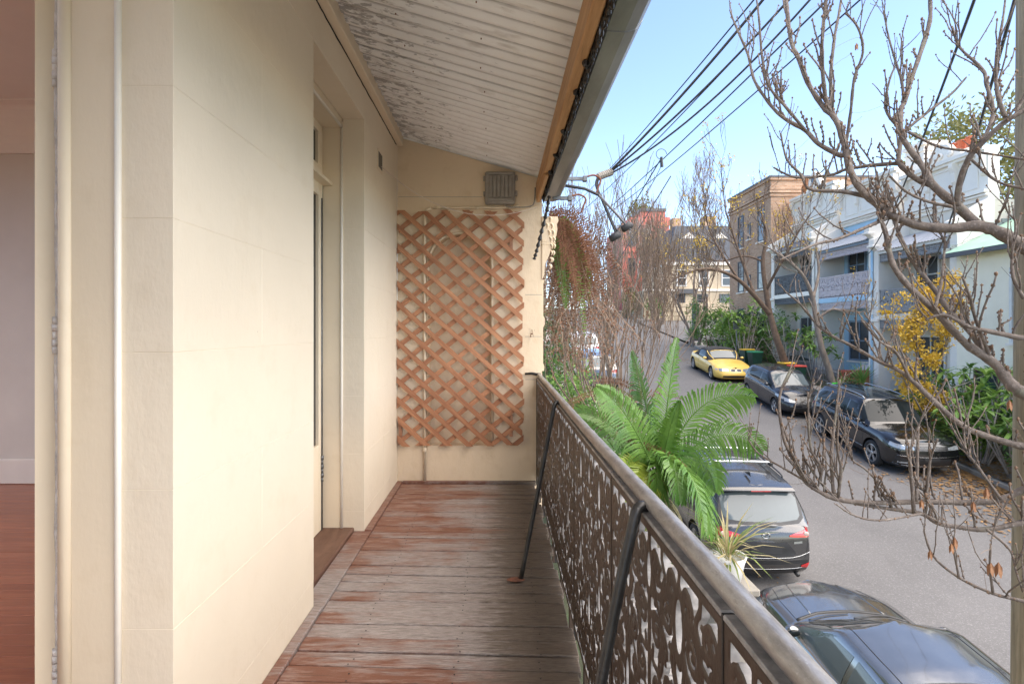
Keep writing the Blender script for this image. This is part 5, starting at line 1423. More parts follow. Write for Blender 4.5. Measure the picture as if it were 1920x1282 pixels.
rb_ = thing('red_building', 'tall faded red rendered building with stepped parapet up the hill', 'building', (18, 70, gz(68)))
b = gz(68); Yr = 68.0; x0, x1 = 15.2, 20.9
MB().box((x0, Yr, b-3), (x1, Yr+10, b+10.6)).build('wall', m_redwall, rb_)
MB().box((x0+.9, Yr-.02, b+10.6), (x1+.1, Yr+9, b+11.5)).build('parapet', m_redwall, rb_); MB().box((x0+2.2, Yr-.05, b+11.5), (x1-.5, Yr+8, b+12.2)).build('parapet', m_redwall, rb_); MB().box((x0+2.1, Yr-.2, b+12.2), (x1-.4, Yr+8, b+12.55)).build('coping', m_slate, rb_)
for z in (b+10.45, b+7.2, b+3.6): MB().box((x0-.15, Yr-.2, z), (x1+.15, Yr-.003, z+.28)).build('string_course', m_redwall, rb_)
for xx in (x0+.7, x0+2.5, x0+4.2):
    for z in (b+.8, b+4.4, b+8.0): face_opening(rb_, Yr, xx, xx+.85, z, z+2.1, w_dgrey)
bk = thing('rear_block', 'grey flat roofed block behind the slate mansard', 'building', (30, 76, gz(70)))
MB().box((24, 72, b-3), (36, 82, b+10.5)).build('wall', pm('dark_weatherboard', (.11, .115, .125), .7, 0, .15, .6, .2, 9, world=True), bk)
for xx in (25, 27.6, 30.2, 32.8):
    for z in (b+4.5, b+7.6): face_opening(bk, 72, xx, xx+1.4, z, z+1.7, m_wframe)
# ================================================================ plants
l_green = leafmat('leaf_mid_green', (.085, .19, .04), (.17, .30, .065)); l_dark = leafmat('leaf_dark_green', (.045, .11, .03), (.09, .18, .05))
l_lime = leafmat('leaf_lime', (.17, .33, .06), (.31, .46, .10)); l_yellow = leafmat('leaf_autumn_yellow', (.62, .38, .035), (.80, .55, .07), .5, .35, 5)
l_olive = leafmat('leaf_olive', (.14, .16, .05), (.30, .27, .08)); l_brown = leafmat('leaf_dry_brown', (.20, .085, .045), (.34, .17, .10), .8, .15, 6)
l_palm = leafmat('palm_leaflet', (.085, .21, .035), (.21, .37, .07), .38, .3, 2.0); l_palmy = leafmat('palm_leaflet_yellow', (.26, .36, .05), (.42, .46, .07), .4, .3, 3)
l_straw = leafmat('straw_blade', (.42, .34, .16), (.55, .48, .28), .7, .2, 6); l_grass = leafmat('pot_grass', (.16, .24, .05), (.34, .38, .10), .5, .3, 6)
m_bark = pm('grey_brown_bark', (.19, .15, .12), .85, 0, .35, 9, .8, 35, .012, stretch=(1, 1, .4)); m_bark2 = pm('pale_grey_bark', (.33, .285, .245), .85, 0, .3, 9, .6, 35, .01)
m_bark3 = pm('dark_brown_bark', (.115, .075, .05), .9, 0, .35, 9, .8, 30, .015); m_twig = pm('brown_twig', (.21, .145, .10), .85, 0, .3, 14, .3, 40)
def rnd_unit(rs):
    while True:
        v = Vector((rs.uniform(-1, 1), rs.uniform(-1, 1), rs.uniform(-1, 1)))
        if .05 < v.length < 1: return v.normalized()
def leaf(mb, p, d, up, ln, wd, curl=.25):
    """one bent pointed leaf: 6 triangles"""
    d = d.normalized(); s = d.cross(up)
    s = s.normalized() if s.length > 1e-3 else d.orthogonal().normalized()
    n = s.cross(d)
    a = p+d*ln*.35-n*ln*curl*.05; b = p+d*ln*.7-n*ln*curl*.25; e = p+d*ln-n*ln*curl*.6
    mb.add([p, a+s*wd*.5+n*wd*.12, a, a-s*wd*.5+n*wd*.12, b+s*wd*.42, b, b-s*wd*.42, e],
           [(0, 1, 2), (0, 2, 3), (1, 4, 5, 2), (2, 5, 6, 3), (4, 7, 5), (5, 7, 6)])
def qleaf(mb, p, d, s, ln, wd): mb.add([p, p+d*ln*.5+s*wd*.5, p+d*ln, p+d*ln*.5-s*wd*.5], [(0, 1, 2, 3)])
def bush(name, label, c, r, n, ln, mat, seed, group=None, stems=5, cat='shrub', clumps=26, trunk=True):
    """leafy shrub: clumps of leaves through an uneven volume, thin stems below"""
    rs = random.Random(seed); c = Vector(c); o = thing(name, label, cat, (c.x, c.y, c.z), group=group)
    mb = MB(); cl_ = []
    for _ in range(clumps):
        v = rnd_unit(rs)*rs.random()**.45
        cl_.append((c+Vector((v.x*r[0], v.y*r[1], r[2]*(1+v.z))), rs.uniform(.18, .42)))
    for _ in range(n):
        k, rad = rs.choice(cl_); v = rnd_unit(rs)*rs.random()**.6
        p = k+Vector((v.x*rad*r[0]*1.1, v.y*rad*r[1]*1.1, v.z*rad*r[2]*1.2))
        d = (rnd_unit(rs)+v*.8+Vector((0, 0, .25))).normalized(); s = d.cross(rnd_unit(rs))
        if s.length < .01: continue
        qleaf(mb, p, d, s.normalized(), ln*rs.uniform(.6, 1.25), ln*rs.uniform(.3, .5))
    mb.build('foliage', mat, o)
    if trunk:
        sm = MB()
        for _ in range(stems):
            k, _r = rs.choice(cl_); b0 = c+Vector((rs.uniform(-.2, .2)*r[0], rs.uniform(-.2, .2)*r[1], -.15))
            m_ = b0.lerp(k, .5)+Vector((rs.uniform(-.1, .1), rs.uniform(-.1, .1), .1)); sm.tube(spline([b0, m_, k], 4), [.03]*3+[.02]*3+[.01]*3, 5)
        sm.build('stems', m_twig, o)
    return o
def rosette_shrub(name, label, c, stems, hgt, spread, ln, mat, seed, nleaf=12, group=None, stemmat=None, cat='shrub', lean=(0, 0)):
    """branching stems that end in rosettes of large leaves; each rosette is a part"""
    rs = random.Random(seed); c = Vector(c); o = thing(name, label, cat, tuple(c), group=group); sm = MB(); tips = []
    for i in range(stems):
        a = 2*math.pi*i/stems+rs.uniform(-.4, .4); h = hgt*rs.uniform(.55, 1.05); k = spread*rs.uniform(.3, 1)
        tip = c+Vector((math.cos(a)*k+lean[0], math.sin(a)*k+lean[1], h)); base = c+Vector((math.cos(a)*.12, math.sin(a)*.12, -.1))
        mid = base.lerp(tip, .5)+Vector((rs.uniform(-.12, .12), rs.uniform(-.12, .12), rs.uniform(-.1, .1)))
        sm.tube(spline([base, mid, tip], 5), list(np.linspace(.032, .014, 11)), 5); tips.append(tip)
        for _ in range(rs.choice((0, 1, 1, 2))):
            t2 = mid.lerp(tip, rs.uniform(.2, .7)); e = t2+Vector((rs.uniform(-.4, .4), rs.uniform(-.4, .4), rs.uniform(.1, .35)))*(hgt/1.6)
            sm.tube([t2, t2.lerp(e, .5)+Vector((0, 0, -.03)), e], [.016, .013, .010], 5); tips.append(e)
    sm.build('stems', stemmat or m_bark2, o)
    for t_ in tips:
        mb = MB()
        for k in range(nleaf):
            a = 2*math.pi*k*.382+rs.uniform(-.2, .2); el = rs.uniform(-.45, 1.0)
            d = Vector((math.cos(a)*math.cos(el), math.sin(a)*math.cos(el), math.sin(el)))
            l_ = ln*rs.uniform(.65, 1.15); leaf(mb, t_+Vector((0, 0, rs.uniform(-.07, .03))), d, Vector((0, 0, 1)), l_, l_*rs.uniform(.24, .34), rs.uniform(.2, .9))
        mb.build('leaf_rosette', mat, o)
    return o
def grow(mb, p, d, ln, rad, depth, rs, nchild=(2, 4), spread=.6, up=.15, seg=4, ns=5, minr=.004, tips=None, wob=.18, shrink=.68):
    pts = [p.copy()]; rd = [rad]; q = p.copy(); dd = d.normalized()
    for k in range(seg):
        dd = (dd+rnd_unit(rs)*wob+Vector((0, 0, up))*.35).normalized(); q = q+dd*(ln/seg); pts.append(q.copy()); rd.append(max(minr, rad*(1-.45*(k+1)/seg)))
    mb.tube(pts, rd, ns if rad > .02 else (4 if rad > .009 else 3), cap=False)
    if depth <= 0:
        if tips is not None: tips.append((q.copy(), dd.copy()))
        return
    for k in range(rs.randint(*nchild)):
        t_ = rs.uniform(.35, 1.0) if k else 1.0; i = min(seg, max(1, int(round(t_*seg))))
        v = (dd+rnd_unit(rs)*spread*(1.2 if k else .6)+Vector((0, 0, up))).normalized()
        grow(mb, pts[i], v, ln*shrink*rs.uniform(.75, 1.15), max(minr, rd[i]*(.72 if k else .85)), depth-1, rs, nchild, spread, up, seg, ns, minr, tips, wob, shrink)
def bare_tree(name, label, c, hgt, rad, seed, depth=4, stems=1, mat=None, spread=.6, up=.25, nchild=(2, 4), group=None, leaves=None, minr=.006, splay=.25, shrink=.70):
    rs = random.Random(seed); c = Vector(c); o = thing(name, label, 'tree', tuple(c), group=group); mb = MB(); tips = []
    tot = sum(shrink**k for k in range(depth+1))
    for i in range(stems):
        a = 2*math.pi*i/max(1, stems)+rs.uniform(-.4, .4)
        d = Vector((math.cos(a)*splay, math.sin(a)*splay, 1)) if stems > 1 else Vector((rs.uniform(-.08, .08), rs.uniform(-.08, .08), 1))
        grow(mb, c+Vector((math.cos(a)*.1*(stems > 1), math.sin(a)*.1*(stems > 1), -.2)), d, hgt/tot*1.1, rad*rs.uniform(.75, 1.1), depth, rs, nchild, spread, up, 4, 6, minr, tips, .16, shrink)
    mb.build('trunk', mat or m_bark, o, True)
    if leaves:
        lm, n, ln, f = leaves; lb = MB()
        sel = [t_ for t_ in tips if rs.random() < f]
        for _ in range(n):
            t_, d_ = rs.choice(sel); d = (rnd_unit(rs)+Vector((0, 0, -.3))).normalized(); s = d.cross(rnd_unit(rs))
            if s.length > .01: qleaf(lb, t_+rnd_unit(rs)*ln*2.5*rs.random(), d, s.normalized(), ln*rs.uniform(.6, 1.2), ln*.45)
        lb.build('crown', lm, o)
    return o
def G(x, y, dz=0): return (x, y, gz(y)+dz)

# ---- palm below the balcony: every frond its own part
def frond(parent, base, d0, length, droop, mat, rs, nl=46, lmax=.42, twist=0.0, lw=.024):
    d0 = Vector(d0).normalized(); pts = []; p = Vector(base); d = d0.copy(); n = 22
    for k in range(n+1):
        pts.append((p.copy(), d.copy())); p = p+d*(length/n); d = (d+Vector((0, 0, -droop/n*(.4+1.6*k/n)))).normalized()
    mb = MB(); mb.tube([q for q, _ in pts], [lerp(.016, .003, k/n) for k in range(n+1)], 5)
    for k in range(nl):
        t_ = .16+.84*k/(nl-1); i = min(n-1, int(t_*n)); f = t_*n-i
        q = pts[i][0].lerp(pts[min(n, i+1)][0], f); dd = pts[i][1]
        s = dd.cross(Vector((0, 0, 1)))
        s = s.normalized() if s.length > .05 else Vector((1, 0, 0))
        u = s.cross(dd)
        s2 = s*math.cos(twist)+u*math.sin(twist); u2 = u*math.cos(twist)-s*math.sin(twist)
        ll = lmax*(math.sin(math.pi*min(1, .18+.80*t_))**.7)*rs.uniform(.88, 1.08)
        for sg in (1, -1):
            e = (s2*sg*1.0+dd*(.42+.55*t_)+u2*.15+rnd_unit(rs)*.09).normalized()
            w2 = dd.cross(e).cross(e); w2 = (dd-e*dd.dot(e)).normalized()*lw*.5
            m1 = q+e*ll*.35+u2*.015; m2 = q+e*ll*.70-Vector((0, 0, ll*.14)); en = q+e*ll*.93-Vector((0, 0, ll*rs.uniform(.32, .6)))
            mb.add([q-w2*.5, q+w2*.5, m1+w2, m1-w2, m2+w2*.8, m2-w2*.8, en], [(0, 1, 2, 3), (3, 2, 4, 5), (5, 4, 6)])
    return mb.build('frond', mat, parent)
rs = random.Random(21)
PB = Vector((1.95, 6.75, -.42))
palm = thing('palm_tree', 'bright green feather palm growing just beyond the balcony rail', 'palm', (PB.x, PB.y, gz(6.75)))
MB().tube([(PB.x-.05, PB.y+.05, gz(6.75)-.2), (PB.x-.02, PB.y, -2), (PB.x, PB.y, -.75), (PB.x, PB.y, -.35)], [.11, .085, .075, .05], 10).build('trunk', m_bark2, palm, True)
def toward(px, py, Y): return at(px, py, Y)-PB
# (pixel the frond's tip region leans to, depth, length, droop, twist)
for px, py, Y, ln_, dr, tw, mt, lm in ((1262, 640, 6.9, 1.70, .20, 1.45, l_palm, .46), (1195, 640, 7.2, 1.60, .25, 1.6, l_palm, .44), (1150, 690, 6.5, 1.45, .45, 1.5, l_palm, .42), (1330, 660, 6.6, 1.62, 1.15, 1.3, l_palm, .50),
                                       (1400, 720, 6.9, 1.55, 1.0, 1.1, l_palm, .48), (1095, 690, 6.9, 1.40, .7, 1.2, l_palm, .42), (1075, 760, 6.4, 1.25, .8, 1.0, l_palm, .40), (1300, 850, 5.9, 1.45, 1.9, .7, l_palm, .44),
                                       (1275, 760, 5.8, 1.2, 1.7, .6, l_palm, .36), (1225, 680, 7.8, 1.5, .6, 1.2, l_palm, .40), (1180, 860, 5.9, 1.1, 1.6, .6, l_palmy, .34), (1350, 800, 7.4, 1.35, 1.5, .9, l_palm, .44),
                                       (1275, 680, 6.4, 1.05, .3, 1.0, l_palm, .24), (1120, 830, 6.2, 1.2, 1.3, .8, l_palmy, .36), (1300, 930, 6.2, 1.1, 1.5, .5, l_palm, .40), (1230, 700, 5.7, 1.0, 2.8, .9, l_palm, .3)):
    frond(palm, PB+Vector((0, 0, -.05)), toward(px, py, Y)+Vector((0, 0, .25*dr)), ln_*1.05, dr*1.5+.25, mt, rs, 52, lm, tw)
# ---- pot on the front fence pier
pier = thing('fence_pier', 'rendered front fence pier below the balcony', 'pier', G(2.46, 5.95)); MB().cbox((2.24, 5.75, gz(5.9)-.2), (2.66, 6.17, -1.36), .02).build('shaft', m_kerb, pier); MB().cbox((2.20, 5.71, -1.36), (2.70, 6.21, -1.27), .02).build('cap', m_kerb, pier)
pot = thing('plant_pot', 'white pot of straggly grass on the fence pier', 'pot', (2.46, 5.95, -1.27))
MB().lathe([(.001, 0), (.13, 0), (.17, .20), (.19, .26), (.175, .26), (.16, .20), (.001, .18)], lambda a, c_, h: (2.46+a, 5.95+c_, -1.268+h), 20).build('pot', pm('white_glaze', (.74, .74, .72), .3, 0, .05, 4, 0), pot, True)
def tuft(parent, c, n, ln, wd, mats, rs, name='blade_tuft', el=(.2, 1.4)):
    for m_ in mats:
        mb = MB()
        for _ in range(n):
            a, e = rs.uniform(0, 6.28), rs.uniform(*el); d = Vector((math.cos(a)*math.cos(e), math.sin(a)*math.cos(e), math.sin(e))); l_ = ln*rs.uniform(.6, 1.1)
            leaf(mb, Vector(c)+rnd_unit(rs)*.03, d, Vector((0, 0, 1)), l_, wd, rs.uniform(.5, 1.4))
        mb.build(name, m_, parent)
for px, py, Y, ln_ in ((1150, 880, 6.3, 1.0), (1270, 930, 6.0, .9), (1200, 900, 5.9, .95)): frond(palm, PB+Vector((0, 0, -.15)), toward(px, py, Y), ln_, 2.6, l_straw, rs, 34, .30, .6, .016)
tuft(pot, (2.46, 5.95, -1.05), 34, .62, .022, (l_grass, l_straw), rs)

# ---- near-side gardens (beyond the end wall)
for i, (x, y, rx, rzz, n_, ln_, mt, lab) in enumerate((
        (2.3, 9.6, .6, .75, 1500, .11, l_green, 'leafy green shrub behind the palm'), (1.75, 12.0, .7, .9, 1500, .12, l_dark, 'dark green shrub beside the near footpath'),
        (2.0, 15.0, .8, .95, 1600, .13, l_green, 'mid green shrub below the hanging ferns'), (2.35, 18.2, .9, 1.0, 1600, .14, l_lime, 'lime green shrub by the wheelie bins'),
        (2.4, 22.0, 1.0, 1.15, 1600, .16, l_green, 'rounded green shrub left of the dark wagon'), (3.0, 29.5, 1.1, 1.4, 1600, .18, l_dark, 'dark tall shrub on the near footpath uphill'),
        (2.7, 36.0, 1.3, 1.6, 1500, .2, l_olive, 'olive shrub far up the near side'))):
    bush('garden_shrub', lab, G(x, y, .1), (rx, rx*1.1, rzz), n_, ln_, mt, 100+i, 'shrubs in the near gardens')
for i, (x, y, h_, lab) in enumerate(((1.75, 10.8, 1.9, 'big-leaved bush nearest behind the palm'), (2.25, 13.4, 1.7, 'big-leaved bush by the near kerb mid way'), (2.7, 19.8, 2.2, 'big-leaved bush in front of the dark wagon'))):
    rosette_shrub('broadleaf_shrub', lab, G(x, y, .0), 7, h_, .8, .34, l_green if i != 1 else l_lime, 130+i, 12, 'broad leaved bushes in the near gardens')
def bin_(label, x, y, lid, group):
    o = thing('wheelie_bin', label, 'bin', G(x, y, .07), group=group); z = gz(y)+.07
    P = [[(x+sx*w_, y+sy*w_*1.15, z+h) for sx, sy in ((-1, -1), (1, -1), (1, 1), (-1, 1), (-1, -1))] for h, w_ in ((.06, .20), (.9, .27))]
    mb = MB().grid(P); mb.add(P[1][:4], [(0, 1, 2, 3)]); mb.build('tub', pm('dark_green_plastic', (.012, .05, .03), .45, 0, .15, 4, 0), o, fix=True)
    MB().cbox((x-.30, y-.34, z+.90), (x+.30, y+.34, z+.985), .03).build('lid', lid, o)
    for s in (-1, 1): MB().tube([(x+s*.2, y+.26, z+.09), (x+s*.26, y+.26, z+.09)], .09, 12).build('wheel', m_tyre, o)
    MB().tube([(x-.24, y+.36, z+.93), (x+.24, y+.36, z+.93)], .016, 6).build('handle', m_ctrim, o)
    return o
lid_y = pm('yellow_lid', (.72, .43, .03), .45, 0, .1, 4, 0); lid_r = pm('red_lid', (.50, .05, .035), .45, 0, .1, 4, 0); lid_g = pm('green_lid', (.04, .30, .14), .45, 0, .1, 4, 0)
bin_('yellow lidded wheelie bin at the near footpath among shrubs', 1.95, 16.6, lid_y, 'wheelie bins'); bin_('red lidded wheelie bin at the near footpath among shrubs', 2.25, 17.3, lid_r, 'wheelie bins')
bin_('yellow lidded wheelie bin behind the yellow convertible', 13.3, 29.7, lid_y, 'wheelie bins'); bin_('green lidded wheelie bin behind the yellow convertible', 13.35, 28.9, lid_g, 'wheelie bins')
bin_('yellow lidded wheelie bin behind the black hatchback', 13.3, 25.6, lid_y, 'wheelie bins'); bin_('red lidded wheelie bin behind the black hatchback', 13.35, 24.85, lid_r, 'wheelie bins')

# ---- multi-stemmed bare tree on the near footpath and other bare trees
bare_tree('bare_street_tree', 'pale multi-stemmed leafless tree rising behind the palm', G(2.95, 13.4), 7.6, .050, 5, 5, 9, m_twig, .46, .34, (2, 3), splay=.34, minr=.0065, shrink=.74)
bare_tree('bare_street_tree', 'thin leafless sapling between the two pale trees', G(3.1, 16.4), 6.8, .045, 9, 4, 6, m_bark, .42, .40, (2, 3), splay=.26, minr=.0065, shrink=.74)
bare_tree('bare_street_tree', 'leafless tree at the far corner of the side street', G(13.2, 46.5), 9.5, .10, 19, 5, 3, m_bark, .55, .3, (2, 3), minr=.011, splay=.28)
bare_tree('bare_street_tree', 'second pale leafless tree farther along the near kerb', G(3.15, 19.5), 7.8, .06, 8, 5, 6, m_twig, .48, .34, (2, 3), splay=.32, minr=.008, shrink=.74)
bare_tree('bare_street_tree', 'leafless tree on the near side left of the road bend', G(3.3, 31.0), 10.5, .11, 12, 5, 2, m_bark, .5, .4, (2, 3), splay=.22, minr=.011)
bare_tree('bare_street_tree', 'tall leafless tree farthest up the near kerb', G(3.8, 44.0), 13, .14, 15, 5, 2, m_bark, .5, .4, (2, 4), splay=.25, minr=.014)
bare_tree('bare_street_tree', 'leafless tree with a few yellow leaves at the side street corner', G(13.6, 38.2), 8.6, .12, 18, 5, 2, m_bark, .6, .25, (2, 4), leaves=(l_yellow, 330, .15, .16), minr=.010, splay=.3)
bare_tree('bare_street_tree', 'leafless tree in front of the slate mansard', G(15.2, 51.5), 11.5, .15, 22, 5, 2, m_bark, .6, .28, (2, 4), minr=.013, splay=.3, leaves=(l_yellow, 300, .2, .15))
bare_tree('bare_street_tree', 'leafless tree beside the red building', G(13.9, 60), 12.5, .16, 25, 5, 2, m_bark2, .55, .32, (2, 4), minr=.015, splay=.3)
bare_tree('bare_street_tree', 'tall leafless tree against the sky left of the brick block', G(17.2, 47.5), 14.5, .17, 31, 5, 2, m_bark, .55, .3, (2, 4), minr=.014, splay=.25)
for i, (x, y, h_) in enumerate(((-1, 88, 15), (3, 96, 17), (7, 104, 16), (1.5, 74, 13), (5.0, 68, 13), (21, 88, 20), (28, 92, 22))):
    bare_tree('bare_hill_tree', ['leafless tree on the skyline behind the near row, leftmost', 'leafless skyline tree at the hilltop left of the road', 'leafless skyline tree above the far road', 'leafless tree at the road bend up the hill', 'leafless tree nearest the road bend up the hill', 'leafless tree rising behind the red building', 'leafless tree behind the slate mansard'][i], (x, y, gz(y)-.5), h_, .2, 40+i, 5, 2, m_bark, .55, .35, (2, 3), 'trees up the hill', minr=.02, splay=.3)
bush('evergreen_tree', 'small evergreen tree on the skyline behind the red building', (22, 84, gz(84)+11), (2.4, 2.4, 3.2), 1800, .5, l_olive, 60, cat='tree', clumps=30)
bush('evergreen_tree', 'large olive green tree behind the cream house roof', (24.6, 27.2, 5.0), (3.4, 3.2, 4.4), 6500, .32, l_olive, 61, cat='tree', clumps=60)
bush('evergreen_tree', 'olive tree top showing above the chimney pots', (25.2, 31.5, 6.2), (2.4, 2.2, 2.6), 2600, .3, l_olive, 62, cat='tree', clumps=36)

# ---- street trees on the opposite footpath, traced limb by limb
def limb_tree(name, label, base, limbs, mat, seed, twigs, leaves=None, minr=.008, tl=(.5, 1.1), sub=2, cat='tree', Yd=0):
    rs = random.Random(seed); o = thing(name, label, cat, tuple(base)); mb = MB(); nodes = []
    for pts in limbs:
        P = spline([(*at(px, py, Y), r) for px, py, Y, r in pts], 5)
        mb.tube([q[:3] for q in P], [q[3] for q in P], 9)
        for i in range(3, len(P)):
            if P[i][3] < .075: nodes.append((Vector(P[i][:3]), Vector(P[i][:3]-P[i-1][:3]).normalized(), P[i][3]))
    mb.build('trunk', mat, o, True)
    tw = MB(); tips = []
    for _ in range(twigs):
        p, d, r = rs.choice(nodes); v = (d*.6+rnd_unit(rs)*.8+Vector((0, 0, .45))).normalized()
        grow(tw, p, v, rs.uniform(*tl), max(minr, min(r*.6, .022)), sub, rs, (2, 3), .55, .3, 4, 5, minr, tips, .2, .68)
    tw.build('twigs', mat, o, True)['kind'] = 'stuff'
    if leaves:
        lm, n, ln, f = leaves; lb = MB(); sel = [q for q in tips if rs.random() < f]
        for _ in range(n):
            t_, d_ = rs.choice(sel); d = (rnd_unit(rs)+Vector((0, 0, -.3))).normalized(); s = d.cross(rnd_unit(rs))
            if s.length > .01: qleaf(lb, t_+rnd_unit(rs)*ln*2.6*rs.random(), d, s.normalized(), ln*rs.uniform(.6, 1.2), ln*.45)
        lb.build('crown', lm, o)
    return o
Y1 = 25.6
limb_tree('street_tree', 'brown leaning street tree with few yellow leaves behind the black hatchback', at(1486, 722, Y1),
    [[(1490, 735, Y1, .21), (1476, 690, Y1, .17), (1458, 640, Y1, .15), (1444, 590, Y1+.2, .13), (1436, 545, Y1+.3, .11), (1430, 490, Y1+.5, .085), (1437, 440, Y1+.6, .06), (1428, 395, Y1+.6, .035), (1436, 355, Y1+.5, .02)],
     [(1444, 590, Y1+.2, .12), (1415, 555, Y1, .10), (1385, 525, Y1-.3, .085), (1350, 508, Y1-.6, .07), (1315, 505, Y1-.8, .055), (1270, 520, Y1-1, .035), (1240, 545, Y1-1, .02)],
     [(1415, 555, Y1, .07), (1395, 500, Y1+.3, .06), (1378, 450, Y1+.5, .045), (1362, 400, Y1+.7, .03), (1355, 350, Y1+.9, .018), (1352, 300, Y1+1, .012)],
     [(1436, 545, Y1+.3, .07), (1460, 500, Y1-.2, .06), (1478, 470, Y1-.5, .05), (1500, 430, Y1-.8, .035), (1520, 400, Y1-1, .02)],
     [(1385, 525, Y1-.3, .06), (1350, 470, Y1-.2, .045), (1330, 430, Y1, .03), (1318, 380, Y1, .018)],
     [(1430, 490, Y1+.5, .05), (1395, 480, Y1+.6, .04), (1350, 490, Y1+.8, .03), (1310, 480, Y1+1, .02)]], m_bark3, 3, 80, (l_yellow, 900, .13, .28), .009, (.6, 1.3))
Y2 = 21.8
limb_tree('street_tree', 'slender leaning street tree behind the black SUV and hatchback', at(1563, 740, Y2),
    [[(1568, 750, Y2, .15), (1556, 700, Y2, .125), (1540, 650, Y2, .11), (1530, 600, Y2, .10), (1524, 560, Y2, .085), (1508, 520, Y2-.2, .06), (1485, 495, Y2-.3, .045), (1450, 470, Y2-.4, .03), (1420, 455, Y2-.5, .016)],
     [(1524, 560, Y2, .06), (1535, 510, Y2+.3, .05), (1530, 460, Y2+.4, .035), (1540, 420, Y2+.5, .02)],
     [(1530, 600, Y2, .055), (1560, 580, Y2-.2, .045), (1590, 585, Y2-.4, .03), (1620, 570, Y2-.5, .018)],
     [(1508, 520, Y2-.2, .04), (1520, 480, Y2-.4, .03), (1505, 440, Y2-.5, .02)]], m_bark, 4, 34, (l_yellow, 160, .11, .25), .007, (.4, .9))
Y3 = 15.3
limb_tree('yellow_tree', 'small tree with golden yellow leaves in front of the grey house', (12.9, 16.3, gz(16.3)),
    [[(1745, 860, 16.4, .06), (1742, 800, 16.4, .05), (1738, 740, 16.4, .04), (1725, 690, 16.3, .035), (1715, 640, 16.2, .028), (1720, 600, 16.2, .02), (1730, 560, 16.2, .012)],
     [(1738, 740, 16.4, .03), (1760, 690, 16.4, .028), (1775, 640, 16.5, .02), (1785, 590, 16.5, .012)], [(1725, 690, 16.3, .025), (1695, 660, 16.1, .02), (1680, 610, 16.0, .012)],
     [(1715, 640, 16.2, .02), (1745, 610, 16.3, .018), (1765, 560, 16.3, .01)], [(1742, 800, 16.4, .03), (1712, 740, 16.0, .02), (1690, 705, 15.9, .012)]], m_bark, 6, 60, (l_yellow, 6500, .11, .75), .005, (.28, .6), 1)

# ---- opposite gardens
for i, (x, y, st_, h_, sp_, ln_, mt, lab) in enumerate((
        (13.4, 14.4, 11, 1.7, .95, .38, l_green, 'big-leaved green bush beside the nose of the black SUV'), (13.9, 15.9, 11, 2.4, 1.0, .40, l_lime, 'lime green big-leaved bush under the yellow tree'),
        (14.4, 13.4, 10, 2.3, 1.1, .40, l_green, 'big-leaved bush right of the leaf drift by the pole'), (14.6, 17.4, 9, 2.2, .9, .36, l_green, 'big-leaved bush at the cream house door'),
        (13.9, 12.2, 10, 1.5, 1.0, .36, l_dark, 'dark low big-leaved bush at the right edge behind the pole'), (13.55, 30.6, 11, 3.4, 1.3, .42, l_lime, 'tall bright big-leaved bush behind the yellow convertible'),
        (14.5, 28.0, 10, 3.1, 1.2, .42, l_green, 'big-leaved bush between convertible and white terrace'), (14.8, 25.9, 8, 2.3, .9, .38, l_lime, 'yellow-green big-leaved bush by the blue house fence'),
        (13.2, 15.2, 12, 1.9, .8, .36, l_lime, 'bright low big-leaved bush right behind the black SUV bonnet'), (13.7, 13.0, 12, 2.0, .9, .40, l_lime, 'bright big-leaved bush left of the wooden pole'), (13.2, 12.6, 12, 1.2, .9, .34, l_green, 'low big-leaved clump over the leaf drift'), (14.2, 11.4, 12, 2.4, 1.0, .4, l_lime, 'tall bright bush behind the power pole'), (13.5, 33.0, 12, 2.6, 1.2, .40, l_lime, 'bright big-leaved bush left of the tall one behind the convertible'))):
    rosette_shrub('broadleaf_shrub', lab, G(x, y, .1), st_, h_, sp_, ln_, mt, 200+i, 13, 'broad leaved bushes in the opposite gardens')
for i, (x, y, rx, rzz, n_, ln_, mt, lab) in enumerate((
        (13.3, 15.8, .7, .75, 1800, .14, l_lime, 'bright leafy shrub between the black SUV and the cream house'), (13.9, 10.6, .9, 1.1, 2200, .15, l_lime, 'bright leafy shrub at the right edge below the branches'), (14.3, 18.6, .7, .9, 1500, .14, l_green, 'leafy shrub below the yellow tree'), (13.5, 31.9, 1.0, 1.2, 2200, .17, l_lime, 'bright leafy shrub left of the bins behind the convertible'),
        (13.2, 13.7, .6, .5, 1500, .11, l_green, 'low fern-like green shrub at the opposite kerb'), (14.6, 14.8, 1.0, 1.0, 2600, .13, l_dark, 'dense dark shrub against the cream wall'),
        (14.7, 12.0, .9, 1.2, 2200, .13, l_dark, 'dense dark shrub behind the wooden pole'), (14.3, 33.4, 1.4, 1.6, 2600, .17, l_dark, 'dense green hedge in front of the brick block'),
        (13.9, 36.6, 1.2, 1.9, 2400, .18, l_green, 'bushy green shrub at the side street corner'), (15.2, 31.0, 1.0, 1.5, 2000, .16, l_green, 'green shrub against the white terrace'), (14.7, 23.2, .5, .5, 700, .1, l_dark, 'small dark shrub by the red steps'), (15.6, 55.2, 1.3, 1.1, 1500, .22, l_green, 'green shrub at the foot of the sandstone corner building'), (13.9, 58.5, 1.0, 1.6, 1400, .22, l_olive, 'olive shrub left of the sandstone corner building'))):
    bush('garden_shrub', lab, G(x, y, .1), (rx, rx*1.1, rzz), n_, ln_, mt, 300+i, 'shrubs in the opposite gardens')
fl_ = thing('flower_patch', 'small patch of red and pink flowers by the black SUV bonnet', 'flowers', G(13.6, 16.6, .5))
mb = MB(); rs = random.Random(9)
for _ in range(160):
    p = Vector((13.6+rs.uniform(-.5, .5), 16.6+rs.uniform(-.35, .35), gz(16.6)+.75+rs.uniform(-.12, .12))); d = rnd_unit(rs); s = d.cross(rnd_unit(rs)).normalized(); qleaf(mb, p, d, s, .07, .06)
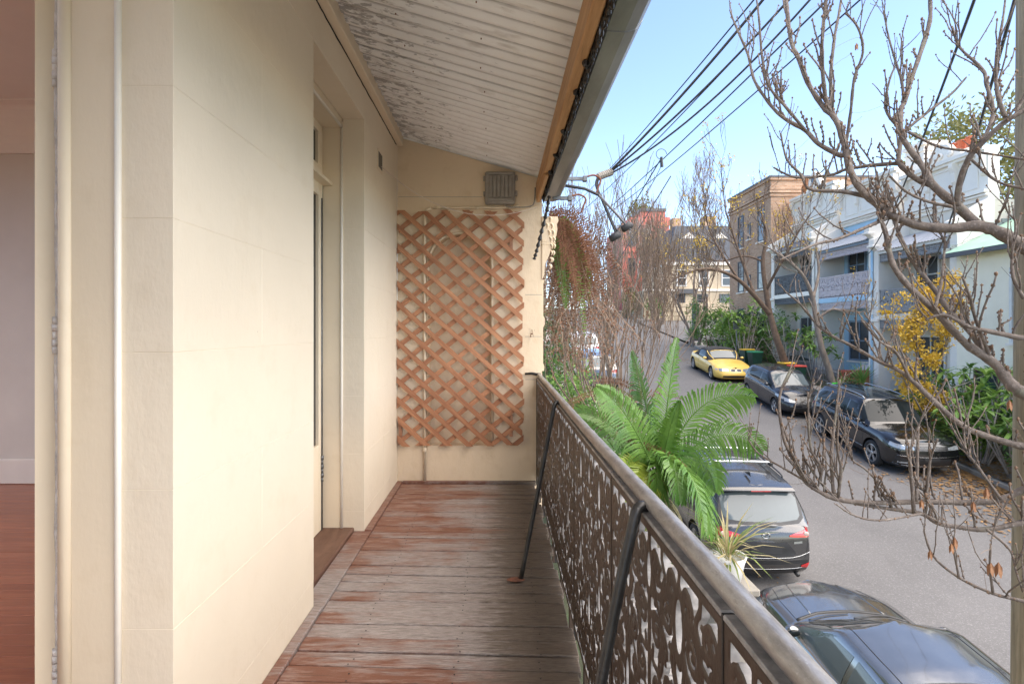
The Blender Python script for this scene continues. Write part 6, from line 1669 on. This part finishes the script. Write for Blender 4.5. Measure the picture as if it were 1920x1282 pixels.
mb.build('petals', pm('red_petals', (.5, .05, .06), .6, 0, .3, 9, 0), fl_)['kind'] = 'stuff'
mb = MB(); tufts = MB()
for _ in range(240):
    p = Vector((13.6+rs.uniform(-.5, .5), 16.6+rs.uniform(-.35, .35), gz(16.6)+.1+rs.uniform(0, .6))); d = rnd_unit(rs); s = d.cross(rnd_unit(rs)).normalized(); qleaf(mb, p, d, s, .12, .05)
mb.build('leaves', l_green, fl_)
def yucca(label, x, y, z, n, ln, group, mat=None, wd=.05):
    o = thing('spiky_plant', label, 'plant', G(x, y, .1), group=group); rs = random.Random(int(x*100+y*10)); c = Vector((x, y, gz(y)+z))
    MB().tube([(x, y, gz(y)-.1), (x, y, gz(y)+z)], [.07, .05], 7).build('stem', m_bark, o)
    for _ in range(n):
        mb = MB(); a, e = rs.uniform(0, 6.28), rs.uniform(-.25, 1.45); d = Vector((math.cos(a)*math.cos(e), math.sin(a)*math.cos(e), math.sin(e)))
        leaf(mb, c+d*.03, d, Vector((0, 0, 1)), ln*rs.uniform(.75, 1.1), wd, rs.uniform(.05, .35)); mb.build('leaf', mat or l_green, o)
yucca('spiky yucca with stiff blades, taller, in front of the grey house', 13.95, 21.3, .95, 46, .85, 'spiky plants'); yucca('smaller spiky yucca left of the taller one', 13.7, 22.1, .5, 34, .65, 'spiky plants', l_lime)
yucca('strap-leaved clump on the corner by the side street', 13.45, 38.9, .45, 60, .95, 'spiky plants', l_green, .07)
iron_fence('dark iron picket fence before the white terrace', 26.0, 29.8, 15.0, 1.35, w_dgrey, .35); iron_fence('iron picket rail beside the red steps', 23.9, 25.9, 14.6, .75, m_lace_g, .25)
# green hire bicycle
bk_ = thing('hire_bicycle', 'bright green hire bicycle parked behind the black SUV', 'bicycle', G(13.0, 20.6, .09))
m_lime = pm('bright_green_plastic', (.05, .55, .06), .4, 0, .1, 4, 0); X0, Yb, zb = 13.0, 20.6, gz(20.6)+.09
for dy in (-.52, .52):
    w_ = MB().tube([(X0, Yb+dy+.32*math.cos(2*math.pi*k/24), zb+.34+.32*math.sin(2*math.pi*k/24)) for k in range(25)], .022, 6).build('wheel', m_tyre, bk_, True)
    sp2 = MB()
    for k in range(8): sp2.tube([(X0, Yb+dy, zb+.34), (X0, Yb+dy+.31*math.cos(k*math.pi/4), zb+.34+.31*math.sin(k*math.pi/4))], .003, 3)
    sp2.build('spokes', m_galv, w_)
MB().tube(spline([(X0, Yb-.52, zb+.34), (X0, Yb-.28, zb+.42), (X0, Yb-.05, zb+.36), (X0, Yb+.3, zb+.62), (X0, Yb+.42, zb+.86)], 5), .038, 8).build('frame', m_lime, bk_, True)
MB().tube([(X0, Yb+.52, zb+.34), (X0, Yb+.42, zb+.86), (X0, Yb+.38, zb+1.05)], .022, 6).build('fork', m_lime, bk_, True)
MB().tube(spline([(X0-.28, Yb+.28, zb+1.06), (X0, Yb+.38, zb+1.05), (X0+.28, Yb+.28, zb+1.06)], 5), .014, 6).build('handlebar', m_ctrim, bk_, True)
MB().tube([(X0, Yb-.08, zb+.38), (X0, Yb-.2, zb+.92)], .018, 6).build('seat_post', m_ctrim, bk_); MB().blob((X0, Yb-.2, zb+.95), (.07, .14, .04), 10, 6).build('saddle', m_ctrim, bk_, True)
P = [[(X0+x_, Yb-.52+.37*math.cos(a), zb+.34+.37*math.sin(a)) for x_ in (-.05, .05)] for a in np.linspace(.3, 2.9, 12)]; MB().grid(P).build('mudguard', m_lime, bk_, True)
P = [[(X0+x_, Yb+.62+dy, zb+.78+dz) for x_ in (-.17, .17)] for dy, dz in ((-.18, .22), (-.18, 0), (.1, 0), (.14, .22))]; MB().grid(P).build('basket', m_lime, bk_)
# ---- dry fern fronds and vine hanging from the gutter end
hf = thing('hanging_fern', 'dry brown and green fern fronds hanging from the gutter end', 'fern', (.62, 5.6, 2.5)); rs = random.Random(17)
def fern_frond(parent, base, d0, length, droop, mat, nl=34, lmax=.075):
    p = Vector(base); d = Vector(d0).normalized(); n = 14; pts = []
    for k in range(n+1):
        pts.append((p.copy(), d.copy())); p = p+d*(length/n); d = (d+Vector((0, 0, -droop/n))+rnd_unit(rs)*.06).normalized()
    mb = MB().tube([q for q, _ in pts], [lerp(.004, .0015, k/n) for k in range(n+1)], 3)
    for k in range(nl):
        t_ = .08+.92*k/nl; i = min(n-1, int(t_*n)); q, dd = pts[i][0].lerp(pts[i+1][0], t_*n-i), pts[i][1]
        s = dd.cross(Vector((.3, 1, .2))); s = s.normalized() if s.length > .05 else Vector((0, 1, 0))
        l_ = lmax*math.sin(math.pi*min(1, .2+.8*t_))**.6
        for sg in (1, -1):
            e = (s*sg+dd*.35+rnd_unit(rs)*.25).normalized(); qleaf(mb, q, e, dd, l_*rs.uniform(.7, 1.1), .016)
    return mb.build('frond', mat, parent)
for i in range(58):
    mt = l_brown if rs.random() < .70 else rs.choice((l_green, l_lime, l_brown))
    b0 = (.50+rs.uniform(-.04, .12), 5.42+rs.uniform(0, .55), 2.52+rs.uniform(-.12, .12))
    fern_frond(hf, b0, (rs.uniform(.0, .9), rs.uniform(-.3, .8), rs.uniform(-.9, .1)), rs.uniform(.5, 1.25), rs.uniform(1.4, 3.0), mt, 34, .07)
vine = thing('dry_vine', 'tangle of thin dry brown vine stems hanging past the end wall', 'vine', (.6, 6.2, 1.6)); vm = MB(); vl = MB()
for i in range(95):
    p = Vector((.56+rs.uniform(0, .55), 5.6+rs.uniform(0, 1.2), 2.35+rs.uniform(-.35, .1))); d = Vector((rs.uniform(-.2, .5), rs.uniform(-.2, .3), -1)).normalized(); pts = [p.copy()]
    for k in range(10):
        d = (d+rnd_unit(rs)*.35+Vector((0, 0, -.15))).normalized(); p = p+d*rs.uniform(.08, .17); pts.append(p.copy())
        for _ in range(3):
            e = rnd_unit(rs); s = e.cross(d)
            if s.length > .05: qleaf(vl, p+rnd_unit(rs)*.03, e, s.normalized(), .035, .02)
    vm.tube(pts, .0032, 3)
vm.build('stems', m_twig, vine); vl.build('dry_leaves', l_brown, vine)['kind'] = 'stuff'
for i in range(14):
    b0 = (1.0+rs.uniform(-.3, .9), 7.2+rs.uniform(-.6, 1.2), .75+rs.uniform(-1.3, .1))
    fern_frond(vine, b0, (rs.uniform(.2, 1), rs.uniform(-.6, .2), rs.uniform(-.1, .6)), rs.uniform(.7, 1.3), 1.2, l_brown if i % 3 else l_olive, 40, .075)
# ================================================================ foreground tree, pole and wires
m_bark_n = None
def near_bark():
    t = NT('lichen_grey_bark'); g = t.geo()
    a = t.noise(14, 5, .65, g); b = t.noise(55, 4, .65, t.mapping((1, 1, .6), g)); l_ = t.noise(5, 4, .6, g)
    c = t.mix(t.ramp(a, [(.3, 0), (.7, 1)]), (.085, .066, .056), (.185, .15, .125))
    c = t.mix(t.math('MULTIPLY', t.ramp(b, [(.55, 0), (.7, 1)]), .6), c, (.33, .29, .255))
    c = t.mix(t.math('MULTIPLY', t.ramp(l_, [(.62, 0), (.75, 1)]), .35), c, (.24, .27, .18))
    return t.set(**{'Base Color': c, 'Roughness': .85, 'Normal': t.bump(b, 1.0, .005, t.bump(a, .8, .012))})
m_bark_n = near_bark()
m_bud = pm('brown_bud', (.17, .105, .065), .8, 0, .35, 60, .4, 120)
m_pod = leafmat('dry_seed_pod', (.30, .13, .06), (.46, .24, .12), .7, .15, 20)
def nb(pts, Y0, Y1, r0=None):
    """limb given as (px, py, radius px): depth runs from Y0 to Y1"""
    n = len(pts); out = []
    for i, (px, py, r) in enumerate(pts):
        Y = lerp(Y0, Y1, i/(n-1)); out.append((*at(px, py, Y), r*.66*Y/F))
    return out
TX, TY = 3.05, 2.72                         # trunk, just right of the frame
ft = thing('bare_foreground_tree', 'large leafless tree with knobbly budding twigs reaching in from the right', 'tree', (TX, TY, gz(TY)))
rs = random.Random(77)
tk = [(TX+.1, TY, gz(TY)-.2, .20), (TX+.05, TY-.02, -2.6, .165), (TX, TY, -1.2, .15), (TX-.03, TY+.02, .0, .135), (TX+.03, TY+.05, .9, .115), (TX+.0, TY+.1, 1.7, .085), (TX+.1, TY+.15, 2.6, .05), (TX+.2, TY+.2, 3.6, .02)]
P = spline(tk, 5); MB().tube([q[:3] for q in P], [q[3] for q in P], 14).build('trunk', m_bark_n, ft, True)
def J(z): return (TX, TY+.03, z, .06)      # joint on the trunk
limbs = [
 [J(1.35)]+nb([(1985, 510, 21), (1920, 464, 19), (1871, 435, 17), (1833, 424, 15.5), (1783, 428, 14), (1728, 424, 12.5), (1684, 409, 11), (1659, 395, 10.5), (1615, 356, 10), (1593, 316, 9.5), (1585, 277, 9), (1567, 225, 7.5), (1543, 200, 7), (1514, 154, 6.3), (1497, 109, 6), (1483, 77, 5.5), (1474, 0, 5), (1470, -60, 3.5)], 2.85, 3.75),
 nb([(1835, 424, 13), (1794, 386, 12), (1750, 348, 10), (1732, 316, 8.5), (1697, 267, 7.5), (1688, 242, 7), (1690, 204, 6.3), (1697, 190, 6), (1708, 151, 6), (1725, 102, 6), (1743, 42, 5.5), (1744, 0, 5), (1742, -60, 3)], 3.05, 3.7),
 nb([(1750, 348, 8), (1722, 338, 7.5), (1694, 316, 7), (1685, 300, 6.5), (1688, 270, 6), (1690, 243, 5)], 3.25, 3.45),
 nb([(1687, 306, 6), (1648, 309, 5.5), (1620, 312, 5), (1585, 318, 4.5), (1557, 328, 4), (1493, 333, 3.2), (1450, 314, 2.3)], 3.4, 3.7),
 nb([(1585, 290, 7.5), (1574, 291, 7), (1535, 270, 6.2), (1511, 246, 5.6), (1465, 218, 4.8), (1434, 183, 4.2), (1413, 147, 3.7), (1402, 102, 3.2), (1381, 53, 2.7), (1369, 21, 2.2)], 3.45, 3.8),
 nb([(1511, 246, 4.6), (1476, 204, 4.2), (1444, 165, 3.8), (1430, 116, 3.3), (1423, 35, 2.8), (1416, -20, 2.3)], 3.55, 3.45),
 nb([(1567, 228, 6), (1550, 190, 5.6), (1543, 140, 5.2), (1541, 88, 4.8), (1546, 28, 4.3), (1550, -30, 3.5)], 3.5, 3.3),
 nb([(1570, 235, 5.4), (1560, 200, 5), (1558, 140, 4.6), (1565, 70, 4), (1574, 21, 3.4), (1580, -20, 3)], 3.5, 3.75),
 nb([(1586, 272, 4.6), (1595, 211, 4.2), (1602, 147, 3.7), (1618, 98, 3.3), (1609, 53, 2.8), (1585, 25, 2.3)], 3.5, 3.3),
 nb([(1684, 409, 7), (1640, 375, 6.4), (1585, 360, 5.8), (1545, 358, 5.2), (1516, 353, 4.6), (1501, 327, 4), (1475, 298, 3), (1464, 250, 2.3)], 3.25, 3.5),
 nb([(1684, 405, 5.6), (1662, 410, 5.2), (1615, 430, 4.7), (1571, 448, 4.2), (1527, 459, 3.4), (1461, 488, 2.4)], 3.25, 3.0),
 [J(.55)]+nb([(1990, 790, 19), (1920, 738, 17), (1895, 720, 16), (1865, 682, 13), (1808, 641, 11), (1752, 581, 9.5), (1707, 540, 8.5), (1674, 495, 7.5), (1662, 442, 6.5), (1650, 405, 5), (1640, 370, 3.5)], 2.8, 3.25),
 nb([(1902, 722, 10), (1850, 663, 8.5), (1816, 618, 8), (1782, 585, 7.4), (1752, 543, 6.8), (1715, 495, 6), (1689, 446, 5), (1672, 400, 4), (1655, 340, 3)], 2.9, 3.5),
 [J(.7)]+nb([(1975, 650, 9), (1910, 633, 8), (1850, 620, 6.5), (1816, 612, 5.5), (1770, 590, 4.5), (1735, 600, 3.4)], 2.8, 2.95),
 [J(.25)]+nb([(1985, 850, 11), (1920, 837, 10), (1865, 822, 9), (1805, 798, 8.4), (1752, 753, 7.6), (1707, 710, 6.6), (1677, 690, 5.6), (1651, 679, 4.9), (1600, 650, 4.3), (1541, 617, 3.4), (1500, 570, 2.6), (1470, 545, 2)], 2.75, 3.3),
 [J(.10)]+nb([(1980, 900, 10), (1920, 917, 9), (1877, 936, 8.5), (1818, 942, 8), (1738, 940, 7.4), (1639, 942, 6.8), (1571, 936, 6.2), (1531, 918, 5.6), (1507, 899, 5.1), (1484, 855, 4.6), (1468, 815, 4.2), (1462, 743, 3.6), (1485, 688, 3)], 2.7, 3.1),
 [J(-.05)]+nb([(1985, 960, 9), (1920, 978, 8), (1850, 992, 7.2), (1800, 988, 6.6), (1758, 980, 6.4), (1726, 962, 6), (1659, 952, 5.4), (1599, 942, 4.6), (1560, 925, 3.6)], 2.62, 2.95),
 nb([(1531, 914, 3.6), (1472, 879, 3), (1424, 851, 2.5), (1404, 825, 2)], 3.0, 3.1),
 nb([(1537, 905, 4.4), (1539, 875, 4), (1519, 835, 3.5), (1515, 735, 2.6)], 2.95, 2.85),
 nb([(1563, 925, 4.8), (1559, 863, 4.4), (1563, 811, 3.8), (1575, 712, 2.8)], 2.9, 3.0),
 nb([(1572, 930, 4.2), (1577, 880, 4), (1570, 840, 3.4), (1572, 790, 2.6)], 2.9, 2.75),
 nb([(1714, 962, 5.2), (1706, 863, 4.3), (1704, 835, 3)], 2.75, 2.7), nb([(1718, 940, 4.6), (1720, 863, 4), (1722, 799, 3)], 2.8, 2.85),
 nb([(1679, 940, 3.6), (1627, 883, 3), (1599, 863, 2.5), (1591, 839, 2)], 2.85, 2.95), nb([(1736, 940, 3.8), (1744, 863, 3.3), (1758, 823, 2.5)], 2.8, 2.7),
 [J(-.3)]+nb([(1985, 1150, 6), (1920, 1127, 5), (1862, 1112, 4.4), (1798, 1082, 3.8), (1750, 1042, 3.2), (1732, 994, 2.4)], 2.55, 2.75),
 nb([(1862, 1112, 3.6), (1856, 1060, 3.2), (1858, 1022, 2.6)], 2.6, 2.55), nb([(1798, 1082, 3), (1790, 1040, 2.8), (1783, 1010, 2.4)], 2.66, 2.62),
 nb([(1850, 992, 3.6), (1893, 1030, 3.2), (1905, 1070, 2.6), (1918, 1110, 2.2)], 2.66, 2.55), nb([(1877, 936, 4.4), (1830, 870, 3.8), (1812, 845, 3), (1806, 800, 2.2)], 2.72, 2.8),
 nb([(1730, 962, 3.6), (1650, 975, 3), (1600, 965, 2.5), (1568, 945, 2)], 2.72, 2.6),
 nb([(1794, 386, 8.5), (1800, 340, 8), (1815, 300, 7.5), (1840, 270, 7), (1880, 232, 6.5), (1925, 205, 6)], 3.05, 2.8),
 nb([(1840, 270, 5), (1862, 215, 5.5), (1850, 160, 5), (1842, 130, 4.2), (1800, 90, 3.6), (1785, 50, 3)], 2.95, 3.2), nb([(1885, 220, 6), (1870, 175, 5), (1868, 110, 4), (1880, 40, 3), (1886, -10, 2.2)], 2.85, 2.9),
 nb([(1697, 245, 4.2), (1740, 210, 3.8), (1785, 175, 3.2), (1812, 145, 2.4)], 3.5, 3.6), nb([(1704, 248, 4), (1760, 275, 3.6), (1830, 285, 3.4), (1925, 300, 3)], 3.4, 2.85),
 nb([(1688, 243, 4.2), (1665, 215, 3.8), (1660, 190, 3.4), (1668, 150, 2.8), (1678, 125, 2.2)], 3.5, 3.6), nb([(1696, 190, 4), (1690, 150, 3.4), (1680, 118, 3), (1665, 65, 2.3), (1658, 20, 2)], 3.55, 3.7),
 nb([(1785, 388, 4.6), (1740, 378, 4), (1700, 360, 3.4), (1668, 330, 2.6)], 3.1, 2.95), nb([(1822, 300, 4), (1870, 340, 3.8), (1925, 355, 3.6)], 3.0, 2.8),
 nb([(1865, 690, 5), (1830, 600, 4.4), (1820, 560, 3.8), (1805, 520, 3)], 2.95, 2.8), nb([(1752, 581, 4.8), (1765, 530, 4), (1770, 480, 3), (1772, 450, 2.4)], 3.0, 3.1),
 nb([(1707, 712, 4.4), (1680, 660, 3.6), (1650, 640, 3), (1615, 600, 2.4)], 3.0, 2.9), nb([(1920, 560, 5), (1900, 520, 4.4), (1898, 470, 3.6), (1905, 420, 2.8), (1890, 400, 2)], 2.8, 2.9)]
lm_ = MB(); nodes = []
for L in limbs:
    P = spline(L, 5)
    k_ = [q[3]*(1+.07*math.sin(i*1.9)+random.uniform(-.08, .08)) for i, q in enumerate(P)]
    MB().tube([q[:3] for q in P], k_, 9 if P[0][3] > .02 else 7).build('limb', m_bark_n, ft, True)
    for i in range(2, len(P)):
        p = Vector(P[i][:3]); d = (p-Vector(P[i-1][:3]))
        if d.length > 1e-4: nodes.append((p, d.normalized(), P[i][3]))
buds = MB(); tw = MB()
def knob(p, d, r):
    s = d.orthogonal().normalized(); s = (s*math.cos(1)+d.cross(s)*math.sin(rs.uniform(0, 6))).normalized()
    buds.blob(p+s*r*.9, (r*rs.uniform(.5, .9), r*rs.uniform(.5, .9), r*rs.uniform(.6, 1.3)), 5, 4, .2)
for p, d, r in nodes:
    if r < .016:
        for _ in range(2):
            if rs.random() < .6: knob(p+d*rs.uniform(-.03, .03), d, min(.007, r*.9))
ntw = 0
while ntw < 560:
    p, d, r = rs.choice(nodes)
    if r > .03 and rs.random() < .75: continue
    v = (rnd_unit(rs)*.75+d*.35+Vector((0, 0, 1.1))).normalized(); ln = rs.uniform(.06, .34)*(1 if r < .012 else .7); r0 = min(.0055, max(.0026, r*.5)); pts = [p.copy()]; q = p.copy()
    for k in range(5):
        v = (v+rnd_unit(rs)*.22+Vector((0, 0, .12))).normalized(); q = q+v*ln/5; pts.append(q.copy())
        for _ in range(2): knob(q, v, r0*rs.uniform(.9, 1.5))
    tw.tube(pts, [r0, r0, r0*.95, r0*.9, r0*.85, r0*.7], 5)
    if rs.random() < .35:
        q2 = pts[2].copy(); v2 = (v+rnd_unit(rs)*.9).normalized(); p2 = [q2.copy()]
        for k in range(3):
            v2 = (v2+rnd_unit(rs)*.2+Vector((0, 0, .2))).normalized(); q2 = q2+v2*ln*.16; p2.append(q2.copy()); knob(q2, v2, r0)
        tw.tube(p2, [r0*.8, r0*.75, r0*.7, r0*.5], 5)
    buds.blob(q, (r0*1.15, r0*1.15, r0*2.2), 5, 4, .25); ntw += 1
tw.build('twigs', m_bark_n, ft, True)['kind'] = 'stuff'
buds.build('buds', m_bud, ft, True)['kind'] = 'stuff'
hair = MB()
for _ in range(70):
    p, d, r = rs.choice(nodes); v = rnd_unit(rs); pts = [p.copy()]; q = p.copy()
    for k in range(4): v = (v+rnd_unit(rs)*.3).normalized(); q = q+v*rs.uniform(.02, .05); pts.append(q.copy())
    hair.tube(pts, .0009, 3)
hair.build('fine_stalks', m_twig, ft)['kind'] = 'stuff'
for px, py, Y, l_ in ((1728, 945, 2.7, .05), (1507, 355, 3.45, .07), (1512, 342, 3.4, .06), (1825, 950, 2.7, .055), (1790, 1018, 2.62, .06), (1872, 1068, 2.57, .075), (1857, 1066, 2.57, .07), (1744, 1040, 2.7, .05), (1893, 760, 2.8, .06), (1606, 88, 3.3, .045), (1784, 1028, 2.6, .05), (1850, 925, 2.7, .06)):
    mb = MB(); c = at(px, py, Y)
    for k in range(4):
        a = k*1.57; leaf(mb, c+Vector((0, 0, l_*.5)), Vector((math.cos(a)*.25, math.sin(a)*.25, -1)), Vector((math.cos(a), math.sin(a), 0)), l_, l_*.3, .1)
    mb.build('seed_pod', m_pod, ft)

# ---- timber power pole
def polemat():
    t = NT('weathered_pole_timber'); g = t.geo()
    a = t.noise(3, 6, .65, t.mapping((14, 14, .6), g)); b = t.noise(8, 5, .65, t.mapping((30, 30, 1.2), g))
    c = t.mix(t.ramp(a, [(.3, 0), (.7, 1)]), (.20, .16, .10), (.38, .33, .24))
    c = t.mix(t.math('MULTIPLY', t.ramp(b, [(.56, 0), (.68, 1)]), .7), c, (.085, .065, .045))
    return t.set(**{'Base Color': c, 'Roughness': .85, 'Normal': t.bump(b, .6, .006)})
m_pole = polemat()
pl = thing('power_pole', 'weathered timber power pole at the right edge of the view', 'pole', (3.33, 3.40, gz(3.4)))
MB().tube([(3.325, 3.40, gz(3.4)-.3), (3.34, 3.40, -1), (3.355, 3.40, 1.5), (3.365, 3.40, 4), (3.375, 3.40, 6.2)], [.155, .152, .147, .14, .13], 20).build('shaft', m_pole, pl, True)
for z in (4.75, 5.35):
    MB().cbox((3.36-.75, 3.29, z-.05), (3.36+.75, 3.26+.0, z+.06), .008).build('cross_arm', m_pole, pl)
    for x in (-.62, -.3, .3, .62): MB().lathe([(.001, 0), (.03, 0), (.035, .03), (.022, .05), (.035, .07), (.02, .10), (.001, .11)], lambda a, c_, h, x=x, z=z: (3.36+x+a, 3.275+c_, z+.06+h), 10).build('insulator', w_white, pl, True)
# ---- wires: each its own cable
def cable(name, label, A, B, sag, r, mat, n=28, cat='cable', group='overhead cables'):
    A, B = Vector(A), Vector(B); pts = []
    for k in range(n+1):
        t_ = k/n; p = A.lerp(B, t_); p.z -= sag*4*t_*(1-t_); pts.append(p)
    o = MB().tube(pts, r, 6).build(name, mat); return tag(o, label, cat, group)
GA = Vector((.98, 5.32, 2.90))              # insulated clamp at the house end of the service line
arm = Vector((2.75, 3.275, 5.0))
cable('service_cable', 'thick upper service cable from the wall bracket up to the pole', (1.06, 5.30, 2.91), (2.76, 3.28, 4.92), .13, .012, m_cable)
cable('service_cable', 'twin of the upper service cable twisted beside it', (1.06, 5.31, 2.90), (3.02, 3.28, 4.95), .20, .010, m_cable)
cable('service_cable', 'third service cable sagging lowest below the other two', (1.07, 5.30, 2.89), (2.9, 3.28, 4.7), .30, .009, m_cable)
far_pole = (3.35, 41.0)
for i, (dx, z0, z1, sg, lab) in enumerate(((-.62, 4.85, 9.0, .75, 'street main cable, highest of those running uphill'), (-.3, 4.80, 8.5, .72, 'street main cable, second of those running uphill'),
                                       (.3, 4.72, 8.1, .85, 'street main cable, third of those running uphill'), (-.45, 4.3, 7.1, .62, 'lowest street cable running uphill past the red building'))):
    cable('street_cable', lab, (3.36+dx, 3.27, z0), (far_pole[0]+dx*.8, far_pole[1], z1), sg, .010, m_cable, 40)
cable('house_cable', 'thin cable from the pole down to the grey terrace', (3.50, 3.42, 4.6), (15.9, 20.5, 3.7), .5, .016, m_cable, 36)
cable('house_cable', 'thin cable from the pole to the blue terrace', (3.48, 3.45, 4.9), (15.9, 24.0, 4.6), .55, .015, m_cable, 36)
cable('loop_cable', 'loose cable crossing low in front of the red building', at(1258, 330, 12.5), (1.55, 16.5, .55), .12, .012, m_cablegrey, 24)
cable('drop_cable', 'cable dropping from the mains splice toward the near houses', at(1238, 300, 10.5), at(1075, 555, 22), .1, .012, m_cablegrey, 24)
fp = thing('power_pole', 'distant grey timber pole up the near kerb', 'pole', (3.35, 41, gz(41))); MB().tube([(3.35, 41, gz(41)-.2), (3.35, 41, 9.8)], [.16, .12], 10).build('shaft', m_pole, fp, True); MB().cbox((2.6, 40.9, 8.6), (4.1, 41.02, 8.75), .02).build('cross_arm', m_pole, fp)
# splice on the street cables
spl = thing('cable_splice', 'wire loop and clamp hanging on the street cables in mid air', 'clamp', tuple(at(1238, 305, 9.6)))
c = at(1240, 300, 9.6)
MB().tube([(c.x+.09*math.cos(2*math.pi*k/16), c.y, c.z+.10+.09*math.sin(2*math.pi*k/16)) for k in range(15)], .006, 5).build('loop', m_cable, spl, True)
MB().tube([(c.x, c.y, c.z+.05), (c.x+.01, c.y, c.z-.12)], [.022, .03], 7).build('clamp', m_cable, spl); MB().tube(spline([(c.x, c.y, c.z-.1), (c.x-.12, c.y+.02, c.z-.35), (c.x-.25, c.y+.05, c.z-.55)], 5), .006, 5).build('tail', m_cable, spl)
# bracket at the gutter end
br = thing('service_bracket', 'galvanised service bracket with insulators at the gutter end', 'bracket', (.60, 5.16, 2.78))
for i, (z, x1) in enumerate(((2.80, .80), (2.62, .66))):
    MB().box((.50, 5.135, z-.016), (x1, 5.165, z+.014)).build('arm', m_galv, br); MB().cbox((x1-.02, 5.125, z-.028), (x1+.02, 5.175, z+.025), .005).build('arm_end', m_galv, br)
    MB().tube(spline([(x1+.02, 5.15, z+.02), (x1+.09, 5.16, z+.035), (x1+.15, 5.17, z+.0), (x1+.13, 5.17, z-.07), (x1+.11, 5.17, z-.13)], 6), .009, 6).build('hook', m_rust, br, True)
MB().tube([(.52, 5.16, 2.755), (.80, 5.16, 2.71), (.93, 5.17, 2.655)], .014, 8).build('porcelain_arm', m_cable, br, True)
MB().tube([(.93, 5.17, 2.655), (1.08, 5.18, 2.50), (1.235, 5.19, 2.33)], [.013, .011, .010], 6).build('lead', m_cablegrey, br, True)
MB().tube([(.94, 5.25, 2.845), (1.08, 5.30, 2.905)], .033, 10).build('clamp', m_fixture, br)
for k in range(7): MB().tube([(.955+k*.018, 5.256+k*.006, 2.852+k*.0077), (.963+k*.018, 5.259+k*.006, 2.855+k*.0077)], .037, 10).build('clamp_rib', m_fixture, br)
MB().tube(spline([(.94, 5.25, 2.845), (.92, 5.24, 2.76), (.98, 5.22, 2.60), (1.06, 5.2, 2.40), (1.10, 5.2, 2.30)], 6), .010, 6).build('lead', m_cable, br, True); MB().tube(spline([(.95, 5.25, 2.84), (.935, 5.24, 2.74), (1.0, 5.22, 2.58), (1.09, 5.2, 2.36), (1.13, 5.2, 2.31)], 6), .008, 6).build('lead', m_cable, br, True)
for (x, z) in ((1.20, 2.36), (1.09, 2.27)): MB().tube([(x-.045, 5.2, z-.022), (x-.04, 5.2, z-.02), (x+.04, 5.2, z+.025), (x+.05, 5.2, z+.03)], [.022, .034, .034, .018], 10).build('insulator', m_cable, br, True)
# thin grey street-light pole
lp = thing('light_pole', 'thin grey sign pole behind the yellow convertible', 'pole', G(13.05, 30.4)); MB().tube([G(13.05, 30.4, -.1), G(13.05, 30.4, 2.6)], .035, 8).build('shaft', m_galv, lp, True); MB().cbox((12.85, 30.36, gz(30.4)+2.0), (13.25, 30.38, gz(30.4)+2.55), .004).build('sign_plate', m_galv, lp)
bp = thing('bollard', 'dark square post at the side street corner', 'post', G(14.3, 40.4)); MB().cbox((14.15, 40.25, gz(40.4)-.2), (14.55, 40.65, gz(40.4)+2.6), .02).build('shaft', w_dgrey, bp); MB().cbox((14.10, 40.20, gz(40.4)+2.6), (14.6, 40.7, gz(40.4)+2.75), .02).build('cap', w_dgrey, bp)
